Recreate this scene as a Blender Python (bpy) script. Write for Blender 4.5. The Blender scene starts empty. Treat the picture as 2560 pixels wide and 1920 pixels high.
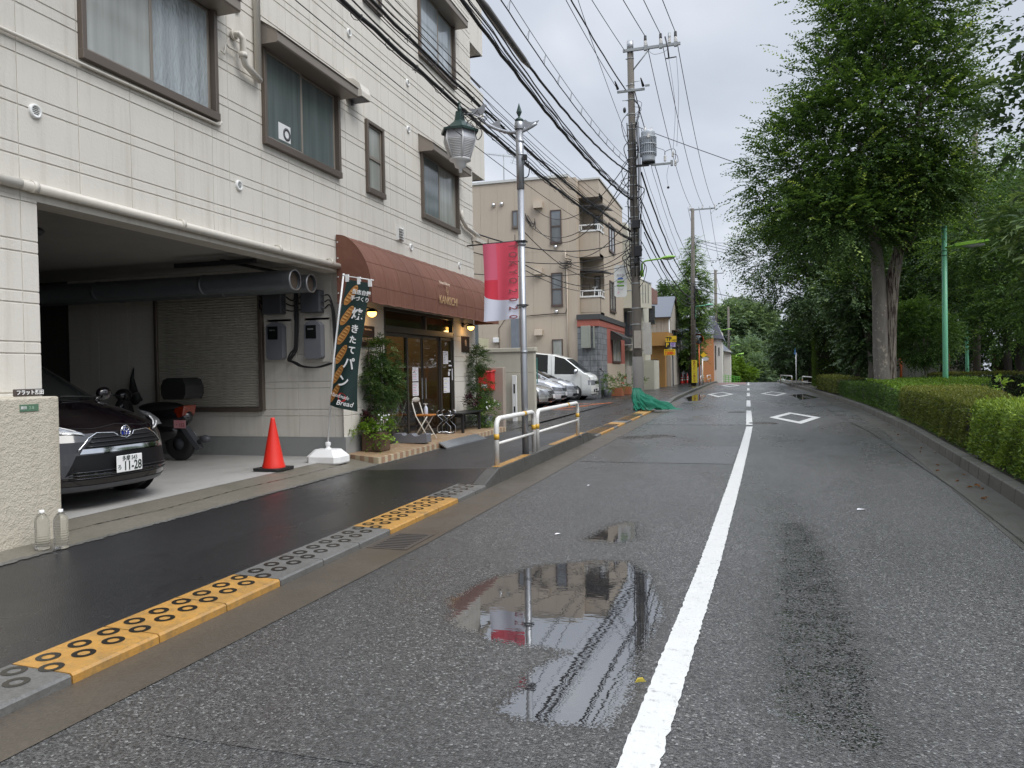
import bpy, math, random
import numpy as np
from mathutils import Vector, Matrix, Euler
from math import sin, cos, pi, radians, sqrt, floor

# ---------------------------------------------------------------- camera, sky, sun, exposure
SC = bpy.context.scene
COL = SC.collection
CAMZ = 1.45
cam_d = bpy.data.cameras.new("camera")
cam = bpy.data.objects.new("camera", cam_d)
COL.objects.link(cam)
_R = Vector((0.956888, 0.289959, -0.017997))
_yaw, _pitch, _roll = radians(16.8548), radians(-0.96877), 0.018
_fx, _fy = -sin(_yaw), cos(_yaw)
_F = Vector((_fx*cos(_pitch), _fy*cos(_pitch), sin(_pitch)))
_R0 = Vector((_fy, -_fx, 0.0)); _U0 = _R0.cross(_F)
_R = _R0*cos(_roll) - _U0*sin(_roll); _U = _R0*sin(_roll) + _U0*cos(_roll)
cam.matrix_world = Matrix(((_R.x, _U.x, -_F.x, 0), (_R.y, _U.y, -_F.y, 0), (_R.z, _U.z, -_F.z, CAMZ), (0, 0, 0, 1)))
cam_d.sensor_width = 36.0
cam_d.lens = 1923.0/2560.0*36.0
cam_d.clip_start = 0.05
cam_d.clip_end = 3000.0
SC.camera = cam

SUN_EL, SUN_AZ = radians(52), radians(118)      # azimuth measured from +Y towards +X
W = bpy.data.worlds.new("World"); SC.world = W; W.use_nodes = True
nt = W.node_tree; nt.nodes.clear()
def N(t, **k):
    n = nt.nodes.new(t)
    for a, b in k.items(): setattr(n, a, b)
    return n
out = N('ShaderNodeOutputWorld'); bg = N('ShaderNodeBackground'); bg.inputs[1].default_value = 1.0
sky = N('ShaderNodeTexSky', sky_type='NISHITA'); sky.sun_disc = False
sky.sun_elevation = SUN_EL; sky.sun_rotation = SUN_AZ
skm = N('ShaderNodeMix', data_type='RGBA', blend_type='MULTIPLY'); skm.inputs[0].default_value = 1.0
skm.inputs[7].default_value = (0.08, 0.08, 0.08, 1)
tc = N('ShaderNodeTexCoord'); sep = N('ShaderNodeSeparateXYZ')
nt.links.new(tc.outputs['Generated'], sep.inputs[0])
zz = N('ShaderNodeMath', operation='ADD'); zz.inputs[1].default_value = 0.55
zc = N('ShaderNodeMath', operation='MAXIMUM'); zc.inputs[1].default_value = 0.0
nt.links.new(sep.outputs[2], zc.inputs[0]); nt.links.new(zc.outputs[0], zz.inputs[0])
dx = N('ShaderNodeMath', operation='DIVIDE'); dy = N('ShaderNodeMath', operation='DIVIDE')
nt.links.new(sep.outputs[0], dx.inputs[0]); nt.links.new(zz.outputs[0], dx.inputs[1])
nt.links.new(sep.outputs[1], dy.inputs[0]); nt.links.new(zz.outputs[0], dy.inputs[1])
cb = N('ShaderNodeCombineXYZ'); nt.links.new(dx.outputs[0], cb.inputs[0]); nt.links.new(dy.outputs[0], cb.inputs[1])
n1 = N('ShaderNodeTexNoise'); n1.inputs['Scale'].default_value = 2.1; n1.inputs['Detail'].default_value = 5; n1.inputs['Roughness'].default_value = 0.48; n1.inputs['Distortion'].default_value = 0.25
nt.links.new(cb.outputs[0], n1.inputs['Vector'])
cr = N('ShaderNodeValToRGB')
e = cr.color_ramp.elements
e[0].position = 0.36; e[0].color = (0.40, 0.435, 0.50, 1)
e[1].position = 0.66; e[1].color = (0.62, 0.65, 0.695, 1)
m = e.new(0.5); m.color = (0.47, 0.505, 0.57, 1)
nt.links.new(n1.outputs['Fac'], cr.inputs['Fac'])
# overcast skies are brighter overhead than near the horizon
mr = N('ShaderNodeMapRange'); mr.interpolation_type = 'SMOOTHSTEP'
mr.inputs['From Min'].default_value = 0.42; mr.inputs['From Max'].default_value = 0.95
mr.inputs['To Min'].default_value = 1.0; mr.inputs['To Max'].default_value = 3.6
nt.links.new(sep.outputs[2], mr.inputs['Value'])
vm = N('ShaderNodeMix', data_type='RGBA', blend_type='MULTIPLY'); vm.inputs[0].default_value = 1.0
nt.links.new(cr.outputs[0], vm.inputs[6]); nt.links.new(mr.outputs[0], vm.inputs[7])
mx = N('ShaderNodeMix', data_type='RGBA'); mx.inputs[0].default_value = 0.93
nt.links.new(sky.outputs[0], skm.inputs[6]); nt.links.new(skm.outputs[2], mx.inputs[6]); nt.links.new(vm.outputs[2], mx.inputs[7])
nt.links.new(mx.outputs[2], bg.inputs[0]); nt.links.new(bg.outputs[0], out.inputs[0])

sun_d = bpy.data.lights.new("sun", 'SUN'); sun_d.energy = 1.5; sun_d.angle = radians(35); sun_d.color = (1, 0.97, 0.92)
sun = bpy.data.objects.new("sun", sun_d); COL.objects.link(sun)
_sd = Vector((sin(SUN_AZ)*cos(SUN_EL), cos(SUN_AZ)*cos(SUN_EL), sin(SUN_EL)))
sun.rotation_euler = (-_sd).to_track_quat('-Z', 'Y').to_euler()
SC.view_settings.view_transform = 'Standard'; SC.view_settings.look = 'None'
SC.view_settings.exposure = 0.55; SC.view_settings.gamma = 1.0
SC.cycles.max_bounces = 7; SC.cycles.diffuse_bounces = 3; SC.cycles.glossy_bounces = 3
SC.cycles.transparent_max_bounces = 12; SC.cycles.caustics_reflective = False; SC.cycles.caustics_refractive = False
SC.cycles.sample_clamp_indirect = 6.0

# ---------------------------------------------------------------- helpers: meshes
random.seed(7)
OFF = {}                                   # world offset of each object's local frame
class MB:
    def __init__(s): s.v = []; s.f = []; s.mi = []; s.sm = []
    def add(s, vs, fs, m=0, sm=False):
        b = len(s.v); s.v.extend([tuple(p) for p in vs])
        for f in fs: s.f.append(tuple(b+i for i in f)); s.mi.append(m); s.sm.append(sm)
    def quad(s, a, b, c, d, m=0): s.add([a, b, c, d], [(0, 1, 2, 3)], m)
    def poly(s, pts, m=0): s.add(pts, [tuple(range(len(pts)))], m)
    def box(s, x0, x1, y0, y1, z0, z1, m=0):
        if x0 > x1: x0, x1 = x1, x0
        if y0 > y1: y0, y1 = y1, y0
        if z0 > z1: z0, z1 = z1, z0
        s.add([(x0, y0, z0), (x1, y0, z0), (x1, y1, z0), (x0, y1, z0), (x0, y0, z1), (x1, y0, z1), (x1, y1, z1), (x0, y1, z1)],
              [(0, 3, 2, 1), (4, 5, 6, 7), (0, 1, 5, 4), (1, 2, 6, 5), (2, 3, 7, 6), (3, 0, 4, 7)], m)
    def obox(s, c, sz, rot=(0, 0, 0), m=0):
        M = Euler(rot).to_matrix(); c = Vector(c); hx, hy, hz = sz[0]/2, sz[1]/2, sz[2]/2
        P = [c + M @ Vector((a*hx, b*hy, d*hz)) for d in (-1, 1) for a, b in ((-1, -1), (1, -1), (1, 1), (-1, 1))]
        s.add(P, [(0, 3, 2, 1), (4, 5, 6, 7), (0, 1, 5, 4), (1, 2, 6, 5), (2, 3, 7, 6), (3, 0, 4, 7)], m)
    def tube(s, pts, r, n=8, m=0, caps=True, sm=True):
        pts = [Vector(p) for p in pts]; k = len(pts)
        rs = r if isinstance(r, (list, tuple)) else [r]*k
        vs = []; prev = None
        for i, p in enumerate(pts):
            if i == 0: d = pts[1]-p
            elif i == k-1: d = p-pts[i-1]
            else: d = (pts[i+1]-p).normalized() + (p-pts[i-1]).normalized()
            if d.length < 1e-9: d = Vector((0, 0, 1))
            d.normalize()
            if prev is None:
                a = Vector((0, 0, 1)) if abs(d.z) < 0.9 else Vector((1, 0, 0))
                u = d.cross(a).normalized()
            else:
                u = (prev - d*prev.dot(d))
                u = u.normalized() if u.length > 1e-6 else d.orthogonal().normalized()
            prev = u; w = d.cross(u)
            for j in range(n):
                t = 2*pi*j/n; vs.append(p + (u*cos(t)+w*sin(t))*rs[i])
        fs = [(i*n+j, i*n+(j+1) % n, (i+1)*n+(j+1) % n, (i+1)*n+j) for i in range(k-1) for j in range(n)]
        s.add(vs, fs, m, sm)
        if caps:
            b = len(s.v)-len(vs)
            s.f.append(tuple(b+j for j in range(n))[::-1]); s.mi.append(m); s.sm.append(False)
            s.f.append(tuple(b+(k-1)*n+j for j in range(n))); s.mi.append(m); s.sm.append(False)
    def cyl(s, p0, p1, r0, r1=None, n=12, m=0, sm=True): s.tube([p0, p1], [r0, r0 if r1 is None else r1], n, m, True, sm)
    def lathe(s, prof, c=(0, 0, 0), n=16, m=0, axis='z', sm=True, a0=0.0):
        vs = []
        for r, z in prof:
            for j in range(n):
                t = a0+2*pi*j/n; x, y = r*cos(t), r*sin(t)
                if axis == 'z': q = (x, y, z)
                elif axis == 'x': q = (z, x, y)
                else: q = (x, z, y)
                vs.append((c[0]+q[0], c[1]+q[1], c[2]+q[2]))
        k = len(prof)
        fs = [(i*n+j, i*n+(j+1) % n, (i+1)*n+(j+1) % n, (i+1)*n+j) for i in range(k-1) for j in range(n)]
        s.add(vs, fs, m, sm)
    def prism(s, poly, axis, a0, a1, m=0, sm=False):
        def P(u, v, a): return {'x': (a, u, v), 'y': (u, a, v), 'z': (u, v, a)}[axis]
        n = len(poly)
        s.add([P(u, v, a0) for u, v in poly]+[P(u, v, a1) for u, v in poly],
              [tuple(range(n))[::-1], tuple(range(n, 2*n))], m)
        s.add([P(u, v, a0) for u, v in poly]+[P(u, v, a1) for u, v in poly],
              [(i, (i+1) % n, n+(i+1) % n, n+i) for i in range(n)], m, sm)
    def sphere(s, c, r, nu=14, nv=8, m=0):
        r = (r, r, r) if not isinstance(r, (tuple, list)) else r
        vs = []; fs = []
        for i in range(nv+1):
            a = pi*i/nv
            for j in range(nu):
                t = 2*pi*j/nu; vs.append((c[0]+r[0]*sin(a)*cos(t), c[1]+r[1]*sin(a)*sin(t), c[2]+r[2]*cos(a)))
        for i in range(nv):
            for j in range(nu): fs.append((i*nu+j, (i+1)*nu+j, (i+1)*nu+(j+1) % nu, i*nu+(j+1) % nu))
        s.add(vs, fs, m, True)
    def sheet(s, fn, nu, nv, m=0, sm=True):
        vs = [fn(i/nu, j/nv) for j in range(nv+1) for i in range(nu+1)]
        fs = [(j*(nu+1)+i, j*(nu+1)+i+1, (j+1)*(nu+1)+i+1, (j+1)*(nu+1)+i) for j in range(nv) for i in range(nu)]
        s.add(vs, fs, m, sm)
    def build(s, name, mats, parent=None, local=False, bevel=0.0, seg=1, subsurf=0, label=None, cat=None, group=None, kind=None, solid=0.0, base=True):
        if not isinstance(mats, (list, tuple)): mats = [mats]
        me = bpy.data.meshes.new(name)
        V = np.array(s.v, dtype=float)
        o = bpy.data.objects.new(name, me); COL.objects.link(o)
        if parent is not None:
            o.parent = parent; off = Vector(OFF.get(parent, (0, 0, 0))); OFF[o] = off
            if not local: V = V - np.array(off)
        elif base and kind is None and len(V):
            lo = V.min(0); hi = V.max(0); off = Vector(((lo[0]+hi[0])/2, (lo[1]+hi[1])/2, lo[2]))
            V = V - np.array(off); o.location = off; OFF[o] = off
        me.from_pydata([tuple(p) for p in V], [], s.f)
        me.polygons.foreach_set('material_index', s.mi); me.polygons.foreach_set('use_smooth', s.sm)
        for mt in mats: me.materials.append(mt)
        me.update()
        if bevel:
            md = o.modifiers.new('bevel', 'BEVEL'); md.width = bevel; md.segments = seg; md.limit_method = 'ANGLE'; md.angle_limit = radians(40)
        if subsurf:
            md = o.modifiers.new('sub', 'SUBSURF'); md.levels = subsurf; md.render_levels = subsurf
        if solid:
            md = o.modifiers.new('solid', 'SOLIDIFY'); md.thickness = solid; md.offset = 0
        tag(o, label, cat, group, kind)
        return o
def tag(o, label=None, cat=None, group=None, kind=None):
    if label: o['label'] = label
    if cat: o['category'] = cat
    if group: o['group'] = group
    if kind: o['kind'] = kind
    return o
def thing(name, label, cat, loc=(0, 0, 0), group=None, rotz=0.0):
    o = bpy.data.objects.new(name, None); COL.objects.link(o)
    o.empty_display_size = 0.2; o.location = loc; o.rotation_euler = (0, 0, rotz); OFF[o] = Vector(loc)
    return tag(o, label, cat, group)
def dup(root, loc, label=None, rotz=None, scale=None):
    def cp(o, par):
        c = o.copy(); COL.objects.link(c)
        if par is not None: c.parent = par
        for ch in list(o.children): cp(ch, c)
        return c
    r = cp(root, None); r.location = loc
    if rotz is not None: r.rotation_euler = (0, 0, rotz)
    if scale: r.scale = (scale, scale, scale)
    if label: r['label'] = label
    return r

# ---------------------------------------------------------------- helpers: materials
def mk(name):
    m = bpy.data.materials.new(name); m.use_nodes = True
    t = m.node_tree; t.nodes.clear()
    o = t.nodes.new('ShaderNodeOutputMaterial'); b = t.nodes.new('ShaderNodeBsdfPrincipled')
    t.links.new(b.outputs[0], o.inputs[0]); return m, t, b
def pos(t, scale=(1, 1, 1), obj=False):
    if obj: g = t.nodes.new('ShaderNodeTexCoord'); s = g.outputs['Object']
    else: g = t.nodes.new('ShaderNodeNewGeometry'); s = g.outputs['Position']
    mp = t.nodes.new('ShaderNodeMapping'); mp.inputs['Scale'].default_value = scale
    t.links.new(s, mp.inputs[0]); return mp.outputs[0]
def noise(t, vec, sc, det=4, rough=0.55, dist=0.0):
    n = t.nodes.new('ShaderNodeTexNoise'); n.inputs['Scale'].default_value = sc; n.inputs['Detail'].default_value = det
    n.inputs['Roughness'].default_value = rough; n.inputs['Distortion'].default_value = dist
    t.links.new(vec, n.inputs['Vector']); return n.outputs['Fac']
def ramp(t, fac, stops):
    r = t.nodes.new('ShaderNodeValToRGB'); e = r.color_ramp.elements
    while len(e) < len(stops): e.new(0.5)
    for el, (p, c) in zip(e, stops):
        el.position = p; el.color = (c, c, c, 1) if not isinstance(c, tuple) else (c[0], c[1], c[2], 1)
    t.links.new(fac, r.inputs[0]); return r.outputs[0]
def mixc(t, fac, a, b, mode='MIX'):
    n = t.nodes.new('ShaderNodeMix'); n.data_type = 'RGBA'; n.blend_type = mode
    for s, v in ((0, fac), (6, a), (7, b)):
        if isinstance(v, (int, float)): n.inputs[s].default_value = v if s == 0 else (v, v, v, 1)
        elif isinstance(v, tuple): n.inputs[s].default_value = (v[0], v[1], v[2], 1)
        else: t.links.new(v, n.inputs[s])
    return n.outputs[2]
def mth(t, op, a, b=0.0, c=0.0, clamp=False):
    n = t.nodes.new('ShaderNodeMath'); n.operation = op; n.use_clamp = clamp
    for i, v in enumerate((a, b, c)):
        if isinstance(v, (int, float)): n.inputs[i].default_value = v
        else: t.links.new(v, n.inputs[i])
    return n.outputs[0]
def bump(t, b, h, dist, strength=1.0):
    n = t.nodes.new('ShaderNodeBump'); n.inputs['Distance'].default_value = dist
    if isinstance(strength, (int, float)): n.inputs['Strength'].default_value = strength
    else: t.links.new(strength, n.inputs['Strength'])
    t.links.new(h, n.inputs['Height']); t.links.new(n.outputs[0], b.inputs['Normal'])
def setc(t, b, v):
    if isinstance(v, tuple): b.inputs['Base Color'].default_value = (v[0], v[1], v[2], 1)
    else: t.links.new(v, b.inputs['Base Color'])
_pm = {}
def pm(name, col, rough=0.6, metal=0.0, var=0.12, vs=3.0, bmp=0.0, bs=60.0, streak=0.0, dirt=None, coat=0.0, spec=0.5, rv=0.0, obj=False):
    """procedural paint / plastic / metal: colour with soft patches, optional vertical rain streaks and grain"""
    m, t, b = mk(name)
    p = pos(t, obj=obj)
    c = mixc(t, noise(t, p, vs, 5), tuple(x*(1-var) for x in col), tuple(min(1, x*(1+var)) for x in col))
    if streak:
        ps = pos(t, (7, 7, 0.35), obj)
        f = ramp(t, noise(t, ps, 1.6, 6, 0.65), [(0.48, 0.0), (0.72, 1.0)])
        f = mth(t, 'MULTIPLY', f, streak)
        c = mixc(t, f, c, dirt or tuple(x*0.45 for x in col))
    setc(t, b, c)
    b.inputs['Roughness'].default_value = rough; b.inputs['Metallic'].default_value = metal
    b.inputs['Specular IOR Level'].default_value = spec
    if coat: b.inputs['Coat Weight'].default_value = coat; b.inputs['Coat Roughness'].default_value = 0.04
    if rv:
        r = mth(t, 'MULTIPLY_ADD', noise(t, p, vs*2.3, 4), rv*2, rough-rv, True); t.links.new(r, b.inputs['Roughness'])
    if bmp: bump(t, b, noise(t, p, bs, 3), bmp)
    return m
def glass(name, tint=(0.9, 0.95, 0.93), alpha=0.12, rough=0.02):
    """thin window pane: transparent with a mirror reflection that grows towards grazing angles"""
    m = bpy.data.materials.new(name); m.use_nodes = True; t = m.node_tree; t.nodes.clear()
    o = t.nodes.new('ShaderNodeOutputMaterial'); tr = t.nodes.new('ShaderNodeBsdfTransparent'); gl = t.nodes.new('ShaderNodeBsdfGlossy')
    tr.inputs[0].default_value = (*tint, 1); gl.inputs['Roughness'].default_value = rough
    fr = t.nodes.new('ShaderNodeFresnel'); fr.inputs[0].default_value = 1.6
    f = mth(t, 'ADD', fr.outputs[0], alpha, clamp=True)
    mx = t.nodes.new('ShaderNodeMixShader'); t.links.new(f, mx.inputs[0]); t.links.new(tr.outputs[0], mx.inputs[1]); t.links.new(gl.outputs[0], mx.inputs[2])
    t.links.new(mx.outputs[0], o.inputs[0]); return m
def emit(name, col, s):
    m = bpy.data.materials.new(name); m.use_nodes = True; t = m.node_tree; t.nodes.clear()
    o = t.nodes.new('ShaderNodeOutputMaterial'); e = t.nodes.new('ShaderNodeEmission')
    e.inputs[0].default_value = (*col, 1); e.inputs[1].default_value = s
    t.links.new(e.outputs[0], o.inputs[0]); return m
def text(body, size, loc, right, up, mat, parent, name='lettering', ext=0.001, bold=0.0, align='CENTER', sx=1.0, shear=0.0, ls=1.0):
    """flat lettering as mesh; right/up are the reading directions on the carrying surface"""
    c = bpy.data.curves.new('txt', 'FONT'); c.body = body; c.size = size; c.extrude = ext; c.offset = bold; c.shear = shear
    c.align_x = align; c.align_y = 'CENTER'; c.resolution_u = 3; c.space_line = ls
    o = bpy.data.objects.new('txt', c); COL.objects.link(o)
    dg = bpy.context.evaluated_depsgraph_get(); me = bpy.data.meshes.new_from_object(o.evaluated_get(dg))
    bpy.data.objects.remove(o); bpy.data.curves.remove(c)
    r = Vector(right).normalized(); u = Vector(up).normalized(); n = r.cross(u)
    off = OFF.get(parent, Vector((0, 0, 0))) if parent is not None else Vector((0, 0, 0))
    L = Vector(loc) - off
    M = Matrix(((r.x*sx, u.x, n.x, L.x), (r.y*sx, u.y, n.y, L.y), (r.z*sx, u.z, n.z, L.z), (0, 0, 0, 1)))
    me.transform(M); me.materials.clear(); me.materials.append(mat); me.name = name
    o2 = bpy.data.objects.new(name, me); COL.objects.link(o2)
    if parent is not None: o2.parent = parent; OFF[o2] = off
    return o2
def zr(y):
    """height of the roadway: level, then over the crest and gently down"""
    if y < 70: return 0.0
    if y < 100: return -0.001*(y-70)**2
    return -0.9-0.06*(y-100)
def lerp(a, b, t): return a+(b-a)*t
def interp(x, tab):
    if x <= tab[0][0]: return tab[0][1]
    for (a, b), (c, d) in zip(tab, tab[1:]):
        if x <= c: return b+(d-b)*(x-a)/(c-a)
    return tab[-1][1]
# ---------------------------------------------------------------- shared materials
def asphalt_mat(name, dark, light, big, rough_dry, rough_wet, agg=95.0, bmpd=0.0035, shift=0.0, bright=0.22):
    m, t, b = mk(name)
    p = pos(t)
    vo = t.nodes.new('ShaderNodeTexVoronoi'); vo.inputs['Scale'].default_value = agg
    t.links.new(p, vo.inputs['Vector'])
    sc_ = t.nodes.new('ShaderNodeSeparateColor'); t.links.new(vo.outputs['Color'], sc_.inputs[0])
    stone = ramp(t, sc_.outputs[0], [(0.0, dark), (0.55, tuple(lerp(a, b_, 0.5) for a, b_ in zip(dark, light))), (0.93, light), (0.99, (bright, bright, bright*0.95))])
    fine = noise(t, p, 260, 2)
    c = mixc(t, mth(t, 'MULTIPLY', fine, 0.5), stone, dark)
    bn = noise(t, pos(t, (0.55, 0.22, 1)), 1.5, 6, 0.62)
    c = mixc(t, ramp(t, bn, [(0.35, 0.0), (0.68, 1.0)]), c, mixc(t, 0.55, c, big, 'MIX'))
    at = t.nodes.new('ShaderNodeAttribute'); at.attribute_name = 'wet'
    h = mth(t, 'SUBTRACT', 1.0, vo.outputs['Distance'])           # stone tops
    hn = noise(t, p, 30, 4, 0.65)
    lvl = mth(t, 'ADD', mth(t, 'MULTIPLY', at.outputs['Fac'], 1.0), mth(t, 'MULTIPLY', mth(t, 'SUBTRACT', noise(t, p, 5, 6, 0.68), 0.5), 0.5))
    sub = mth(t, 'SUBTRACT', lvl, mth(t, 'MULTIPLY_ADD', sc_.outputs[1], 0.3, mth(t, 'MULTIPLY', hn, 0.35)))
    w = mth(t, 'MULTIPLY', sub, 20.0, clamp=True)                 # 1 where the water covers the stones
    wet2 = ramp(t, noise(t, pos(t, (0.5, 0.16, 1)), 1.1, 5, 0.6), [(0.42, 0.0), (0.62, 1.0)])
    r = mixc(t, wet2, rough_dry, rough_wet)
    damp = mth(t, 'MULTIPLY', mth(t, 'SUBTRACT', lvl, 0.02), 2.6, clamp=True)
    r = mixc(t, damp, r, 0.16)
    r = mixc(t, w, r, 0.015)
    c = mixc(t, mth(t, 'MULTIPLY', damp, 0.55), c, (0.03, 0.028, 0.024))
    c = mixc(t, w, c, mixc(t, 0.75, c, (0.018, 0.018, 0.02)))
    setc(t, b, c); t.links.new(r, b.inputs['Roughness'])
    sp = mixc(t, w, 0.5, 1.0); t.links.new(sp, b.inputs['Specular IOR Level'])
    io = mth(t, 'MULTIPLY_ADD', w, 1.1, 1.5); t.links.new(io, b.inputs['IOR'])
    hh = mth(t, 'ADD', mth(t, 'MULTIPLY', vo.outputs['Distance'], -1.0), mth(t, 'MULTIPLY', fine, 0.4))
    dry = mth(t, 'SUBTRACT', 1.0, w)
    hh = mth(t, 'MULTIPLY', hh, dry)
    rip = mth(t, 'MULTIPLY', noise(t, pos(t, (1, 2.2, 1)), 7, 2), mth(t, 'MULTIPLY', w, 0.06))
    bump(t, b, mth(t, 'ADD', hh, rip), bmpd, 1.0)
    return m
M_road = asphalt_mat('wet_asphalt', (0.018, 0.0175, 0.017), (0.165, 0.161, 0.155), (0.047, 0.046, 0.0445), 0.40, 0.20, agg=108, bmpd=0.0045, bright=0.36)
M_walk = asphalt_mat('sidewalk_asphalt', (0.014, 0.014, 0.015), (0.042, 0.041, 0.042), (0.016, 0.016, 0.017), 0.38, 0.2, agg=150, bmpd=0.0012, bright=0.07)
M_walk2 = asphalt_mat('coarse_sidewalk_asphalt', (0.018, 0.018, 0.02), (0.085, 0.084, 0.084), (0.03, 0.03, 0.03), 0.5, 0.36, agg=100, bmpd=0.003, bright=0.14)
def concrete_mat(name, a, b_, rough=0.55, bs=90, bd=0.002, stain=(0.05, 0.045, 0.035), st=0.5, vs=1.2, stone=True):
    m, t, b = mk(name); p = pos(t)
    c = mixc(t, noise(t, p, vs, 6, 0.65), a, b_)
    if stone:
        vo = t.nodes.new('ShaderNodeTexVoronoi'); vo.inputs['Scale'].default_value = bs; t.links.new(p, vo.inputs['Vector'])
        s2 = t.nodes.new('ShaderNodeSeparateColor'); t.links.new(vo.outputs['Color'], s2.inputs[0])
        c = mixc(t, ramp(t, s2.outputs[0], [(0.0, 0.0), (1.0, 0.45)]), c, tuple(x*0.55 for x in a))
    f = ramp(t, noise(t, p, 2.6, 6, 0.7), [(0.5, 0.0), (0.75, 1.0)])
    c = mixc(t, mth(t, 'MULTIPLY', f, st), c, stain)
    setc(t, b, c); b.inputs['Roughness'].default_value = rough
    t.links.new(mth(t, 'MULTIPLY_ADD', noise(t, p, 1.7, 4), 0.5, rough-0.25, True), b.inputs['Roughness'])
    bump(t, b, noise(t, p, bs, 3), bd); return m
M_gutter = concrete_mat('wet_gutter_concrete', (0.072, 0.060, 0.046), (0.105, 0.088, 0.068), 0.40)
M_apron = concrete_mat('apron_concrete', (0.15, 0.135, 0.105), (0.21, 0.19, 0.155), 0.5, stain=(0.07, 0.075, 0.045), st=0.45)
M_floor = concrete_mat('garage_floor_concrete', (0.34, 0.33, 0.31), (0.46, 0.45, 0.43), 0.5, st=0.3, stain=(0.12, 0.11, 0.1), stone=False)
M_kerb = concrete_mat('kerb_concrete', (0.115, 0.113, 0.107), (0.175, 0.17, 0.16), 0.45, st=0.6)
M_kerbold = concrete_mat('old_mossy_kerb_concrete', (0.07, 0.07, 0.058), (0.125, 0.12, 0.098), 0.6, st=0.75, stain=(0.035, 0.04, 0.02))
def kerb_yellow():
    m, t, b = mk('worn_yellow_kerb_paint'); p = pos(t)
    c = mixc(t, noise(t, p, 7, 6, 0.7), (0.36, 0.175, 0.035), (0.52, 0.29, 0.075))
    g = ramp(t, noise(t, p, 16, 8, 0.75), [(0.50, 0.0), (0.64, 1.0)]); c = mixc(t, mth(t, 'MULTIPLY', g, 0.6), c, (0.20, 0.135, 0.06))
    w = ramp(t, noise(t, p, 38, 8, 0.8), [(0.60, 0.0), (0.66, 1.0)]); c = mixc(t, mth(t, 'MULTIPLY', w, 0.8), c, (0.13, 0.125, 0.11))
    d = ramp(t, noise(t, p, 3.2, 5, 0.65), [(0.48, 0.0), (0.70, 1.0)]); c = mixc(t, mth(t, 'MULTIPLY', d, 0.6), c, (0.15, 0.11, 0.06))
    setc(t, b, c); b.inputs['Roughness'].default_value = 0.42; bump(t, b, noise(t, p, 70, 4), 0.003); return m
M_kerby = kerb_yellow()
M_kerbw = concrete_mat('wet_dark_kerb', (0.055, 0.053, 0.048), (0.10, 0.096, 0.088), 0.4, st=0.6, stain=(0.03, 0.03, 0.025))
M_ring = pm('dark_wet_groove', (0.022, 0.02, 0.017), 0.25)
def wall_mat(name, col, bd=0.0018, bs=110, streak=0.14, dirt=(0.30, 0.26, 0.2), rough=0.75):
    m, t, b = mk(name); p = pos(t)
    c = mixc(t, noise(t, p, 0.8, 5), tuple(x*0.955 for x in col), tuple(min(1, x*1.03) for x in col))
    ps = pos(t, (5, 5, 0.3)); f = ramp(t, noise(t, ps, 1.2, 6, 0.7), [(0.5, 0.0), (0.8, 1.0)])
    c = mixc(t, mth(t, 'MULTIPLY', f, streak), c, dirt)
    setc(t, b, c); b.inputs['Roughness'].default_value = rough; b.inputs['Specular IOR Level'].default_value = 0.35
    h = mth(t, 'ADD', noise(t, p, bs, 2), mth(t, 'MULTIPLY', noise(t, p, bs*0.3, 3), 1.2))
    bump(t, b, h, bd); return m
M_wall = wall_mat('cream_sprayed_panel', (0.68, 0.645, 0.58), streak=0.42, dirt=(0.36, 0.31, 0.24))
M_rough = wall_mat('rough_stone_plaster', (0.52, 0.475, 0.385), bd=0.008, bs=75, streak=0.3, dirt=(0.22, 0.18, 0.12))
M_plinth = concrete_mat('grey_plinth_paint', (0.25, 0.255, 0.25), (0.30, 0.305, 0.30), 0.6, st=0.2, stone=False)
M_bronze = pm('bronze_aluminium', (0.15, 0.122, 0.10), 0.42, 0.35, 0.1, 2)
M_bronzel = pm('light_bronze_aluminium', (0.27, 0.235, 0.20), 0.45, 0.3, 0.1, 2)
M_dark = pm('dark_void', (0.012, 0.012, 0.012), 0.8)
M_white = pm('white_paint', (0.78, 0.78, 0.76), 0.45, var=0.06)
M_cream = pm('cream_pipe_paint', (0.64, 0.60, 0.53), 0.45, var=0.05, streak=0.15)
M_steel = pm('galvanised_steel', (0.36, 0.37, 0.38), 0.42, 0.75, 0.15, 6, rv=0.12)
M_black = pm('black_rubber', (0.018, 0.018, 0.018), 0.5)
M_cable = pm('black_cable', (0.014, 0.013, 0.014), 0.55)
M_blackmetal = pm('black_metal', (0.02, 0.02, 0.022), 0.35)
M_chrome = pm('chrome', (0.75, 0.76, 0.78), 0.12, 1.0, 0.04)
M_red = pm('red_plastic', (0.72, 0.03, 0.018), 0.35, var=0.1)
M_redmet = pm('red_enamel', (0.62, 0.02, 0.025), 0.3, var=0.08)
M_whitep = pm('white_plastic', (0.8, 0.8, 0.79), 0.35, var=0.04)
M_greyp = pm('grey_plastic', (0.17, 0.175, 0.195), 0.45, var=0.08)
M_dgrey = pm('dark_grey_plastic', (0.075, 0.078, 0.088), 0.45, var=0.1)
M_glass = glass('clear_glass'); M_glassd = pm('dark_vehicle_glass', (0.012, 0.014, 0.014), 0.04, var=0.05, spec=0.8)

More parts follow.
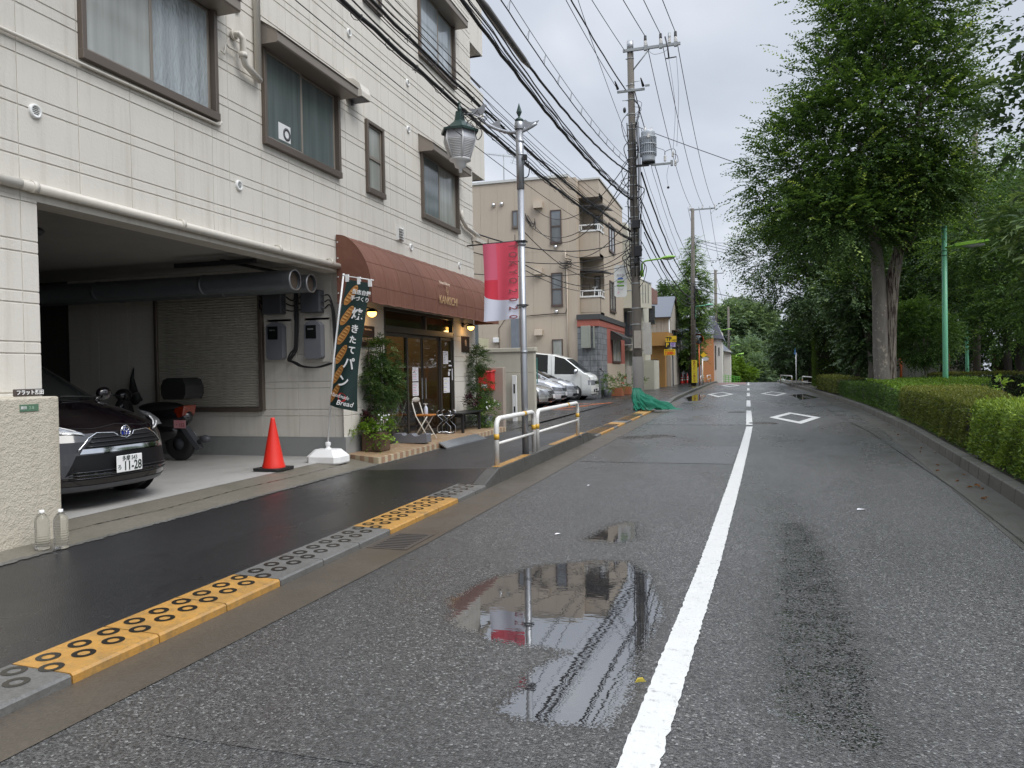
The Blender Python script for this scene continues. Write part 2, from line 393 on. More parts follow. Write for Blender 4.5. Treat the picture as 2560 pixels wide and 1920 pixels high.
# ---------------------------------------------------------------- ground, road, sidewalk
def strip(name, xl, xr, ys, zl, zr_, mat, kind='structure', nx=1):
    """sheet between two x(y) curves"""
    b = MB(); vs = []
    for y in ys:
        for i in range(nx+1):
            t = i/nx; vs.append((lerp(xl(y), xr(y), t), y, lerp(zl(y), zr_(y), t)))
    k = nx+1
    fs = [(j*k+i, j*k+i+1, (j+1)*k+i+1, (j+1)*k+i) for j in range(len(ys)-1) for i in range(nx)]
    b.add(vs, fs, 0, True); return b.build(name, mat, kind=kind)
YS = [-14, -8, -4, 0]+list(np.arange(2, 20, 1.0))+list(np.arange(20, 70, 2.5))+list(np.arange(70, 100, 2.0))+[104, 112, 125, 140, 170, 220, 300, 420]
M_soil = concrete_mat('dark_soil', (0.035, 0.032, 0.022), (0.06, 0.055, 0.04), 0.9, st=0.3)
strip('ground', lambda y: -260, lambda y: 260, YS, lambda y: zr(y)-0.04, lambda y: zr(y)-0.04, M_soil, nx=4)
KL = lambda y: interp(y, [(-14, -3.1), (16, -3.03), (27, -2.95), (45, -2.95), (70, -2.75), (90, -2.6)])      # foot of the left kerb
KR = lambda y: interp(y, [(-14, 1.2), (4, 2.25), (10.7, 2.74), (18, 3.26), (26, 3.55), (34, 3.62), (42, 3.52), (52, 3.32), (60, 3.1), (80, 2.9)])
road = strip('road', lambda y: KL(y)-0.02, lambda y: KR(y)+0.02, YS, zr, zr, M_road, nx=2)
# a smoother, newer patch of asphalt right across the near lane
M_patch = asphalt_mat('patched_asphalt', (0.045, 0.045, 0.046), (0.12, 0.12, 0.12), (0.075, 0.075, 0.076), 0.34, 0.2, agg=140, bmpd=0.0016, bright=0.13)
pb = MB(); pb.quad((-2.52, 11.9, 0.004), (-0.19, 11.9, 0.004), (-0.12, 14.5, 0.004), (-2.50, 14.4, 0.004)); pb.build('asphalt_patch', M_patch, kind='structure')
strip('asphalt_patch', lambda y: -2.45, lambda y: 0.02, [20, 24, 30, 40], lambda y: 0.004, lambda y: 0.004, M_patch)
M_redroad = concrete_mat('red_brown_road_surface', (0.16, 0.075, 0.065), (0.21, 0.10, 0.085), 0.45)
strip('red_road_surface', lambda y: -2.4, lambda y: 0.1, [66, 70, 74, 78, 82], lambda y: zr(y)+0.004, lambda y: zr(y)+0.004, M_redroad)

# puddles: sheets of the same asphalt whose 'wet' value raises a water level over the stones
def puddle(poly, grow, zoff, peak=1.0, nx=70, falloff=0.22):
    P = np.array(poly); lo = P.min(0)-grow; hi = P.max(0)+grow
    ny = int(nx*(hi[1]-lo[1])/(hi[0]-lo[0])); ny = max(20, min(170, ny))
    X, Y = np.meshgrid(np.linspace(lo[0], hi[0], nx+1), np.linspace(lo[1], hi[1], ny+1))
    pts = np.stack([X.ravel(), Y.ravel()], 1)
    d = np.full(len(pts), 1e9); inside = np.zeros(len(pts), bool)
    for i in range(len(P)):
        a, b = P[i], P[(i+1) % len(P)]; ab = b-a
        t = np.clip(((pts-a)@ab)/(ab@ab), 0, 1); d = np.minimum(d, np.linalg.norm(pts-(a+t[:, None]*ab), axis=1))
        c = ((a[1] > pts[:, 1]) != (b[1] > pts[:, 1])) & (pts[:, 0] < (b[0]-a[0])*(pts[:, 1]-a[1])/(b[1]-a[1]+1e-12)+a[0])
        inside ^= c
    sd = np.where(inside, d, -d)
    wet = np.clip(0.42+sd/falloff*0.6, 0, peak)
    edge = np.minimum.reduce([(pts[:, 0]-lo[0]), (hi[0]-pts[:, 0]), (pts[:, 1]-lo[1]), (hi[1]-pts[:, 1])])
    wet = wet*np.clip(edge/(grow*0.5), 0, 1)
    me = bpy.data.meshes.new('puddle')
    k = nx+1
    fs = [(j*k+i, j*k+i+1, (j+1)*k+i+1, (j+1)*k+i) for j in range(ny) for i in range(nx)]
    me.from_pydata([(x, y, zoff) for x, y in pts], [], fs)
    a = me.attributes.new('wet', 'FLOAT', 'POINT'); a.data.foreach_set('value', wet.astype(np.float32))
    me.materials.append(M_road); o = bpy.data.objects.new('puddle', me); COL.objects.link(o); o['kind'] = 'structure'; return o
puddle([(-1.33, 3.93), (-1.62, 4.12), (-1.80, 4.55), (-1.72, 5.05), (-1.46, 5.5), (-1.12, 5.72), (-0.86, 5.72), (-0.68, 5.42), (-0.56, 4.9), (-0.50, 4.5), (-0.54, 3.95), (-0.53, 3.3), (-0.58, 3.08), (-0.88, 3.04), (-1.0, 3.12), (-0.98, 3.55), (-0.86, 3.86), (-1.08, 3.9)], 0.5, 0.002, nx=110, falloff=0.14)
puddle([(-1.3, 6.45), (-1.05, 6.35), (-0.93, 6.6), (-1.05, 7.2), (-1.2, 7.0)], 0.35, 0.0025, 0.62, nx=40)
puddle([(0.22, 3.4), (0.36, 3.2), (0.44, 4.2), (0.46, 6.0), (0.40, 7.4), (0.30, 5.2)], 0.5, 0.0022, 0.32, nx=70, falloff=0.42)
puddle([(-2.35, 34), (-1.9, 34.5), (-2.0, 41), (-2.5, 43), (-2.75, 38)], 0.5, 0.006, 0.55, nx=30)
puddle([(2.3, 35), (3.1, 37), (2.9, 42), (2.2, 41)], 0.6, 0.003, 0.55, nx=30)

M_line = None
def paint_mat():
    m, t, b = mk('worn_white_road_paint'); p = pos(t)
    c = mixc(t, noise(t, p, 6, 5), (0.50, 0.50, 0.48), (0.60, 0.60, 0.58))
    f = ramp(t, noise(t, p, 28, 6, 0.75), [(0.56, 0.0), (0.70, 1.0)])
    c = mixc(t, mth(t, 'MULTIPLY', f, 0.75), c, (0.2, 0.2, 0.2))
    setc(t, b, c); b.inputs['Roughness'].default_value = 0.38; bump(t, b, noise(t, p, 110, 2), 0.002); return m
M_line = paint_mat()
M_wornline = pm('faded_road_paint', (0.36, 0.36, 0.35), 0.42, var=0.3, vs=20)
def ribbon(name, pts, w, mat, z=0.008, rag=0.0, kind='structure', step=0.03):
    """painted line along pts with a slightly ragged edge"""
    P = [Vector((x, y, 0)) for x, y in pts]; b = MB(); L = []; R = []
    for i in range(len(P)-1):
        d = P[i+1]-P[i]; n = max(1, int(d.length/step)) if rag else 1
        u = d.normalized(); s = Vector((-u.y, u.x, 0))
        for k in range(n + (1 if i == len(P)-2 else 0)):
            q = P[i]+d*(k/n); L.append(q+s*(w/2+random.gauss(0, rag))); R.append(q-s*(w/2+random.gauss(0, rag)))
    vs = []
    for l, r in zip(L, R): vs += [(l.x, l.y, zr(l.y)+z), (r.x, r.y, zr(r.y)+z)]
    b.add(vs, [(2*i, 2*i+1, 2*i+3, 2*i+2) for i in range(len(L)-1)], 0)
    return b.build(name, mat, kind=kind)
CX = lambda y: interp(y, [(-8, -0.76), (2.9, -0.385), (5.8, -0.265), (10.2, -0.135), (19, 0.09), (30, 0.115), (40, 0.155), (55, 0.21), (80, 0.33), (95, 0.45)])
ribbon('centre_line', [(CX(y), y) for y in (-8, -4, 0, 2, 3, 4, 5, 6, 8, 10, 13, 16, 19.4)], 0.147, M_line, rag=0.0026)
for a, b in ((19.95, 26.5), (29.1, 34.6), (39.3, 44.7), (48.5, 53.8), (62.2, 70), (73, 79)):
    ribbon('centre_line_dash', [(CX(y), y) for y in np.linspace(a, b, 4)], 0.155, M_line)
def diamond(cx, cy, hw, hl, mat):
    b = MB(); o = [(cx-hw, cy), (cx, cy-hl), (cx+hw, cy), (cx, cy+hl)]; k = 0.66
    i = [(cx-hw*k, cy), (cx, cy-hl*k), (cx+hw*k, cy), (cx, cy+hl*k)]
    for a in range(4):
        c = (a+1) % 4
        b.quad((*o[a], zr(cy)+0.008), (*o[c], zr(cy)+0.008), (*i[c], zr(cy)+0.008), (*i[a], zr(cy)+0.008))
    b.build('diamond_marking', mat, kind='structure')
diamond(1.32, 22.9, 0.68, 2.55, M_line); diamond(1.45, 43.0, 0.68, 3.6, M_line); diamond(-1.25, 42.5, 0.72, 4.0, M_line); diamond(-1.1, 63, 0.75, 4.5, M_line)
# right-hand kerb line seam, gutter strip and kerb
strip('gutter', lambda y: KR(y)-0.42, lambda y: KR(y)+0.03, YS, lambda y: zr(y)+0.004, lambda y: zr(y)+0.004, M_gutter if False else concrete_mat('grimy_gutter_asphalt', (0.055, 0.052, 0.046), (0.095, 0.09, 0.08), 0.42, st=0.5))
def kerbstones(xf, w, h, ys, mat, gap=0.006, name='kerb'):
    root = None
    b = MB()
    for a, c in ys:
        za, zc = zr(a), zr(c)
        x0a, x0c = xf(a), xf(c)
        g = gap
        v = [(x0a, a+g, za-0.03), (x0a+w, a+g, za-0.03), (x0c+w, c-g, zc-0.03), (x0c, c-g, zc-0.03),
             (x0a+0.02, a+g, za+h), (x0a+w, a+g, za+h), (x0c+w, c-g, zc+h), (x0c+0.02, c-g, zc+h)]
        b.add(v, [(0, 3, 2, 1), (4, 5, 6, 7), (0, 1, 5, 4), (1, 2, 6, 5), (2, 3, 7, 6), (3, 0, 4, 7)], 0)
    return b.build(name, mat, kind='structure', bevel=0.012, seg=2)
kerbstones(KR, 0.17, 0.155, [(y, y+0.6) for y in np.arange(-6, 78, 0.6)], M_kerbold)
strip('planting_bed', lambda y: KR(y)+0.165, lambda y: KR(y)+60, YS, lambda y: zr(y)+0.13, lambda y: zr(y)+0.16, M_soil)
M_path = asphalt_mat('path_asphalt', (0.03, 0.03, 0.03), (0.09, 0.09, 0.09), (0.05, 0.05, 0.05), 0.45, 0.3)
b = MB(); b.quad((4.1, 2, 0.16), (12, -2, 0.16), (16, 16, 0.17), (7.4, 33, 0.17)); b.build('park_path', M_path, kind='structure')

# left gutter, dropped kerb with drain rings, raised kerb round the guard rail
strip('gutter', lambda y: KL(y)-0.03, lambda y: KL(y)+interp(y, [(-14, 0.34), (2.2, 0.34), (6, 0.46), (30, 0.46)]), YS, lambda y: zr(y)+0.006, lambda y: zr(y)+0.004, M_gutter)
# drain grate set in the gutter
gr = MB(); gr.box(-3.02, -2.66, 5.72, 6.32, -0.02, 0.010, 0)
for i in range(9): gr.box(-2.98+0.0, -2.70, 5.765+i*0.06, 5.79+i*0.06, 0.010, 0.0115, 1)
gr.build('drain_grate', [pm('rusty_cast_iron', (0.09, 0.075, 0.062), 0.5, 0.4, 0.3, 12), M_dark], label='slotted iron drain grate in the gutter beside the nearer dropped kerb', cat='drain grate')
def hk(y):   # kerb height along the left side
    return interp(y, [(-14, 0.055), (8.9, 0.055), (9.5, 0.19), (15.3, 0.19), (16.1, 0.05), (33, 0.05), (35, 0.14), (90, 0.14)])
kerb_root = None
def kblock(y0, y1, mat, rings, name='kerb_block'):
    """one kerb stone 38 cm deep, front face at KL, with its double row of drain rings"""
    b = MB(); g = 0.005; xa = KL(y0); xc = KL(y1); w = 0.375
    ha, hc = hk(y0), hk(y1); sl = 0.012
    b.add([(xa, y0+g, -0.03), (xc, y1-g, -0.03), (xc-w, y1-g, -0.03), (xa-w, y0+g, -0.03),
           (xa-0.004, y0+g, ha-0.012), (xc-0.004, y1-g, hc-0.012), (xc-0.016, y1-g, hc), (xa-0.016, y0+g, ha),
           (xc-w, y1-g, hc+sl), (xa-w, y0+g, ha+sl)],
          [(0, 1, 5, 4), (4, 5, 6, 7), (7, 6, 8, 9), (0, 4, 7, 9, 3), (1, 2, 8, 6, 5), (3, 9, 8, 2)], 0)
    if rings:
        def zt(x, y):
            t = (y-y0)/(y1-y0); x0 = lerp(xa, xc, t)-0.016; hh = lerp(ha, hc, t)
            return hh + sl*(x0-x)/(w-0.016)
        for (rx, ry) in rings:
            n = 20; vs = []
            for j in range(n):
                a = 2*pi*j/n
                for r in (0.029, 0.055):
                    x, y = rx+r*cos(a), ry+r*1.06*sin(a)
                    y = min(max(y, y0+0.003), y1-0.003) if False else y
                    vs.append((x, y, zt(x, y)+0.0025))
            b.add(vs, [(2*j, 2*j+1, 2*((j+1) % n)+1, 2*((j+1) % n)) for j in range(n)], 1)
    o = b.build(name, [mat, M_ring], kind='structure', bevel=0.0); return o
bl = 0.566; y = 2.85-bl*5; k = 0
while y < 8.75:
    y1 = y+bl if y+bl*1.3 < 8.95 else 8.9
    yellow = (2.8 < y < 4.3) or (6.1 < y < 7.5)
    rg = []
    for i in range(3):
        rg.append((KL(y)-0.16, y+0.03+i*0.19)); rg.append((KL(y)-0.285, y+0.125+i*0.19))
    kblock(y, y1, M_kerby if yellow else M_kerb, rg); y = y1; k += 1
for a, c, mt in ((8.9, 9.5, M_kerbw), (9.5, 10.7, M_kerbw), (10.7, 11.9, M_kerbw), (11.92, 13.4, M_kerbw), (13.4, 14.8, M_kerbw), (14.8, 15.3, M_kerbw), (15.3, 16.1, M_kerbw)):
    b = MB(); xa, xc = KL(a), KL(c); w = 0.20; ha, hc = hk(a), hk(c)
    b.add([(xa, a+.004, -0.03), (xc, c-.004, -0.03), (xc-w, c-.004, -0.03), (xa-w, a+.004, -0.03), (xa-0.03, a+.004, ha), (xc-0.03, c-.004, hc), (xc-w, c-.004, hc), (xa-w, a+.004, ha)],
          [(0, 1, 5, 4), (4, 5, 6, 7), (1, 2, 6, 5), (3, 0, 4, 7), (2, 3, 7, 6)], 0)
    b.build('kerb_block', mt, kind='structure', bevel=0.012, seg=2)
# worn yellow paint on top of the raised kerb
for a, c in ((9.6, 11.1), (12.6, 15.1)):
    ribbon('kerb_paint', [(KL(a)-0.105, a), (KL(c)-0.105, c)], 0.12, M_kerby, z=0.193, rag=0.006)
y = 16.1; k = 0
while y < 26.2:
    yellow = (k % 8) in (1, 2, 3, 5, 6) or y > 23.5
    rg = [(KL(y)-0.1-0.1*j, y+0.08+0.14*i) for i in range(4) for j in range(3)] if k % 8 < 6 else []
    kblock(y, y+bl, M_kerby if yellow else M_kerb, rg); y += bl; k += 1
while y < 33: kblock(y, y+bl, M_kerb, []); y += bl
for y in np.arange(33.2, 80, 1.2):
    b = MB(); xa, xc = KL(y), KL(y+1.2); w = 0.2; ha, hc = zr(y)+hk(y), zr(y+1.2)+hk(y+1.2)
    b.add([(xa, y+.004, -0.03+zr(y)), (xc, y+1.196, -0.03+zr(y)), (xc-w, y+1.196, -0.03), (xa-w, y+.004, -0.03), (xa-0.02, y+.004, ha), (xc-0.02, y+1.196, hc), (xc-w, y+1.196, hc), (xa-w, y+.004, ha)],
          [(0, 1, 5, 4), (4, 5, 6, 7), (1, 2, 6, 5), (3, 0, 4, 7), (2, 3, 7, 6)], 0)
    b.build('kerb_block', M_kerbold, kind='structure')
kw = lambda y: 0.37 if (y < 8.9 or 16.1 < y < 33) else 0.19
# sidewalk surface
SWY = sorted(set([-14, -6, 0]+list(np.arange(2, 8.8, 0.6))+[8.88]))
zin = lambda y: zr(y)+hk(y)+0.010
strip('sidewalk', lambda y: -5.12, lambda y: KL(y)-0.372, SWY, lambda y: 0.125, zin, M_walk, nx=3)
strip('sidewalk', lambda y: -5.12, lambda y: KL(y)-0.195, [8.88, 9.2, 9.5], lambda y: 0.125, lambda y: zin(y)-0.014, M_walk, nx=3)
strip('sidewalk', lambda y: -5.12, lambda y: KL(y)-0.195, list(np.arange(9.5, 15.4, 0.6))+[15.4, 15.8, 16.1], lambda y: 0.125, lambda y: zin(y)-0.016, M_walk2, nx=3)
strip('sidewalk', lambda y: -5.12, lambda y: KL(y)-0.372, list(np.arange(16.1, 33, 2))+[33.1], lambda y: interp(y, [(16, 0.12), (20, 0.07)]), lambda y: zin(y), M_walk, nx=3)
strip('sidewalk', lambda y: -6.6, lambda y: KL(y)-0.19, [33.1, 36, 40, 50, 60, 70, 76, 82, 90], lambda y: zr(y)+0.08, lambda y: zr(y)+hk(y)-0.01, M_walk, nx=3)
strip('apron', lambda y: -5.86, lambda y: -5.115, [-14, 0, 5, 8, 10.3, 16.4], lambda y: 0.185, lambda y: 0.122, M_apron, nx=2)
# pebbly seam between asphalt and apron
M_seam = concrete_mat('pebbly_seam', (0.08, 0.078, 0.07), (0.22, 0.215, 0.20), 0.6, bs=70, bd=0.01, st=0.6, stain=(0.03, 0.03, 0.025))
ribbon('apron_seam', [(-5.11, 1.5), (-5.13, 5), (-5.12, 8), (-5.12, 10.2)], 0.07, M_seam, z=0.130, rag=0.012)
ribbon('apron_seam', [(-5.09, 10.2), (-5.03, 15.5)], 0.05, M_seam, z=0.132, rag=0.01)
cr_ = MB()
b = MB(); b.quad((-14, -14, 0.187), (-5.85, -14, 0.187), (-5.85, 10.6, 0.187), (-14, 10.6, 0.187)); b.build('garage_floor', M_floor, kind='structure')
ribbon('apron_crack', [(-5.50, 4.3), (-5.52, 5.4), (-5.47, 6.2), (-5.53, 7.6), (-5.49, 8.7), (-5.52, 9.9)], 0.010, M_ring, z=0.161, rag=0.004)
# parking lot beyond the cream wall and its orange bay lines
b = MB(); b.quad((-30, 16.4, 0.07), (-5.11, 16.4, 0.115), (-5.11, 33.1, 0.075), (-30, 33.1, 0.055)); b.quad((-30, 33.1, 0.055), (-5.11, 33.1, 0.075), (-6.6, 38, 0.078), (-30, 38, 0.06))
b.build('parking_lot', M_walk, kind='structure')
M_orange = pm('orange_road_paint', (0.72, 0.17, 0.03), 0.4, var=0.2, vs=8)
for (xa, ya, xb, yb) in ((-8.5, 20.9, -5.3, 21.1), (-8.5, 23.2, -5.4, 23.3), (-8.5, 25.6, -5.6, 25.7), (-8.5, 28.0, -5.6, 28.1), (-8.5, 30.4, -5.2, 30.6), (-5.3, 20.6, -5.5, 25.4)):
    ribbon('bay_line', [(xa, ya), (xb, yb)], 0.12, M_orange, z=0.092)
ribbon('bay_line', [(-6.4, 26), (-5.2, 31.2)], 0.12, M_orange, z=0.095)
# manhole covers
M_iron = pm('cast_iron', (0.065, 0.058, 0.05), 0.42, 0.5, 0.3, 20)
def manhole(x, y, r, lab):
    b = MB(); b.lathe([(0.001, 0.011), (r*0.84, 0.011), (r*0.86, 0.008), (r*0.9, 0.012), (r, 0.012), (r+0.01, -0.02)], (x, y, 0), 28, 0)
    for i in range(-3, 4):
        for j in range(-3, 4):
            if i*i+j*j < 10: b.box(x+i*r*.22-.02, x+i*r*.22+.02, y+j*r*.22-.02, y+j*r*.22+.02, 0.011, 0.015, 0)
    b.build('manhole_cover', M_iron, label=lab, cat='manhole cover', group='manhole covers in the road')
manhole(-2.22, 16.2, 0.36, 'rusty round manhole cover in the gutter by the end of the guard rail')
manhole(-1.75, 16.6, 0.33, 'dark round manhole cover just right of the rusty one in the gutter')
manhole(0.42, 20.6, 0.35, 'round manhole cover in the lane just right of the centre line dash')
manhole(-0.25, 25.6, 0.3, 'smallest manhole cover, beside the first centre line dash')
# raised tar crack lines in the far right gutter side
M_tar = pm('dark_tar_seam', (0.018, 0.018, 0.018), 0.35)
ribbon('road_joint', [(KR(y)-interp(y, [(3, .3), (10, .4), (24, .95), (45, 1.0)]), y) for y in (1, 4, 7, 10, 14, 18, 24, 32, 40)], 0.014, M_tar, z=0.0065, rag=0.002)
# ---------------------------------------------------------------- the near apartment building
FX = -5.83
def subtract(rects, holes):
    out_ = []
    for (u0, u1, v0, v1) in rects:
        us = sorted({u0, u1, *[h for H in holes for h in H[:2] if u0 < h < u1]})
        vs = sorted({v0, v1, *[h for H in holes for h in H[2:] if v0 < h < v1]})
        keep = []
        for a, b in zip(us, us[1:]):
            for c, d in zip(vs, vs[1:]):
                mu, mv = (a+b)/2, (c+d)/2
                if not any(H[0] < mu < H[1] and H[2] < mv < H[3] for H in holes): keep.append([a, b, c, d])
        # merge along v to keep panels whole
        keep.sort(); mer = []
        for r in keep:
            if mer and mer[-1][0] == r[0] and mer[-1][1] == r[1] and abs(mer[-1][3]-r[2]) < 1e-9: mer[-1][3] = r[3]
            else: mer.append(r)
        out_ += mer
    return out_
def panels(mb, P, us, vs, holes=(), gu=0.003, gv=0.0065, d=0.009, ch=0.003):
    """wall of panels separated by real grooves; P(u, v, depth) -> point, depth < 0 is into the wall"""
    U0, U1, V0, V1 = us[0], us[-1], vs[0], vs[-1]
    for (a, b, c, e) in subtract([(U0, U1, V0, V1)], list(holes)): mb.quad(P(a, c, -d), P(b, c, -d), P(b, e, -d), P(a, e, -d))
    for a, b in zip(us, us[1:]):
        for c, e in zip(vs, vs[1:]):
            for (p, q, r, s) in subtract([(a, b, c, e)], list(holes)):
                p2 = p+(gu if p == a and a != U0 else 0); q2 = q-(gu if q == b and b != U1 else 0)
                r2 = r+(gv if r == c and c != V0 else 0); s2 = s-(gv if s == e and e != V1 else 0)
                i = [P(p2+ch, r2+ch, 0), P(q2-ch, r2+ch, 0), P(q2-ch, s2-ch, 0), P(p2+ch, s2-ch, 0)]
                o = [P(p2, r2, -ch), P(q2, r2, -ch), P(q2, s2, -ch), P(p2, s2, -ch)]
                w = [P(p2, r2, -d), P(q2, r2, -d), P(q2, s2, -d), P(p2, s2, -d)]
                mb.add(i+o+w, [(0, 1, 2, 3)]+[(4+k, 4+(k+1) % 4, (k+1) % 4, k) for k in range(4)]+[(8+k, 8+(k+1) % 4, 4+(k+1) % 4, 4+k) for k in range(4)], 0)
BT = thing('apartment_building', 'cream panelled three-storey apartment block with a bakery and open garage below', 'building', (FX, 10, 0.15))
ZP = sorted([3.34+0.43*k for k in range(0, 23)]+[3.44+0.43*k for k in range(0, 23)])
UF = [0.5, 1.3, 1.94, 2.56, 3.18, 3.8, 4.42, 5.04, 5.66, 6.29, 6.91, 7.53, 7.83, 8.47, 9.08, 9.70, 10.32, 10.65, 11.26, 11.90, 12.19, 12.83, 13.45, 14.07, 14.69, 15.31, 15.70, 16.44]
WIN = [(5.68, 7.60, 4.43, 5.72), (8.50, 10.42, 4.43, 5.68), (11.29, 11.91, 4.42, 5.57), (13.52, 15.46, 4.42, 5.68),
       (13.52, 15.40, 7.47, 8.80), (11.3, 11.92, 7.5, 8.6), (8.50, 10.42, 7.48, 8.75), (5.68, 7.60, 7.48, 8.75)]
UP = lambda u, v, d: (FX+d, u, v)
b = MB(); panels(b, UP, UF, [3.0]+ZP+[13.1], WIN)
DOOR = (11.84, 15.10, 0.10, 2.58)
ZL = sorted([0.81+0.43*k for k in range(0, 6)]+[0.91+0.43*k for k in range(0, 5)])
panels(b, UP, [10.42, 10.65, 11.26, 11.84, 12.4, 15.1, 15.7, 16.44], [0.485]+ZL+[3.0], [DOOR])
panels(b, UP, [1.0, 3.8, 4.42, 5.04, 5.2], [1.30]+ZL[2:]+[3.0])
# garage shutter wall (faces the camera), front return at x = FX
SH = (-9.21, -7.29, 0.95, 2.72)
panels(b, lambda u, v, d: (u, 10.45-d, v), [-11.1, -10.46, -9.85, -9.25, -7.27, -6.63, -6.0, -5.86], [0.485]+ZL+[3.12], [SH])
b.box(-11.08, FX-0.014, 10.463, 10.66, 0.15, 3.12)
# body: side, roof, slab soffit, fascia beam, garage back, far end
b.box(-16, FX-0.013, 0.5, 5.19, 3.13, 13.1); b.box(-16, FX-0.05, 16.30, 16.44, 0.1, 13.1)
for (a, c, e, f) in subtract([(5.19, 16.3, 3.13, 13.1)], WIN): b.box(FX-0.18, FX-0.013, a, c, e, f)
b.box(-16, FX-0.4, 5.19, 16.3, 3.13, 3.25); b.box(-16, FX-0.2, 5.19, 16.30, 12.9, 13.1)
b.box(FX-0.26, FX-0.002, 5.20, 10.44, 2.985, 3.13)
b.box(FX-0.42, FX-0.27, 1.0, 10.44, 3.04, 3.13)
b.box(-6.12, FX-0.013, 4.9, 5.19, 0.15, 3.13)
wall = b.build('wall', M_wall, BT)
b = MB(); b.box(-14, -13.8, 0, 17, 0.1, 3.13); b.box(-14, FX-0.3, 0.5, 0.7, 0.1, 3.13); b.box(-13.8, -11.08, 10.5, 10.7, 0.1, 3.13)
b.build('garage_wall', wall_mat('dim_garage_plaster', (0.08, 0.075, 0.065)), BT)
b = MB(); b.box(-16, FX-0.44, 0.5, 10.45, 3.121, 3.128); b.build('garage_ceiling', pm('dingy_ceiling_board', (0.34, 0.325, 0.30), 0.8, streak=0.1), BT)
# plinth
b = MB(); b.box(FX, FX+0.016, 15.12, 16.44, 0.12, 0.484); b.build('plinth', M_plinth, BT)
b = MB(); b.box(-11.1, FX+0.016, 10.433, 10.449, 0.12, 0.485); b.box(FX, FX+0.016, 10.4331, 11.8, 0.12, 0.484)
b.box(FX-0.3, FX+0.028, 10.41, 10.72, 0.12, 0.49); b.build('plinth', M_plinth, BT)
# windows
def frost(name, col, a=0.05, bd=0.0, r=0.14):
    m, t, bb = mk(name); p = pos(t)
    c = mixc(t, ramp(t, noise(t, pos(t, (1, 4.5, 0.25)), 1.7, 4), [(0.3, 0.0), (0.7, 1.0)]), tuple(x*0.72 for x in col), tuple(x*1.2 for x in col))
    setc(t, bb, c); bb.inputs['Roughness'].default_value = r; bb.inputs['Specular IOR Level'].default_value = 0.9; bb.inputs['IOR'].default_value = 1.7
    if bd: bump(t, bb, noise(t, pos(t, (1, 1.0, 0.45)), 30, 3), bd)
    return m
M_fr1 = frost('curtained_grey_glass', (0.33, 0.34, 0.31)); M_fr2 = frost('pebbled_window_glass', (0.36, 0.40, 0.41), bd=0.01, r=0.10)  # pebbled pane's pale bluish base colour also paints in the sky's reflection
M_fr3 = frost('dim_window_glass', (0.13, 0.155, 0.155), r=0.12)
def fac_window(w, mats, split=0.5, hood=True, kindl=None, bars=False, proud=0.055):
    y0, y1, z0, z1 = w
    f = MB(); t = 0.055; X0, X1 = FX-0.07, FX+proud
    f.box(X0, X1, y0-0.0, y0+t, z0, z1); f.box(X0, X1, y1-t, y1, z0, z1); f.box(X0, X1, y0+t, y1-t, z1-t, z1); f.box(X0, X1+0.012, y0-0.005, y1+0.005, z0-0.035, z0+t)
    ym = lerp(y0, y1, split); s = 0.038
    if not bars:
        for (a, c, xx) in ((y0+t, ym+s/2, FX+0.004), (ym-s/2, y1-t, FX-0.03)):
            f.box(xx-0.012, xx+0.012, a, a+s, z0+t, z1-t, 1); f.box(xx-0.012, xx+0.012, c-s, c, z0+t, z1-t, 1)
            f.box(xx-0.0118, xx+0.0118, a+s, c-s, z0+t, z0+t+s, 1); f.box(xx-0.0118, xx+0.0118, a+s, c-s, z1-t-s, z1-t, 1)
    else:
        zm = z0+(z1-z0)*0.5; f.box(FX-0.02, FX+0.01, y0+t, y1-t, zm-0.03, zm+0.03, 1)
        for q in (z0+t, z1-t-0.03): f.box(FX-0.02, FX+0.01, y0+t, y1-t, q, q+0.03, 1)
        for q in (y0+t, y1-t-0.03): f.box(FX-0.0201, FX+0.0101, q, q+0.03, z0+t, z1-t, 1)
    fo = f.build('window', [M_bronze, M_bronzel], BT, bevel=0.004)
    if not bars:
        g = MB(); g.box(FX-0.002, FX+0.006, y0+t+s, ym-s/2, z0+t+s, z1-t-s); g.build('pane', mats[0], fo)
        g = MB(); g.box(FX-0.036, FX-0.028, ym+s/2, y1-t-s, z0+t+s, z1-t-s); g.build('pane', mats[1], fo)
    else:
        g = MB(); g.box(FX-0.016, FX-0.009, y0+t+.03, y1-t-.03, z0+t+.03, zm-0.03); g.box(FX-0.016, FX-0.009, y0+t+.03, y1-t-.03, zm+0.03, z1-t-.03); g.build('pane', mats[0], fo)
    if hood:
        h = MB(); ya, yb = y0-0.07, y1+0.1; zt = z1+0.27
        h.prism([(FX, zt), (FX+0.30, zt-0.2), (FX+0.30, zt-0.32), (FX+0.285, zt-0.335), (FX, zt-0.335)], 'y', ya, yb, 0)
        h.prism([(FX, zt+0.004), (FX+0.315, zt-0.198), (FX+0.315, zt-0.21), (FX, zt-0.008)], 'y', ya-0.012, yb+0.012, 1)
        h.build('hood', [M_bronzel, M_bronze], BT, bevel=0.004)
    return fo
M_fr4 = frost('reflective_window_glass', (0.36, 0.40, 0.42), r=0.03)
fac_window(WIN[0], (M_fr1, M_fr2), 0.475)
w2 = fac_window(WIN[1], (M_fr3, M_fr3), 0.475)
fac_window(WIN[2], (M_fr1, M_fr1), hood=False, bars=True, proud=0.05)
fac_window(WIN[3], (M_fr3, M_fr1), 0.46)
fac_window(WIN[4], (M_fr4, M_fr4), 0.52)
fac_window(WIN[5], (M_fr1, M_fr1), hood=False, bars=True, proud=0.05)
fac_window(WIN[6], (M_fr1, M_fr3)); fac_window(WIN[7], (M_fr1, M_fr3))
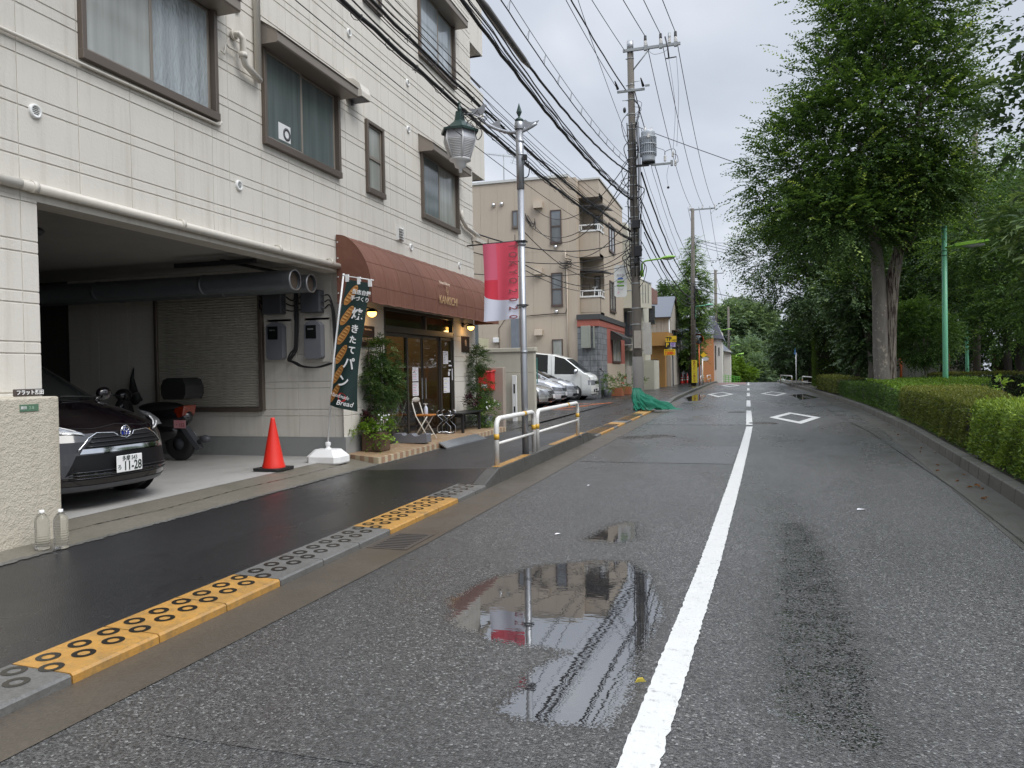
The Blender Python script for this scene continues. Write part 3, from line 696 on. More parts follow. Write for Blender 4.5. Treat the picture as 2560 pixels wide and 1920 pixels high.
# roll of tape propped inside window two
b = MB(); b.box(FX+0.0065, FX+0.008, 8.85, 9.13, 4.56, 4.78); po = b.build('paper', M_whitep, w2)
b = MB(); b.lathe([(0.05, 0), (0.085, 0), (0.085, 0.004), (0.05, 0.004), (0.05, 0)], (FX+0.0085, 9.04, 4.66), 24, axis='x'); b.build('roll_mark', M_dgrey, w2)
# vents
def vent(y, z, r=0.062):
    b = MB(); b.lathe([(r*1.0, 0.0), (r*1.0, 0.018), (r*0.9, 0.026), (r*0.66, 0.026), (r*0.64, 0.004), (0.001, 0.004)], (FX, y, z), 24, axis='x')
    o = b.build('vent', M_white, BT)
    g = MB(); g.lathe([(0.001, 0.006), (r*0.63, 0.006)], (FX, y, z), 20, axis='x'); g.build('vent_opening', M_dark, o)
    g = MB()
    for k in range(-2, 3):
        hw = sqrt(max(0, (r*0.63)**2-(k*r*0.25)**2)); g.obox((FX+0.012, y, z+k*r*0.25), (0.016, 2*hw, 0.005), (0, radians(35), 0))
    g.build('louvre', M_white, o)
for y, z in ((5.2, 3.76), (7.99, 3.75), (8.02, 5.9), (10.82, 6.75), (12.99, 6.74), (12.98, 5.89), (13.0, 3.75), (15.49, 3.73)): vent(y, z)
b = MB()
for k in range(5): b.obox((FX+0.03, 12.5, 3.83+k*0.045), (0.05, 0.2, 0.008), (0, radians(30), 0))
b.box(FX, FX+0.05, 12.385, 12.4, 3.79, 4.05); b.box(FX, FX+0.05, 12.6, 12.615, 3.79, 4.05); b.build('louvre_vent', M_white, BT)
b = MB(); prof = [(FX, 6.0), (FX+0.14, 5.98), (FX+0.24, 5.9), (FX+0.28, 5.78), (FX+0.28, 5.70), (FX, 5.70)]
b.prism(prof, 'y', 10.68, 10.98, 0); b.box(FX+0.02, FX+0.26, 10.7, 10.96, 5.69, 5.699, 1); b.box(FX+0.02, FX+0.06, 10.8, 10.83, 5.62, 5.69, 1)
b.build('fan_hood', [M_cream, M_dgrey], BT, bevel=0.01)
# pipes
b = MB(); b.tube([(FX+0.05, 1, 3.09), (FX+0.05, 5.0, 3.09)], 0.045, 12); b.tube([(FX+0.05, 5.0, 3.09), (FX+0.05, 10.32, 3.06)], 0.045, 12)
for y in (5.1, 6.9, 8.7, 10.0): b.tube([(FX+0.05, y, 3.09), (FX+0.05, y+0.05, 3.09)], 0.052, 12); b.box(FX, FX+0.03, y, y+0.03, 3.05, 3.14)
b.build('eaves_pipe', M_cream, BT)
b = MB(); b.tube([(FX+0.03, 0.8, 4.28+0.02), (FX+0.03, 7.62, 4.36), (FX+0.03, 7.66, 4.41)], 0.018, 8); b.build('conduit', M_cream, BT)
b = MB(); b.tube([(FX+0.06, 8.36, 13), (FX+0.06, 8.36, 5.16)], 0.042, 12)
b.tube([(FX, 7.93, 5.53), (FX+0.1, 7.93, 5.53), (FX+0.11, 7.99, 5.5), (FX+0.11, 7.99, 5.28), (FX+0.1, 8.05, 5.21), (FX+0.08, 8.36, 5.13)], 0.04, 12)
b.tube([(FX+0.11, 7.99, 5.33), (FX+0.11, 7.99, 5.27)], 0.05, 12); b.tube([(FX+0.02, 7.93, 5.53), (FX+0.05, 7.93, 5.53)], 0.06, 12)
b.tube([(FX+0.03, 7.68, 5.25), (FX+0.05, 7.72, 5.22), (FX+0.05, 7.75, 5.36), (FX+0.05, 7.8, 5.33), (FX+0.06, 7.95, 5.33)], 0.012, 8)
b.build('drain_pipe', M_cream, BT)
b = MB(); b.tube([(FX+0.06, 15.5, 4.9), (FX+0.07, 15.55, 4.72), (FX+0.07, 15.8, 4.6), (FX+0.07, 16.6, 4.52)], 0.045, 10)
b.box(FX+0.02, FX+0.12, 16.3, 17.0, 4.38, 4.46); b.build('drain_pipe', M_cream, BT)
# side balcony at the far end, seen past the corner
b = MB()
for (z0, z1) in ((5.98, 7.1), (8.9, 10.1)):
    b.box(-9.5, FX-0.06, 16.44, 17.38, z0, z0+0.16); b.box(-9.5, FX-0.02, 17.28, 17.38, z0, z1+0.9); b.box(FX-0.12, FX-0.02, 16.44, 17.28, z0+0.001, z1+0.899)
b.build('balcony', M_wall, BT)
b = MB(); b.tube([(FX-0.07, 16.45, 8.15), (FX-0.07, 17.3, 8.15)], 0.02, 8); b.build('balcony_rail', M_dgrey, BT)

# shutter window
M_shut = pm('beige_roller_shutter', (0.52, 0.49, 0.42), 0.55, 0.15, 0.06, streak=0.2)
b = MB()
for (a, c, d, e) in ((-9.27, -9.21, 0.9, 2.78), (-7.29, -7.22, 0.9, 2.78), (-9.21, -7.29, 2.72, 2.78), (-9.21, -7.29, 0.88, 0.95)): b.box(a, c, 10.38, 10.47, d, e)
sf = b.build('shutter_window', M_bronze, BT, bevel=0.004)
b = MB(); prof = []; n = 42
for i in range(n):
    z0 = 0.95+1.77*i/n; h = 1.77/n
    prof += [(10.43, z0), (10.416, z0+h*0.25), (10.412, z0+h*0.6), (10.43, z0+h*0.92)]
prof.append((10.43, 2.72))
vs = []
for (y, z) in prof: vs += [(-9.21, y, z), (-7.29, y, z)]
b.add(vs, [(2*i, 2*i+1, 2*i+3, 2*i+2) for i in range(len(prof)-1)], 0, False); b.build('shutter', M_shut, sf)
# ceiling lamp and ducts in the garage
b = MB(); b.lathe([(0.001, 3.12), (0.15, 3.12), (0.17, 3.09), (0.13, 3.05), (0.001, 3.05)], (-7.55, 6.6, 0), 20); b.lathe([(0.025, 3.05), (0.025, 2.99)], (-7.55, 6.6, 0), 10)
lp = b.build('ceiling_lamp', M_dgrey, BT); b = MB(); b.sphere((-7.55, 6.6, 2.94), (0.035, 0.035, 0.055)); b.build('bulb', M_whitep, lp)
def duct_mat():
    m, t, b = mk('spiral_duct'); p = pos(t); setc(t, b, (0.20, 0.215, 0.23)); b.inputs['Metallic'].default_value = 0.7; b.inputs['Roughness'].default_value = 0.42
    w = t.nodes.new('ShaderNodeTexWave'); w.inputs['Scale'].default_value = 1.5; w.inputs['Distortion'].default_value = 0; w.bands_direction = 'X'
    mp = pos(t, (6, 0, 0.9)); t.links.new(mp, w.inputs['Vector']); r = ramp(t, w.outputs['Fac'], [(0.9, 0.0), (1.0, 1.0)]); bump(t, b, r, 0.01); return m
M_duct = duct_mat()
for (x1, y, z, r) in ((-5.94, 9.35, 2.765, 0.141), (-5.96, 9.80, 2.765, 0.13)):
    b = MB(); b.lathe([(r*0.9, 0), (r*0.97, 0.0), (r, 0.004)], (x1, y, z), 28, 0, axis='x')
    b.tube([(x1, y, z), (-13, y, z)], r, 28, 0, caps=False)
    for xx in (-7.4, -9.3, -11.2): b.tube([(xx, y, z), (xx-0.06, y, z)], r+0.006, 28, 0)
    d = b.build('exhaust_duct', M_duct, BT)
    g = MB(); g.lathe([(0.001, -0.05), (r*0.96, -0.05)], (x1, y, z), 28, 0, axis='x'); g.build('duct_opening', pm('rusty_mesh', (0.07, 0.05, 0.035), 0.8, var=0.3, vs=30), d)
    g = MB(); g.lathe([(r*0.93, 0.004), (r*1.03, 0.006), (r*1.03, -0.015)], (x1, y, z), 28, 0, axis='x'); g.build('duct_rim', M_steel, d)
b = MB(); b.box(-7.6, -6.3, 8.93, 8.99, 2.97, 3.03); b.box(-6.9, -6.85, 9.0, 10.4, 3.02, 3.06); b.build('cable_tray', M_blackmetal, BT)
# meter boards
for (xl, xr, cl) in ((-7.12, -6.79, 0), (-6.45, -6.12, 1)):
    b = MB(); b.box(xl-0.02, xr+0.12, 10.425, 10.437, 2.28, 2.86); b.box(xl-0.02, xr+0.08, 10.425, 10.437, 1.64, 2.32); b.build('backing_board', M_cream, BT, bevel=0.004)
    b = MB(); b.box(xl, xr, 10.27, 10.42, 2.39, 2.73)
    for k in range(3): b.cyl((xr, 10.345, 2.45+k*0.1), (xr+0.04, 10.345, 2.45+k*0.1), 0.018, n=10); b.cyl((xl-0.03, 10.345, 2.45+k*0.1), (xl, 10.345, 2.45+k*0.1), 0.018, n=10)
    b.build('junction_box', M_dgrey, BT, bevel=0.018, seg=2)
    xl += 0.035; xr -= 0.01
    pr_ = [(xl, 1.72), (xl+0.03, 1.69), (xr-0.03, 1.69), (xr, 1.72), (xr, 2.2), (xr-0.05, 2.25), (xr-0.16, 2.275), (xl+0.05, 2.25), (xl, 2.2)]
    b = MB(); b.prism([(p[0], p[1]) for p in pr_], 'y', 10.30, 10.42, 0); mb_ = b.build('electricity_meter', M_greyp, BT, bevel=0.01)
    g = MB(); g.box(xl+0.035, xr-0.075, 10.292, 10.302, 2.0, 2.2); g.build('meter_window', M_glassd, mb_)
    g = MB(); g.box(xl+0.07, xr-0.12, 10.2875, 10.291, 2.13, 2.155); g.build('meter_label', M_steel, mb_)
b = MB()
def cabl(pts, r=0.011):
    P = [Vector(p) for p in pts]; q = []
    for i in range(len(P)-1):
        p0 = P[max(i-1, 0)]; p1 = P[i]; p2 = P[i+1]; p3 = P[min(i+2, len(P)-1)]
        for k in range(6):
            t = k/6; q.append(0.5*((2*p1)+(-p0+p2)*t+(2*p0-5*p1+4*p2-p3)*t*t+(-p0+3*p1-3*p2+p3)*t**3))
    q.append(P[-1]); b.tube(q, r, 6)
yy = 10.36
for k in range(3):
    cabl([(-6.75, yy, 2.45+k*0.1), (-6.62, yy-.03, 2.43+k*0.08), (-6.48, yy, 2.45+k*0.1)])
    cabl([(-7.15, yy, 2.45+k*0.1), (-7.22, yy, 2.5+k*0.09), (-7.27, yy+.05, 2.62+k*0.05)])
    cabl([(-6.08, yy, 2.45+k*0.1), (-5.99, yy, 2.5+k*.06), (-5.95+k*.02, yy, 2.3), (-5.93+k*.02, yy, 1.7)])
for k, xx in enumerate((-6.60, -6.575, -6.55)):
    cabl([(xx, yy, 2.8), (xx, yy, 2.3), (xx, yy-.02, 2.0), (xx-0.01, yy-.03, 1.85), (xx-0.08+k*.02, yy-.03, 1.78), (xx-0.12, yy-.03, 1.68), (xx-0.03, yy-.03, 1.64), (xx+0.1, yy-.03, 1.58), (xx+0.35, yy-.02, 1.56), (xx+0.6, yy, 1.62)], 0.013)
b.build('cable', M_cable, BT)
# ---------------------------------------------------------------- bakery front: awning, door, room behind
def canvas():
    m, t, b = mk('brown_awning_canvas'); p = pos(t)
    c = mixc(t, noise(t, p, 1.3, 5), (0.135, 0.054, 0.034), (0.18, 0.074, 0.046))
    ps = pos(t, (2.0, 6.0, 0.5)); f = ramp(t, noise(t, ps, 2.2, 6, 0.7), [(0.5, 0.0), (0.75, 1.0)])
    c = mixc(t, mth(t, 'MULTIPLY', f, 0.4), c, (0.25, 0.125, 0.085)); setc(t, b, c); b.inputs['Roughness'].default_value = 0.75
    h = mth(t, 'ADD', noise(t, p, 260, 2), mth(t, 'MULTIPLY', noise(t, pos(t, (1, 2.2, 0.8)), 3.5, 3), 14.0)); bump(t, b, h, 0.0014); return m
M_canvas = canvas()
APR = [(-5.815, 3.53), (-5.66, 3.495), (-5.49, 3.35), (-5.36, 3.16), (-5.285, 2.97), (-5.25, 2.75), (-5.24, 2.50)]
A0, A1 = 10.27, 16.35
b = MB(); seg_ = 8; ny = 48
def aw(i, j):
    t = i*(len(APR)-1)/24; k = min(int(t), len(APR)-2); f = t-k
    p0 = APR[max(k-1, 0)]; p1 = APR[k]; p2 = APR[k+1]; p3 = APR[min(k+2, len(APR)-1)]
    q = [0.5*((2*p1[c])+(-p0[c]+p2[c])*f+(2*p0[c]-5*p1[c]+4*p2[c]-p3[c])*f*f+(-p0[c]+3*p1[c]-3*p2[c]+p3[c])*f**3) for c in (0, 1)]
    y = lerp(A0, A1, j/ny); s = abs(sin(pi*j/4.0)); sag = -0.012*s*min(1, i/6)
    z = q[1] + (0.012*(1-s) if False else 0)
    if i == 24: z += 0.006*sin(j*1.9)
    return (q[0]+sag, y, z)
vs = [aw(i, j) for j in range(ny+1) for i in range(25)]
b.add(vs, [(j*25+i, j*25+i+1, (j+1)*25+i+1, (j+1)*25+i) for j in range(ny) for i in range(24)], 0, True)
b.add([(x, A0, z) for x, z in [aw(i, 0)[::2] for i in range(25)]]+[(-5.815, A0, 2.5)], [tuple(range(26))], 0)
b.add([(x, A1, z) for x, z in [aw(i, ny)[::2] for i in range(25)]]+[(-5.815, A1, 2.5)], [tuple(range(26))[::-1]], 0)
AW = b.build('awning', M_canvas, BT)
b = MB()
for j in range(0, ny+1, 4):
    q = [aw(i, j) for i in range(25)]; b.tube([(x+0.001, y, z) for x, y, z in q], 0.0035, 6)
for i in (6, 13, 20): b.tube([(aw(i, j)[0]+0.002, aw(i, j)[1], aw(i, j)[2]) for j in range(0, ny+1)], 0.003, 6)
b.tube([aw(24, j) for j in range(ny+1)], 0.008, 6)
b.build('awning_seam', M_canvas, AW)
b = MB()
for z in (3.42, 3.18, 2.9, 2.66): b = MB(); b.lathe([(0.012, 0), (0.012, 0.006), (0.001, 0.008)], (-5.79, A0-0.008, z), 8, axis='y'); b.build('rivet', M_whitep, AW)
M_gold = pm('faded_gold_print', (0.50, 0.33, 0.17), 0.6, var=0.25, vs=20)
M_goldl = pm('faded_cream_print', (0.62, 0.50, 0.40), 0.6, var=0.2, vs=20)
text('KANKICHI', 0.21, (-5.222, 13.30, 2.76), (0, 1, 0), (0.03, 0, 1), M_gold, AW, ext=0.002, sx=0.92)
text('Natural Bakery', 0.085, (-5.262, 13.2, 3.08), (0, 1, -0.0), (-0.3, 0, 1), M_goldl, AW, ext=0.002, shear=0.3)
b = MB()
for (yy_, zz_, r) in ((13.30, 2.905, 0.03), (13.255, 2.95, 0.022), (13.345, 2.95, 0.022), (13.30, 3.0, 0.024)):
    b.lathe([(r, 0), (r, 0.003), (r*0.72, 0.003), (r*0.72, 0), (r, 0)], (-5.235-(zz_-2.85)*0.15, yy_, zz_), 16, axis='x')
b.build('emblem', M_gold, AW)

DY0, DY1 = 11.84, 15.10
M_dfr = pm('dark_bronze_door_frame', (0.075, 0.066, 0.057), 0.4, 0.4, 0.1)
b = MB(); X0, X1 = FX-0.10, FX-0.005
b.box(X0, X1, DY0, DY0+0.06, 0.22, 2.58); b.box(X0, X1, DY1-0.06, DY1, 0.22, 2.58); b.box(X0, X1+0.004, DY0+.06, DY1-.06, 2.53, 2.58)
b.box(X0-0.03, X1+0.01, DY0+.06, DY1-.06, 2.16, 2.27); b.box(X0, X1, 13.62, 13.70, 2.27, 2.53); b.box(X0-.1, X1, DY0+.06, DY1-.06, 0.20, 0.225)
DF = b.build('entrance_door', M_dfr, BT, bevel=0.003)
b = MB()
for (a, c, xx) in ((DY0+.06, 12.86, FX-0.04), (12.80, 13.60, FX-0.075), (13.56, 14.46, FX-0.075), (14.42, DY1-.06, FX-0.04)):
    for q in (a, c-0.05): b.box(xx-0.015, xx+0.015, q, q+0.05, 0.23, 2.155)
    b.box(xx-0.0145, xx+0.0145, a+.05, c-.05, 0.23, 0.34); b.box(xx-0.0145, xx+0.0145, a+.05, c-.05, 2.09, 2.155)
b.build('door_leaf', M_dfr, DF, bevel=0.003)
for (a, c, xx) in ((DY0+.11, 12.81, FX-0.04), (12.85, 13.55, FX-0.075), (13.61, 14.41, FX-0.075), (14.47, DY1-.11, FX-0.04)):
    b = MB(); b.quad((xx, a, 0.34), (xx, c, 0.34), (xx, c, 2.09), (xx, a, 2.09)); b.build('pane', M_glass, DF)
b = MB(); b.quad((FX-.05, DY0+.06, 2.27), (FX-.05, 13.62, 2.27), (FX-.05, 13.62, 2.53), (FX-.05, DY0+.06, 2.53)); b.quad((FX-.05, 13.7, 2.27), (FX-.05, DY1-.06, 2.27), (FX-.05, DY1-.06, 2.53), (FX-.05, 13.7, 2.53))
b.build('transom_pane', frost('amber_transom_glass', (0.055, 0.035, 0.015), r=0.08), DF)
b = MB(); b.box(FX-0.05, FX-0.035, 13.48, 13.515, 0.95, 1.35); b.box(FX-0.05, FX-0.035, 13.655, 13.69, 0.95, 1.35); b.build('handle', M_steel, DF)
M_paper = pm('printed_paper', (0.72, 0.71, 0.74), 0.6, var=0.05)
M_ink = pm('grey_print', (0.25, 0.22, 0.28), 0.6); M_inkr = pm('pink_print', (0.7, 0.25, 0.3), 0.6); M_inky = pm('yellow_print', (0.75, 0.7, 0.2), 0.6)
def notice(y0, y1, z0, z1, x, inks):
    b = MB(); b.box(x, x+0.002, y0, y1, z0, z1); o = b.build('notice', M_paper, DF)
    g = MB(); random.seed(int(y0*100)); n = 7
    for k in range(n):
        zz_ = lerp(z1-0.03, z0+0.03, k/(n-1)); w = random.uniform(0.35, 0.8)*(y1-y0)
        a = y0+0.02; g.box(x+0.002, x+0.003, a, a+w, zz_-0.005, zz_+0.004, k % len(inks))
    g.build('printed_lines', inks, o)
notice(13.09, 13.36, 1.29, 1.55, FX-0.06, [M_ink, M_inkr]); notice(13.09, 13.36, 1.02, 1.27, FX-0.06, [M_ink, M_inkr])
notice(14.53, 14.80, 1.62, 1.88, FX-0.022, [M_ink]); notice(14.53, 14.86, 1.03, 1.34, FX-0.022, [M_ink, M_inky])
b = MB(); b.box(FX-.022, FX-.02, 15.0, 15.055, 1.28, 1.52); b.lathe([(0.001, 0.0), (0.05, 0.0)], (FX-.02, 14.83, 1.42), 14, axis='x')
for k in range(3): b.box(FX-.022, FX-.02, 14.82, 14.82+0.12+0.06*(k == 1), 1.66-k*0.09, 1.69-k*0.09)
b.build('sticker', M_paper, DF)
# the room behind the glass
M_room = pm('warm_plaster', (0.42, 0.32, 0.2), 0.8); M_wood = pm('oiled_wood', (0.22, 0.11, 0.05), 0.5, var=0.3, vs=6); M_roomf = pm('timber_floor', (0.14, 0.085, 0.05), 0.4, var=0.3, vs=5)
b = MB(); b.quad((-9.6, 11.2, 0.23), (FX-.12, 11.2, 0.23), (FX-.12, 16.2, 0.23), (-9.6, 16.2, 0.23), 1)
b.quad((-9.6, 11.2, 0.23), (-9.6, 16.2, 0.23), (-9.6, 16.2, 2.9), (-9.6, 11.2, 2.9)); b.quad((-9.6, 11.2, 0.23), (FX-.2, 11.2, 0.23), (FX-.2, 11.2, 2.9), (-9.6, 11.2, 2.9))
b.quad((-9.6, 16.2, 0.23), (FX-.2, 16.2, 0.23), (FX-.2, 16.2, 2.9), (-9.6, 16.2, 2.9)); b.quad((-9.6, 11.2, 2.9), (FX-.2, 11.2, 2.9), (FX-.2, 16.2, 2.9), (-9.6, 16.2, 2.9))
b.build('shop_room', [M_room, M_roomf], BT)
sc_ = thing('display_counter', 'glass-topped bread counter inside the bakery behind the sliding doors', 'counter', (-7.6, 14.5, 0.23))
b = MB(); b.box(-7.9, -7.3, 13.2, 15.9, 0.24, 1.0); b.build('counter_base', M_wood, sc_, bevel=0.01); b = MB(); b.box(-7.95, -7.25, 13.15, 15.95, 1.0, 1.04); b.build('counter_top', M_steel, sc_)
for k in range(6): b = MB(); b.lathe([(0.001, 1.055), (0.10, 1.06), (0.11, 1.075)], (-7.6, 13.5+k*0.42, 0), 16); b.build('plate', M_whitep, sc_)
sh_ = thing('bread_shelf', 'wooden shelf of bread and ornaments against the bakery back wall', 'shelf', (-9.4, 13.5, 0.23))
b = MB()
for z in (0.6, 1.0, 1.4, 1.8): b.box(-9.55, -9.2, 11.6, 15.6, z, z+0.03)
for y in (11.6, 13.0, 14.4, 15.57): b.box(-9.55, -9.2, y, y+0.03, 0.24, 1.83)
b.build('shelf_board', M_wood, sh_); b = MB(); random.seed(3)
for z in (0.63, 1.03, 1.43):
    for k in range(16): b.sphere((-9.36, 11.8+k*0.24, z+0.07), (0.08, 0.1, 0.06), 8, 6)
b.build('loaf', pm('crusty_bread', (0.45, 0.24, 0.09), 0.6, var=0.3, vs=12), sh_)
for (x, y, lab) in ((-6.7, 12.5, 'dark wooden chair inside the bakery behind the left door leaf'), (-6.75, 13.4, 'dark wooden chair inside the bakery behind the middle door leaf')):
    c = thing('cafe_chair', lab, 'chair', (x, y, 0.23), 'cafe chairs inside the bakery')
    b = MB(); b.box(x-.2, x+.2, y-.2, y+.2, 0.66, 0.69); b.build('seat', M_wood, c, bevel=0.008)
    for sx in (-1, 1):
        for sy in (-1, 1): b = MB(); b.cyl((x+sx*.18, y+sy*.18, 0.235), (x+sx*.17, y+sy*.17, 0.66), 0.014, n=8); b.build('leg', M_wood, c)
    b = MB(); b.tube([(x-.18, y-.18, .69), (x-.2, y-.19, 1.1), (x-.2, y+.19, 1.1), (x-.18, y+.18, .69)], 0.014, 8); b.tube([(x-.19, y-.18, .92), (x-.19, y+.18, .92)], 0.014, 8); b.build('backrest', M_wood, c)
def point(loc, e, col, r=0.05, name='lamp_light'):
    l = bpy.data.lights.new(name, 'POINT'); l.energy = e; l.color = col; l.shadow_soft_size = r
    o = bpy.data.objects.new(name, l); COL.objects.link(o); o.location = loc; return o
point((-7.9, 12.6, 2.5), 8, (1, 0.68, 0.38), 0.25); point((-7.9, 15.0, 2.5), 6, (1, 0.7, 0.42), 0.25)
# lit wall lamps under the awning
M_bulb = emit('lit_amber_lamp', (1.0, 0.50, 0.10), 5.0)
for (y, x) in ((11.02, FX), (15.6, FX)):
    b = MB(); b.lathe([(0.05, 0), (0.05, 0.03), (0.02, 0.04)], (x+0.01, y, 2.46), 14, axis='x'); b.tube([(x+.03, y, 2.46), (x+.12, y, 2.50), (x+.20, y, 2.46)], 0.01, 8)
    b.lathe([(0.02, 0.06), (0.08, 0.03), (0.09, 0.0)], (x+.2, y, 2.42), 18); lo = b.build('wall_lamp', M_blackmetal, BT)
    b = MB(); b.sphere((x+.2, y, 2.405), (0.072, 0.072, 0.065)); b.build('lamp_bulb', M_bulb, lo); point((x+.26, y, 2.30), 1.3, (1, 0.6, 0.25), 0.06)
# wall signs
M_sign = pm('dark_brown_sign', (0.045, 0.028, 0.024), 0.35)
for (y0, y1, z0, z1) in ((11.0, 11.44, 1.88, 2.22), (15.53, 15.98, 1.88, 2.22)):
    b = MB(); b.box(FX, FX+0.025, y0, y1, z0, z1); so = b.build('sign_plate', M_sign, BT, bevel=0.003)
    if y0 < 12: text('KANKICHI', 0.105, (FX+.027, 11.22, 1.99), (0, 1, 0), (0, 0, 1), M_goldl, so, sx=0.85); text('Natural Bakery', 0.04, (FX+.027, 11.22, 2.16), (0, 1, 0), (0, 0, 1), M_goldl, so)
    else: text('香', 0.15, (FX+.027, 15.75, 2.07), (0, 1, 0), (0, 0, 1), M_goldl, so); text('OPEN', 0.05, (FX+.027, 15.8, 1.94), (0, 1, 0), (0, 0, 1), M_goldl, so) if False else None

# tiled step
def tile_mat():
    m, t, b = mk('terracotta_tiles'); p = pos(t)
    br = t.nodes.new('ShaderNodeTexBrick'); br.offset = 0.0; br.inputs['Scale'].default_value = 1.0
    br.inputs['Brick Width'].default_value = 0.1; br.inputs['Row Height'].default_value = 0.1; br.inputs['Mortar Size'].default_value = 0.004
    br.inputs['Color1'].default_value = (0.40, 0.255, 0.15, 1); br.inputs['Color2'].default_value = (0.52, 0.40, 0.255, 1); br.inputs['Mortar'].default_value = (0.10, 0.07, 0.05, 1); br.inputs['Bias'].default_value = -0.1
    t.links.new(p, br.inputs['Vector']); c = mixc(t, mth(t, 'MULTIPLY', noise(t, p, 5, 5), 0.35), br.outputs[0], (0.24, 0.15, 0.09)); setc(t, b, c)
    b.inputs['Roughness'].default_value = 0.38; bump(t, b, mth(t, 'SUBTRACT', 1.0, br.outputs['Fac']), 0.002); return m
M_tile = tile_mat(); M_tilea = pm('cream_edge_tile', (0.50, 0.42, 0.29), 0.4, var=0.15, vs=6, streak=0.3); M_tileb = pm('pink_brown_edge_tile', (0.37, 0.23, 0.15), 0.4, var=0.15, vs=6, streak=0.3)
ST = thing('tiled_step', 'low tiled step of cream and pink-brown tiles running along the bakery front', 'step', (-5.5, 13, 0.12))
SXF = lambda y: -5.14+0.012*(y-10.17)
b = MB(); b.add([(-5.80, 10.43, 0.10), (SXF(10.17)-0.008, 10.18, 0.10), (SXF(16.2)-0.008, 16.2, 0.10), (-5.84, 16.2, 0.10), (-5.80, 10.43, 0.235), (SXF(10.17)-0.008, 10.18, 0.217), (SXF(16.2)-0.008, 16.2, 0.217), (-5.84, 16.2, 0.245)],
               [(4, 5, 6, 7), (0, 1, 5, 4), (1, 2, 6, 5), (2, 3, 7, 6)], 0); b.build('step_top', M_tile, ST)
b = MB(); y = 10.17; k = 0
while y < 16.15:
    w = 0.105 if k % 2 else 0.10
    b.add([(SXF(y)-0.012, y+.004, 0.11), (SXF(y), y+.004, 0.11), (SXF(y+w), y+w-.004, 0.11), (SXF(y+w)-.012, y+w-.004, 0.11), (SXF(y)-0.03, y+.004, 0.2195), (SXF(y), y+.004, 0.2175), (SXF(y+w), y+w-.004, 0.2175), (SXF(y+w)-.03, y+w-.004, 0.2195)],
          [(1, 2, 6, 5), (4, 5, 6, 7), (0, 1, 5, 4), (2, 3, 7, 6)], k % 2); y += w; k += 1
n = 7
for k in range(n):
    a = Vector((-5.80, 10.425, 0)); c = Vector((-5.144, 10.165, 0)); p = a+(c-a)*(k/n)*1.0; q = a+(c-a)*((k+0.92)/n)
    zt0 = lerp(0.237, 0.2185, k/n); zt1 = lerp(0.237, 0.2185, (k+.92)/n)
    b.add([(p.x, p.y, .11), (q.x, q.y, .11), (q.x, q.y, zt1), (p.x, p.y, zt0), (p.x+.004, p.y-.009, .11), (q.x+.004, q.y-.009, .11), (q.x+.004, q.y-.009, zt1), (p.x+.004, p.y-.009, zt0)], [(4, 5, 6, 7), (3, 7, 6, 2), (0, 4, 7, 3), (1, 2, 6, 5)], k % 2)
b.build('edge_tile', [M_tilea, M_tileb], ST)
# ---------------------------------------------------------------- leaves and plants
def leaf_mat(name, stops, rough=0.5, trans=0.36, spec=0.25):
    m, t, b = mk(name); a = t.nodes.new('ShaderNodeAttribute'); a.attribute_name = 'tone'
    c = ramp(t, a.outputs['Fac'], stops); setc(t, b, c); b.inputs['Roughness'].default_value = rough; b.inputs['Specular IOR Level'].default_value = spec
    tr = t.nodes.new('ShaderNodeBsdfTranslucent'); c2 = mixc(t, 1.0, c, (1.3, 1.25, 0.65), 'MULTIPLY'); t.links.new(c2, tr.inputs[0])
    mx = t.nodes.new('ShaderNodeMixShader'); mx.inputs[0].default_value = trans; o = [n for n in t.nodes if n.type == 'OUTPUT_MATERIAL'][0]
    t.links.new(b.outputs[0], mx.inputs[1]); t.links.new(tr.outputs[0], mx.inputs[2]); t.links.new(mx.outputs[0], o.inputs[0]); return m
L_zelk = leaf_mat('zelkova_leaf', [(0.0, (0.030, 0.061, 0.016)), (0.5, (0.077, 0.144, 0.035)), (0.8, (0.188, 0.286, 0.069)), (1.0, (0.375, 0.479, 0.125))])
L_dark = leaf_mat('evergreen_leaf', [(0.0, (0.025, 0.050, 0.018)), (0.6, (0.068, 0.124, 0.040)), (1.0, (0.195, 0.276, 0.094))], 0.42, 0.2, 0.32)
L_mid = leaf_mat('broad_leaf', [(0.0, (0.034, 0.073, 0.019)), (0.6, (0.094, 0.175, 0.042)), (1.0, (0.247, 0.364, 0.102))])
L_far = leaf_mat('hazed_distant_leaf', [(0.0, (0.12, 0.18, 0.11)), (0.6, (0.19, 0.275, 0.15)), (1.0, (0.33, 0.42, 0.21))], 0.6, 0.3)  # distance haze is put into the leaf colour: paler, less saturated
L_lime = leaf_mat('lime_hedge_leaf', [(0.0, (0.045, 0.085, 0.016)), (0.5, (0.125, 0.20, 0.032)), (1.0, (0.32, 0.42, 0.08))])
L_olive = leaf_mat('olive_hedge_leaf', [(0.0, (0.042, 0.066, 0.014)), (0.5, (0.115, 0.145, 0.03)), (1.0, (0.29, 0.29, 0.08))])
L_bamb = leaf_mat('slender_leaf', [(0.0, (0.024, 0.055, 0.018)), (0.6, (0.062, 0.115, 0.032)), (1.0, (0.17, 0.25, 0.09))])
L_fresh = leaf_mat('fresh_leaf', [(0.0, (0.090, 0.160, 0.020)), (0.6, (0.200, 0.330, 0.050)), (1.0, (0.360, 0.500, 0.120))])
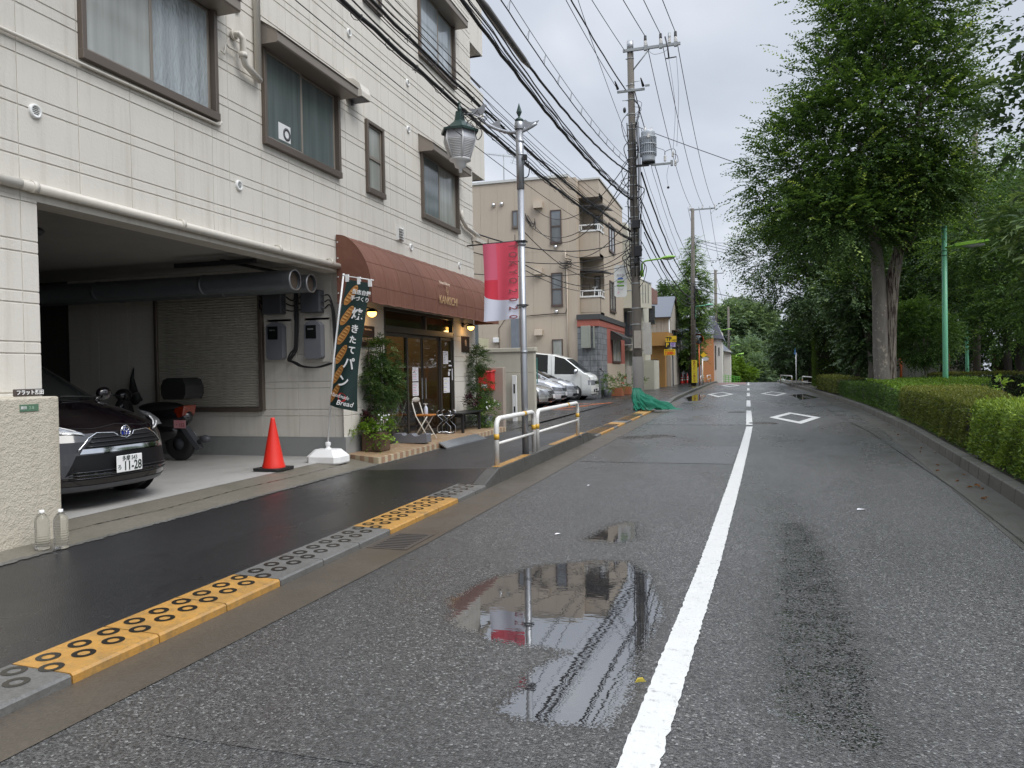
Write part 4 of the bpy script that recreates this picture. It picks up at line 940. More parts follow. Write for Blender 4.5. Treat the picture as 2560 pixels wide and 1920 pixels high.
def leafmesh(name, C, D, Nn, L, Wd, tone, mat, parent=None, label=None, cat=None, group=None, kind=None, fold=0.25):
    """one pointed leaf (two folded triangles pairs) at each point C along D with face normal Nn"""
    C = np.asarray(C); D = D/np.linalg.norm(D, axis=1, keepdims=True)
    S = np.cross(D, Nn); S /= (np.linalg.norm(S, axis=1, keepdims=True)+1e-9); U = np.cross(S, D)
    L = np.asarray(L)[:, None]; Wd = np.asarray(Wd)[:, None]
    v0 = C; v1 = C+D*L*0.42+S*Wd*0.5+U*Wd*fold; v2 = C+D*L; v3 = C+D*L*0.42-S*Wd*0.5+U*Wd*fold
    n = len(C); V = np.stack([v0, v1, v2, v3], 1).reshape(-1, 3)
    off = np.array(OFF.get(parent, (0, 0, 0))) if parent is not None else (V.min(0)+V.max(0))/2*np.array([1, 1, 0])+np.array([0, 0, V[:, 2].min()])
    if kind: off = np.zeros(3)
    V = V-off
    me = bpy.data.meshes.new(name); me.vertices.add(4*n); me.vertices.foreach_set('co', V.astype(np.float32).ravel())
    idx = np.arange(4*n).reshape(n, 4); T = np.stack([idx[:, [0, 1, 2]], idx[:, [0, 2, 3]]], 1).reshape(-1)
    me.loops.add(6*n); me.loops.foreach_set('vertex_index', T.astype(np.int32))
    me.polygons.add(2*n); me.polygons.foreach_set('loop_start', np.arange(0, 6*n, 3).astype(np.int32)); me.polygons.foreach_set('loop_total', np.full(2*n, 3, np.int32))
    me.update(calc_edges=True)
    a = me.attributes.new('tone', 'FLOAT', 'POINT'); a.data.foreach_set('value', np.repeat(tone, 4).astype(np.float32))
    me.materials.append(mat); o = bpy.data.objects.new(name, me); COL.objects.link(o)
    if parent is not None: o.parent = parent
    else: o.location = off
    OFF[o] = Vector(off); return tag(o, label, cat, group, kind)
def unit(rng, n):
    v = rng.normal(size=(n, 3)); return v/np.linalg.norm(v, axis=1, keepdims=True)
def sprays(rng, P, D, length, nl, ll, lw, droop=0.3, tipbias=0.25, spread=0.55, tone0=0.35, tonev=0.22):
    """leafy twigs: from P along D with nl alternating leaves each"""
    n = len(P); D = D/np.linalg.norm(D, axis=1, keepdims=True)
    side = np.cross(D, np.array([0, 0, 1.0])+rng.normal(scale=0.3, size=(n, 3))); side /= np.linalg.norm(side, axis=1, keepdims=True)+1e-9
    up = np.cross(side, D); Cs = []; Ds = []; Ns = []; Ts = []; Ls = []
    ln = length*rng.uniform(0.6, 1.25, n); ct = tone0+rng.normal(scale=tonev, size=n)
    for k in range(nl):
        t = (k+0.5)/nl; s = 1 if k % 2 else -1
        c = P+D*(ln*t)[:, None]+np.array([0, 0, -1.0])*(droop*ln*t*t)[:, None]
        d = D*0.75+side*s*spread*1.4+np.array([0, 0, -0.25])+rng.normal(scale=0.22, size=(n, 3))
        Cs.append(c); Ds.append(d); Ns.append(up+rng.normal(scale=0.35, size=(n, 3))); Ts.append(ct+tipbias*(t-0.5)+rng.normal(scale=0.1, size=n)); Ls.append(ll*rng.uniform(0.7, 1.2, n)*(1-0.35*t))
    C = np.concatenate(Cs); L = np.concatenate(Ls)
    return C, np.concatenate(Ds), np.concatenate(Ns), L, L*lw/ll, np.clip(np.concatenate(Ts), 0, 1)
def crown_pts(rng, blobs, nclump, per, crad, shell=0.55, up=0.25):
    """clump centres on/inside ellipsoid blobs, then twigs in each clump pointing outwards"""
    wts = np.array([b[1][0]*b[1][1]*b[1][2] for b in blobs])**0.67; wts /= wts.sum()
    P = []; D = []; TC = []
    which = rng.choice(len(blobs), nclump, p=wts)
    for bi, (c, r) in enumerate(blobs):
        n = int((which == bi).sum())
        if not n: continue
        u = unit(rng, n); rad = rng.uniform(shell**3, 1, n)**(1/3)
        cc = np.array(c)+u*np.array(r)*rad[:, None]
        o = np.repeat(u, per, 0); q = rng.normal(scale=crad/1.7, size=(n*per, 3)); q[:, 2] *= 0.55
        P.append(np.repeat(cc, per, 0)+q); D.append(o*0.9+q/crad*0.5+unit(rng, n*per)*0.45+np.array([0, 0, up])); TC.append(np.repeat(rng.normal(scale=0.12, size=n), per))
    return np.concatenate(P), np.concatenate(D), np.concatenate(TC)
M_bark = None
def bark(name, a, b_, sx=12, st=None):
    m, t, b = mk(name); p = pos(t)
    n1 = noise(t, pos(t, (sx, sx, 1.6)), 1.3, 6, 0.7); c = mixc(t, ramp(t, n1, [(0.3, 0.0), (0.7, 1.0)] if sx < 15 else [(0.44, 0.0), (0.56, 1.0)]), a, b_)
    if st: c = mixc(t, ramp(t, noise(t, p, 7, 5, 0.7), [(0.58, 0.0), (0.64, 1.0)]), c, st)
    setc(t, b, c); b.inputs['Roughness'].default_value = 0.8; bump(t, b, n1, 0.03); return m
M_bark = bark('grey_bark', (0.12, 0.105, 0.09), (0.21, 0.19, 0.165), 6, (0.33, 0.29, 0.235)); M_barkd = bark('dark_bark', (0.03, 0.024, 0.02), (0.085, 0.07, 0.06), 14)
M_barkw = bark('wet_striped_bark', (0.03, 0.017, 0.012), (0.25, 0.215, 0.175), 16)
def tree(name, label, cat, base, trunk, blobs, nclump, per, crad, nl, tw, ll, lw, mat, seed, group=None, bmat=None, droop=0.3, tone0=0.35, shell=0.5, limbs=10, limbr=0.05, up=0.25, topbias=0.18, fullness=0.0, tonev=0.2):
    nclump = int(nclump*1.35); per += 2; ll *= 1.2; lw *= 1.6
    rng = np.random.default_rng(seed); T = thing(name, label, cat, base, group)
    b = MB(); tr = [Vector(p) for p, r in trunk]; rs = [r for p, r in trunk]
    b.tube(tr, rs, 14, 0); top = tr[-1]; rl = random.Random(seed)
    for k in range(limbs):
        c, r = blobs[rl.randrange(len(blobs))]; u = unit(rng, 1)[0]; e = Vector(np.array(c)+u*np.array(r)*0.75)
        s0 = tr[-2].lerp(top, rl.uniform(0.1, 1.0)); md = s0.lerp(e, 0.5)+Vector((0, 0, -0.25+rl.uniform(0, 0.3))); r0 = rs[-1]*rl.uniform(0.45, 0.8)
        b.tube([s0, s0.lerp(md, 0.5)+Vector((0, 0, 0.1)), md, md.lerp(e, .5)+Vector((0, 0, .12)), e], [r0, r0*0.75, r0*0.55, r0*0.35, 0.012], 7, 0)
    b.build('trunk', bmat or M_bark, T)
    P, D, TC = crown_pts(rng, blobs, nclump, per, crad, shell, up)
    C, Dd, Nn, L, Wd, tn = sprays(rng, P, D, tw, nl, ll, lw, droop, tone0=tone0, tonev=tonev*0.6)
    tn = tn+np.tile(TC, nl)
    leafmesh('crown', C, Dd, Nn, L, Wd, np.clip(tn, 0, 1), mat, T)
    return T
def bush(name, label, cat, blobs, n, per, crad, nl, tw, ll, lw, mat, seed, parent=None, group=None, tone0=0.4, droop=0.2, shell=0.3, up=0.3, kind=None, zmin=None):
    rng = np.random.default_rng(seed); P, D, TC = crown_pts(rng, blobs, n, per, crad, shell, up)
    C, Dd, Nn, L, Wd, tn = sprays(rng, P, D, tw, nl, ll, lw, droop, tone0=tone0)
    if zmin is not None: k = C[:, 2] > zmin; C, Dd, Nn, L, Wd, tn = C[k], Dd[k], Nn[k], L[k], Wd[k], tn[k]
    return leafmesh(name, C, Dd, Nn, L, Wd, np.clip(tn, 0, 1), mat, parent, label, cat, group, kind)
# ---------------------------------------------------------------- street furniture near the bakery
# rough plastered block wall with name plate and address plate
BW = thing('block_wall', 'rough cream plastered low wall below the left garage pillar', 'wall', (-5.5, 4.2, 0.12))
b = MB(); b.box(-5.84, -5.43, 1.0, 5.0, 0.10, 1.31); b.build('wall_body', M_rough, BW, bevel=0.015, seg=2)
b = MB(); b.box(-5.60, -5.565, 4.72, 4.97, 1.315, 1.375); np_ = b.build('name_plate', pm('brown_enamel', (0.06, 0.045, 0.04), 0.35), BW, bevel=0.006)
text('フラット瀬田', 0.042, (-5.563, 4.85, 1.345), (0, 1, 0), (0, 0, 1), M_whitep, np_, bold=0.001)
b = MB(); b.box(-5.43, -5.424, 4.635, 4.80, 1.20, 1.255); np2 = b.build('address_plate', pm('green_enamel', (0.10, 0.19, 0.12), 0.4), BW)
text('瀬田', 0.028, (-5.423, 4.665, 1.228), (0, 1, 0), (0, 0, 1), M_whitep, np2); text('2-8', 0.034, (-5.423, 4.735, 1.226), (0, 1, 0), (0, 0, 1), pm('pale_green_print', (0.35, 0.5, 0.38), 0.5), np2)
# two water bottles
def clearplastic():
    m, t, b = mk('clear_bottle_water'); b.inputs['Base Color'].default_value = (0.97, 0.99, 0.985, 1); b.inputs['Transmission Weight'].default_value = 1.0; b.inputs['Roughness'].default_value = 0.06; b.inputs['IOR'].default_value = 1.33
    tr = t.nodes.new('ShaderNodeBsdfTransparent'); mx = t.nodes.new('ShaderNodeMixShader'); mx.inputs[0].default_value = 0.35; o = [n for n in t.nodes if n.type == 'OUTPUT_MATERIAL'][0]
    t.links.new(b.outputs[0], mx.inputs[1]); t.links.new(tr.outputs[0], mx.inputs[2]); t.links.new(mx.outputs[0], o.inputs[0]); return m
M_pet = clearplastic()
for (x, y, lab, h) in ((-5.22, 4.62, 'nearer of two clear plastic water bottles at the foot of the rough wall', 0.3), (-5.10, 4.68, 'clear plastic water bottle at the corner, right of the other bottle', 0.31)):
    t_ = thing('water_bottle', lab, 'bottle', (x, y, 0.135), 'water bottles against the wall')
    pr_ = [(0.001, 0.0), (0.045, 0.002), (0.053, 0.012)]
    for k in range(10): z = 0.02+k*0.019; pr_ += [(0.053, z), (0.053, z+0.010), (0.050, z+0.014)]
    pr_ += [(0.053, 0.215), (0.048, 0.24), (0.03, 0.268), (0.016, 0.28), (0.016, 0.29)]
    b = MB(); b.lathe([(r, z+0.135) for r, z in pr_], (x, y, 0), 20); b.build('bottle_body', M_pet, t_)
    b = MB(); b.lathe([(0.018, 0.285+.135), (0.018, 0.305+.135), (0.001, 0.306+.135)], (x, y, 0), 16); b.build('cap', M_whitep, t_)
# traffic cone
def cone_thing(loc, lab, group=None, h=0.7, stripe=False):
    t_ = thing('traffic_cone', lab, 'cone', loc, group); x, y, z = loc
    b = MB(); s = 0.2; b.prism([(-s+.03, -s), (s-.03, -s), (s, -s+.03), (s, s-.03), (s-.03, s), (-s+.03, s), (-s, s-.03), (-s, -s+.03)], 'z', 0.008, 0.04); b.build('base', M_black, t_, local=True, bevel=0.006)
    b = MB(); b.lathe([(0.152, 0.04), (0.15, 0.06), (0.135, 0.1), (0.028, h-0.02), (0.026, h), (0.02, h), (0.02, h-0.06)], (0, 0, 0), 32); co = b.build('cone', M_red, t_, local=True)
    if stripe:
        for z0, z1 in ((0.28, 0.40), (0.5, 0.58)):
            f = lambda q: lerp(0.135, 0.028, (q-0.1)/(h-0.12))+0.003
            b = MB(); b.lathe([(f(z0), z0), (f(z1), z1)], (0, 0, 0), 24); b.build('reflective_band', M_whitep, co, local=True)
    return t_
cone_thing((-6.02, 8.86, 0.187), 'red plastic traffic cone on a black rubber base at the garage edge')
# nobori banner: pole, cross bar, water base, printed cloth
NB = thing('banner_flag', 'tall dark green bakery banner with baguettes on a leaning white pole', 'banner', (-5.78, 9.85, 0.17))
b = MB(); pb_ = [(-0.27, -0.14), (-0.2, -0.2), (0.2, -0.2), (0.27, -0.14), (0.27, 0.14), (0.2, 0.2), (-0.2, 0.2), (-0.27, 0.14)]
for (s0, z0, s1, z1) in ((0.96, 0.0, 1.0, 0.02), (1.0, 0.02, 1.0, 0.10), (1.0, 0.10, 0.62, 0.20), (0.62, 0.20, 0.4, 0.205)):
    b.add([(x*s0, y*s0, z0) for x, y in pb_]+[(x*s1, y*s1, z1) for x, y in pb_], [(i, (i+1) % 8, 8+(i+1) % 8, 8+i) for i in range(8)], 0, False)
b.poly([(x*0.4, y*0.4, 0.205) for x, y in pb_]); b.lathe([(0.05, 0.20), (0.05, 0.215), (0.03, 0.22), (0.03, 0.25), (0.04, 0.255), (0.04, 0.30), (0.02, 0.305), (0.001, 0.305)], (0, 0, 0), 18)
b.build('water_base', M_whitep, NB, local=True, bevel=0.008, seg=2)
P0 = Vector((-5.78, 9.85, 0.45)); P1 = Vector((-5.44, 9.80, 2.86)); XD = Vector((0.46, 0.0, -0.11))
b = MB(); b.tube([P0, P0.lerp(P1, 0.5)+Vector((-0.035, 0, 0)), P1], 0.013, 10); b.tube([P1+Vector((-.02, 0, -.01)), P1+XD*1.02+Vector((0, 0, .01))], 0.008, 8); b.sphere(P1, 0.02, 8, 6); b.build('pole', M_whitep, NB)
def cloth(u, v):
    """u across (0 at the pole), v down; returns point on the hanging cloth"""
    top = P1+Vector((0.055, 0, -0.07)) + Vector((0.36, 0.0, -0.07))*u
    lean = Vector((-0.275, 0, -1.78))*v
    q = top+lean
    q.x += -0.10*sin(v*pi)*0.35 + (u-0.5)*0.05*v
    q.y += -0.03*sin(v*7+u*3.0)*(0.3+v) + 0.03*sin(u*6+v*2)*(v*0.8+0.1) - 0.03*v
    q.z += 0.035*(1-u)*0 - 0.03*u*v
    return q
def cl(u, v, lift=0.0):
    p = cloth(u, v); n = (cloth(u+.01, v)-p).cross(cloth(u, v+.01)-p).normalized()
    if n.y > 0: n = -n
    return p+n*lift
b = MB(); b.sheet(lambda u, v: tuple(cl(u, v)), 14, 44, 0)
M_bang = pm('dark_green_banner_cloth', (0.012, 0.034, 0.03), 0.6, var=0.1)
BC = b.build('banner_cloth', M_bang, NB)
for u in (0.03, 0.52, 0.97):
    p = P1+XD*(0.1+0.82*u); b = MB(); b.box(p.x-.025, p.x+.025, p.y-.012, p.y+.012, p.z-.09, p.z+.015); b.build('hanging_loop', M_whitep, NB)
def decal(pts, lift, mat, name):
    """flat print following the cloth: pts are polygons in (u, v)"""
    b = MB()
    for poly in pts: b.add([tuple(cl(u, v, lift)) for u, v in poly], [tuple(range(len(poly)))], 0)
    return b.build(name, mat, BC)
M_bread = pm('printed_baguette', (0.50, 0.22, 0.055), 0.6, var=0.35, vs=14); M_breadd = pm('printed_crust', (0.25, 0.09, 0.02), 0.6); M_breadl = pm('printed_crust_light', (0.68, 0.40, 0.14), 0.6, var=0.2, vs=20)
def bag(cu, cv, a, L, w, clip=True):
    """baguette made of strips so that it follows the cloth"""
    quads = []; n = 14
    def pt(s, k):
        ww = w*sqrt(max(0, 1-abs(2*s-1)**2.6))*k
        du, dv = cos(a), sin(a)
        u = cu+(s-0.5)*L*du - ww*dv*0.9; v = cv+(s-0.5)*L*dv*0.23 + ww*du*0.23
        return (min(max(u, 0.0), 1.0), v)
    for i in range(n):
        s0, s1 = i/n, (i+1)/n
        for k0, k1 in ((-1, 0), (0, 1)): quads.append([pt(s0, k0), pt(s1, k0), pt(s1, k1), pt(s0, k1)])
    ds = []; ls = []
    for i in range(1, 7):
        s = i/7+0.02; ds.append([pt(s-.035, -0.8), pt(s-.015, -0.85), pt(s+.05, .65), pt(s+.025, .7)]); ls.append([pt(s+.0, -0.75), pt(s+.045, -0.75), pt(s+.1, .4), pt(s+.07, .45)])
    return quads, ds, ls
Q = []; Dq = []; Lq = []
for k, cv in enumerate((0.115, 0.275, 0.43, 0.585, 0.745, 0.90)):
    cu = (0.30, 0.27, 0.22, 0.20, 0.17, 0.13)[k]; a, b_, c = bag(cu, cv, -1.03, 0.84, 0.135 if k else 0.15); Q += a; Dq += b_; Lq += c
decal(Q, 0.003, M_bread, 'printed_baguette'); decal(Dq, 0.005, M_breadd, 'printed_crust'); decal(Lq, 0.0045, M_breadl, 'printed_crust')
def cltext(s, u, v, size, mat, **k):
    p = cl(u, v, 0.006); r = (cloth(u+.05, v)-cloth(u, v)).normalized(); d = (cloth(u, v)-cloth(u, v+.02)).normalized()
    return text(s, size, p, r, d, mat, BC, 'lettering', ext=0.0015, **k)
M_ban = M_whitep
for ch, v, s, u in (('焼', 0.255, 0.17, 0.68), ('き', 0.37, 0.13, 0.66), ('た', 0.455, 0.115, 0.64), ('て', 0.535, 0.12, 0.66), ('パ', 0.645, 0.19, 0.62), ('ン', 0.79, 0.19, 0.50)):
    cltext(ch, u, v, s, M_ban, bold=0.004)
cltext('当店自慢', 0.72, 0.085, 0.072, M_ban, bold=0.0015); cltext('手づくり', 0.70, 0.135, 0.072, M_ban, bold=0.0015)
cltext('Handmade', 0.42, 0.905, 0.075, M_ban, shear=0.35); cltext('Bread', 0.60, 0.955, 0.10, M_ban, shear=0.35, bold=0.001)
b = MB(); c0 = (0.5, 0.91); decal([[(c0[0]+0.16*cos(a), c0[1]+0.035*sin(a)) for a in [2*pi*i/16 for i in range(16)]]], 0.004, pm('red_print', (0.45, 0.02, 0.02), 0.6), 'printed_seal')

# grey case, umbrella stand, folding chair with spray bottle, bench
UB = thing('umbrella_tray', 'low grey plastic case with two carrying notches on the tiled step', 'case', (-5.54, 12.25, 0.225))
b = MB(); q = [(-5.86, 0.242), (-5.23, 0.242), (-5.23, 0.40), (-5.34, 0.40), (-5.38, 0.355), (-5.47, 0.355), (-5.51, 0.40), (-5.58, 0.40), (-5.62, 0.36), (-5.67, 0.36), (-5.70, 0.40), (-5.86, 0.40)]
b.prism(q, 'y', 12.16, 12.36)
b.build('case_body', M_greyp, UB, bevel=0.02, seg=2)
for x in (-5.80, -5.40):
    b = MB(); b.box(x, x+0.1, 12.17, 12.35, 0.225, 0.243); b.build('foot', M_black, UB)
CHX, CHY = -5.64, 13.04
CH = thing('folding_chair', 'small white metal folding chair with an orange wooden seat beside the bakery door', 'chair', (CHX, CHY, 0.225))
r = 0.012; cb_ = pm('cream_chair_enamel', (0.74, 0.71, 0.63), 0.35, var=0.05); y0, y1 = CHY-.17, CHY+.17; b = MB()
for y in (y0, y1): b.tube([(CHX+.16, y, 0.228), (CHX-.10, y, 0.66), (CHX-.17, y+(0.01 if y < CHY else -0.01), 0.90)], r, 8)
b.tube([(CHX-.17, y0+.01, 0.90), (CHX-.175, y0+.04, 0.965), (CHX-.18, CHY, 0.99), (CHX-.175, y1-.04, 0.965), (CHX-.17, y1-.01, 0.90)], r, 8)
b.tube([(CHX+.11, y0, 0.31), (CHX+.11, y1, 0.31)], 0.009, 8); b.build('back_frame', cb_, CH)
b = MB()
for y in (y0+.025, y1-.025): b.tube([(CHX-.17, y, 0.228), (CHX+.12, y, 0.66)], r, 8)
b.tube([(CHX-.13, y0+.025, 0.29), (CHX-.13, y1-.025, 0.29)], 0.009, 8); b.build('leg_frame', cb_, CH)
b = MB(); b.box(CHX-.15, CHX+.17, y0+.01, y1-.01, 0.655, 0.685); b.build('seat', pm('orange_wood_seat', (0.50, 0.19, 0.045), 0.4, var=0.2, vs=8), CH, bevel=0.01, seg=2)
b = MB(); b.sphere((CHX-.165, CHY, 0.955), (0.02, 0.17, 0.05), 20, 10); b.build('backrest', pm('grey_beige_vinyl', (0.50, 0.47, 0.42), 0.5), CH)
SB = thing('spray_bottle', 'small clear pump bottle of sanitiser standing on the folding chair seat', 'bottle', (CHX+.04, CHY-.03, 0.686)); x_, y_ = CHX+.04, CHY-.03
b = MB(); b.lathe([(0.001, 0.687), (0.035, 0.688), (0.038, 0.70), (0.038, 0.80), (0.02, 0.83), (0.014, 0.84)], (x_, y_, 0), 16); b.build('bottle_body', pm('translucent_white_plastic', (0.62, 0.66, 0.76), 0.25), SB)
b = MB(); b.cyl((x_, y_, 0.84), (x_, y_, 0.87), 0.014, n=10); b.box(x_-.04, x_+.03, y_-.01, y_+.01, 0.87, 0.885); b.build('pump', M_whitep, SB)
US = thing('umbrella_stand', 'thin chrome wire umbrella stand between the door and the black bench', 'umbrella stand', (-5.68, 14.2, 0.225))
b = MB(); w = 0.0075; x0, x1, y0, y1 = -5.82, -5.54, 14.08, 14.34
for z in (0.26, 0.60): b.tube([(x0, y0, z), (x1, y0, z), (x1, y1, z), (x0, y1, z), (x0, y0, z)], w, 8)
for (x, y) in ((x0, y0), (x1, y0), (x1, y1), (x0, y1)):
    xm = (x0+x1)/2; b.tube([(x, y, 0.228), (x, y, 0.38), (lerp(x, xm, 0.92), y, 0.50), (x, y, 0.60), (x, y, 0.68), (lerp(x, xm, .35), y, 0.70)], w, 8)
b.build('wire_frame', M_chrome, US)
b = MB(); b.box(x0+.01, x1-.01, y0+.01, y1-.01, 0.235, 0.25); b.build('drip_tray', M_dgrey, US)
BN = thing('bench', 'low black slatted bench on the tiled step right of the bakery door', 'bench', (-5.57, 14.9, 0.225))
b = MB()
for k in range(4): x = -5.78+k*0.105; b.box(x, x+0.09, 14.30, 15.55, 0.60, 0.63)
b.build('seat', M_blackmetal, BN, bevel=0.004)
for y in (14.38, 15.38):
    for x in (-5.75, -5.41): b = MB(); b.box(x-.025, x+.025, y, y+0.06, 0.227, 0.599); b.build('leg', M_blackmetal, BN, bevel=0.003)
b = MB(); b.box(-5.60, -5.56, 14.45, 15.38, 0.36, 0.41); b.box(-5.72, -5.44, 14.39, 14.43, 0.54, 0.597); b.box(-5.72, -5.44, 15.39, 15.43, 0.54, 0.597); b.build('stretcher', M_blackmetal, BN, bevel=0.003)
RP = thing('ramp_plate', 'grey ribbed metal ramp plate sloping off the tiled step', 'ramp', (-4.98, 13.3, 0.13))
b = MB(); R4 = [(-5.13, 12.45, 0.224), (-5.12, 14.35, 0.224), (-4.84, 14.2, 0.148), (-4.90, 12.25, 0.148)]
b.add([(x, y, z) for x, y, z in R4]+[(x, y, z-0.02) for x, y, z in R4], [(0, 1, 2, 3), (7, 6, 5, 4), (0, 3, 7, 4), (3, 2, 6, 7), (2, 1, 5, 6)], 0)
for k in range(9):
    t = (k+.5)/9; a = Vector(R4[0]).lerp(Vector(R4[3]), t); c = Vector(R4[1]).lerp(Vector(R4[2]), t); b.tube([a+Vector((0, .05, .001)), c+Vector((0, -.05, .001))], 0.006, 4)
b.build('plate', pm('wet_grey_steel', (0.23, 0.24, 0.25), 0.35, 0.5, 0.2, 5), RP)
# planter with sweet potato vine, and the climbing plants
PL = thing('flower_planter', 'brown wooden tub spilling lime leaves at the left end of the tiled step', 'planter', (-5.58, 10.95, 0.225))
b = MB(); b.box(-5.76, -5.42, 10.82, 11.16, 0.23, 0.53); b.build('tub', pm('weathered_wood_tub', (0.12, 0.075, 0.048), 0.6, var=0.35, vs=9, streak=0.4), PL, bevel=0.02, seg=2)
b = MB(); b.box(-5.73, -5.45, 10.85, 11.13, 0.50, 0.535); b.build('soil', M_soil, PL)
bush('leaves', None, None, [((-5.78, 10.84, 0.58), (0.2, 0.18, 0.15)), ((-5.50, 10.80, 0.50), (0.12, 0.13, 0.2)), ((-5.58, 10.98, 0.62), (0.24, 0.2, 0.12))], 34, 4, 0.06, 6, 0.16, 0.075, 0.06, L_fresh, 31, PL, droop=0.9, tone0=0.35)
bush('leaves', None, None, [((-5.5, 11.1, 0.68), (0.16, 0.16, 0.16))], 20, 4, 0.05, 6, 0.14, 0.05, 0.016, L_bamb, 32, PL, tone0=0.8)
L_purp = leaf_mat('purple_leaf', [(0.0, (0.03, 0.012, 0.02)), (1.0, (0.09, 0.035, 0.05))]); bush('leaves', None, None, [((-5.72, 10.9, 0.76), (0.10, 0.10, 0.07))], 12, 4, 0.04, 5, 0.1, 0.06, 0.04, L_purp, 33, PL)
b = MB(); random.seed(5)
for k in range(7): b.sphere((-5.46+random.uniform(-.08, .08), 11.0+random.uniform(-.1, .1), 0.74+random.uniform(-.04, .06)), 0.016, 8, 5)
b.build('blossom', M_whitep, PL)
V1 = thing('climbing_plant', 'tall leafy climber tied up beside the left edge of the bakery door', 'plant', (-5.68, 11.2, 0.225))
b = MB()
for (x, y) in ((-5.7, 11.0), (-5.62, 11.25), (-5.7, 11.5)): b.tube([(x, y, 0.23), (x+.02, y+.02, 1.0), (x, y, 2.0)], 0.009, 6)
for z in (0.5, 0.9, 1.3, 1.7): b.tube([(-5.7, 11.0, z), (-5.62, 11.25, z), (-5.7, 11.5, z)], 0.004, 5)
b.build('stem', M_barkd, V1)
bush('leaves', None, None, [((-5.62, 11.22, 1.78), (0.16, 0.25, 0.2)), ((-5.62, 11.3, 1.38), (0.18, 0.42, 0.36)), ((-5.62, 11.15, 1.02), (0.13, 0.22, 0.22)), ((-5.62, 11.55, 1.22), (0.13, 0.25, 0.28))], 165, 7, 0.09, 9, 0.17, 0.075, 0.018, L_bamb, 34, V1, droop=0.55, tone0=0.5)
bush('leaves', None, None, [((-5.6, 11.2, 0.76), (0.1, 0.2, 0.2))], 18, 5, 0.06, 6, 0.18, 0.05, 0.008, L_bamb, 35, V1, tone0=0.85)
b = MB(); b.box(-5.78, -5.58, 11.2, 11.4, 0.228, 0.45); b.build('pot', M_black, V1, bevel=0.02)
V2 = thing('climbing_plant', 'slim leafy climber at the far right corner of the bakery front', 'plant', (-5.6, 15.95, 0.24))
b = MB(); b.tube([(-5.62, 15.85, 0.24), (-5.6, 15.88, 1.1), (-5.62, 15.86, 1.98)], 0.009, 6); b.build('stem', M_barkd, V2)
bush('leaves', None, None, [((-5.58, 16.0, 1.72), (0.17, 0.2, 0.3)), ((-5.58, 15.95, 1.25), (0.17, 0.24, 0.36)), ((-5.56, 15.85, 0.95), (0.15, 0.22, 0.2))], 105, 6, 0.09, 8, 0.18, 0.075, 0.018, L_bamb, 36, V2, droop=0.5, tone0=0.45)
FB = thing('flowering_pot', 'small white-flowered shrub in a pot behind the black bench', 'plant', (-5.45, 15.9, 0.24))
b = MB(); b.lathe([(0.12, 0.24), (0.16, 0.48), (0.15, 0.48), (0.14, 0.44), (0.001, 0.44)], (-5.45, 15.95, 0), 18); b.build('pot', M_dgrey, FB)
bush('leaves', None, None, [((-5.45, 15.95, 0.55), (0.24, 0.42, 0.32))], 110, 5, 0.08, 6, 0.14, 0.05, 0.028, L_mid, 37, FB, tone0=0.55, zmin=0.25)
b = MB()
for k in range(9): b.sphere((-5.3+random.uniform(-.06, .06), 15.9+random.uniform(-.4, .4), 0.75+random.uniform(-.1, .12)), 0.02, 8, 5)
b.build('blossom', M_whitep, FB)
bush('leaves', None, None, [((-5.5, 15.2, 0.85), (0.1, 0.12, 0.1))], 12, 4, 0.04, 5, 0.12, 0.06, 0.04, L_purp, 38, FB)

# red letter box, low walls, white post
MBX = thing('letter_box', 'red metal letter box on the wall past the bakery corner', 'letter box', (-5.78, 17.2, 1.0))
b = MB(); b.box(-5.98, -5.66, 17.02, 17.30, 1.0, 1.44); b.build('box_body', M_redmet, MBX, bevel=0.012); b = MB(); b.prism([(17.0, 1.44), (17.30, 1.48), (17.30, 1.44)], 'x', -6.0, -5.64); b.build('lid', M_redmet, MBX)
b = MB(); b.box(-5.90, -5.76, 17.015, 17.0199, 1.06, 1.15); b.build('label_plate', M_whitep, MBX)
GW = thing('gate_wall', 'low pinkish plastered gate wall carrying the red letter box', 'wall', (-7, 17.4, 0.1))
b = MB(); b.box(-10, -5.46, 17.31, 17.50, 0.05, 1.54); b.build('wall_body', wall_mat('pinkish_plaster', (0.38, 0.315, 0.265), streak=0.3, dirt=(0.2, 0.15, 0.12)), GW, bevel=0.01)
CW = thing('cream_block_wall', 'cream painted block wall with a coping in front of the parked cars', 'wall', (-8, 20, 0.1))
b = MB(); M_cw = wall_mat('cream_block_paint', (0.50, 0.475, 0.395), streak=0.25); panels(b, lambda u, v, d: (u, 19.9-d, v), [-13, -10.2, -8.6, -7.0, -5.41], [0.05, 0.5, 0.95, 1.4, 1.96], (), 0.002, 0.006, 0.008)
b.box(-13, -5.402, 19.912, 20.1, 0.05, 1.96); b.build('wall_body', M_cw, CW); b = MB(); b.box(-13, -5.36, 19.86, 20.14, 1.96, 2.07); b.build('coping', M_cw, CW, bevel=0.01)
b = MB(); b.box(-5.396, -5.385, 20.12, 20.2, 1.1, 1.8); b.build('side_sign', pm('teal_plastic', (0.05, 0.2, 0.17), 0.3), CW)
WP = thing('marker_post', 'slim white metal post standing against the cream block wall', 'post', (-5.92, 19.8, 0.1))
b = MB(); b.box(-5.98, -5.86, 19.74, 19.80, 0.1, 1.33); b.build('post_body', M_whitep, WP, bevel=0.005); b = MB(); b.box(-5.94, -5.90, 19.733, 19.7399, 0.85, 1.1); b.box(-5.94, -5.90, 19.733, 19.7399, 0.35, 0.5); b.build('slot', M_dark, WP)

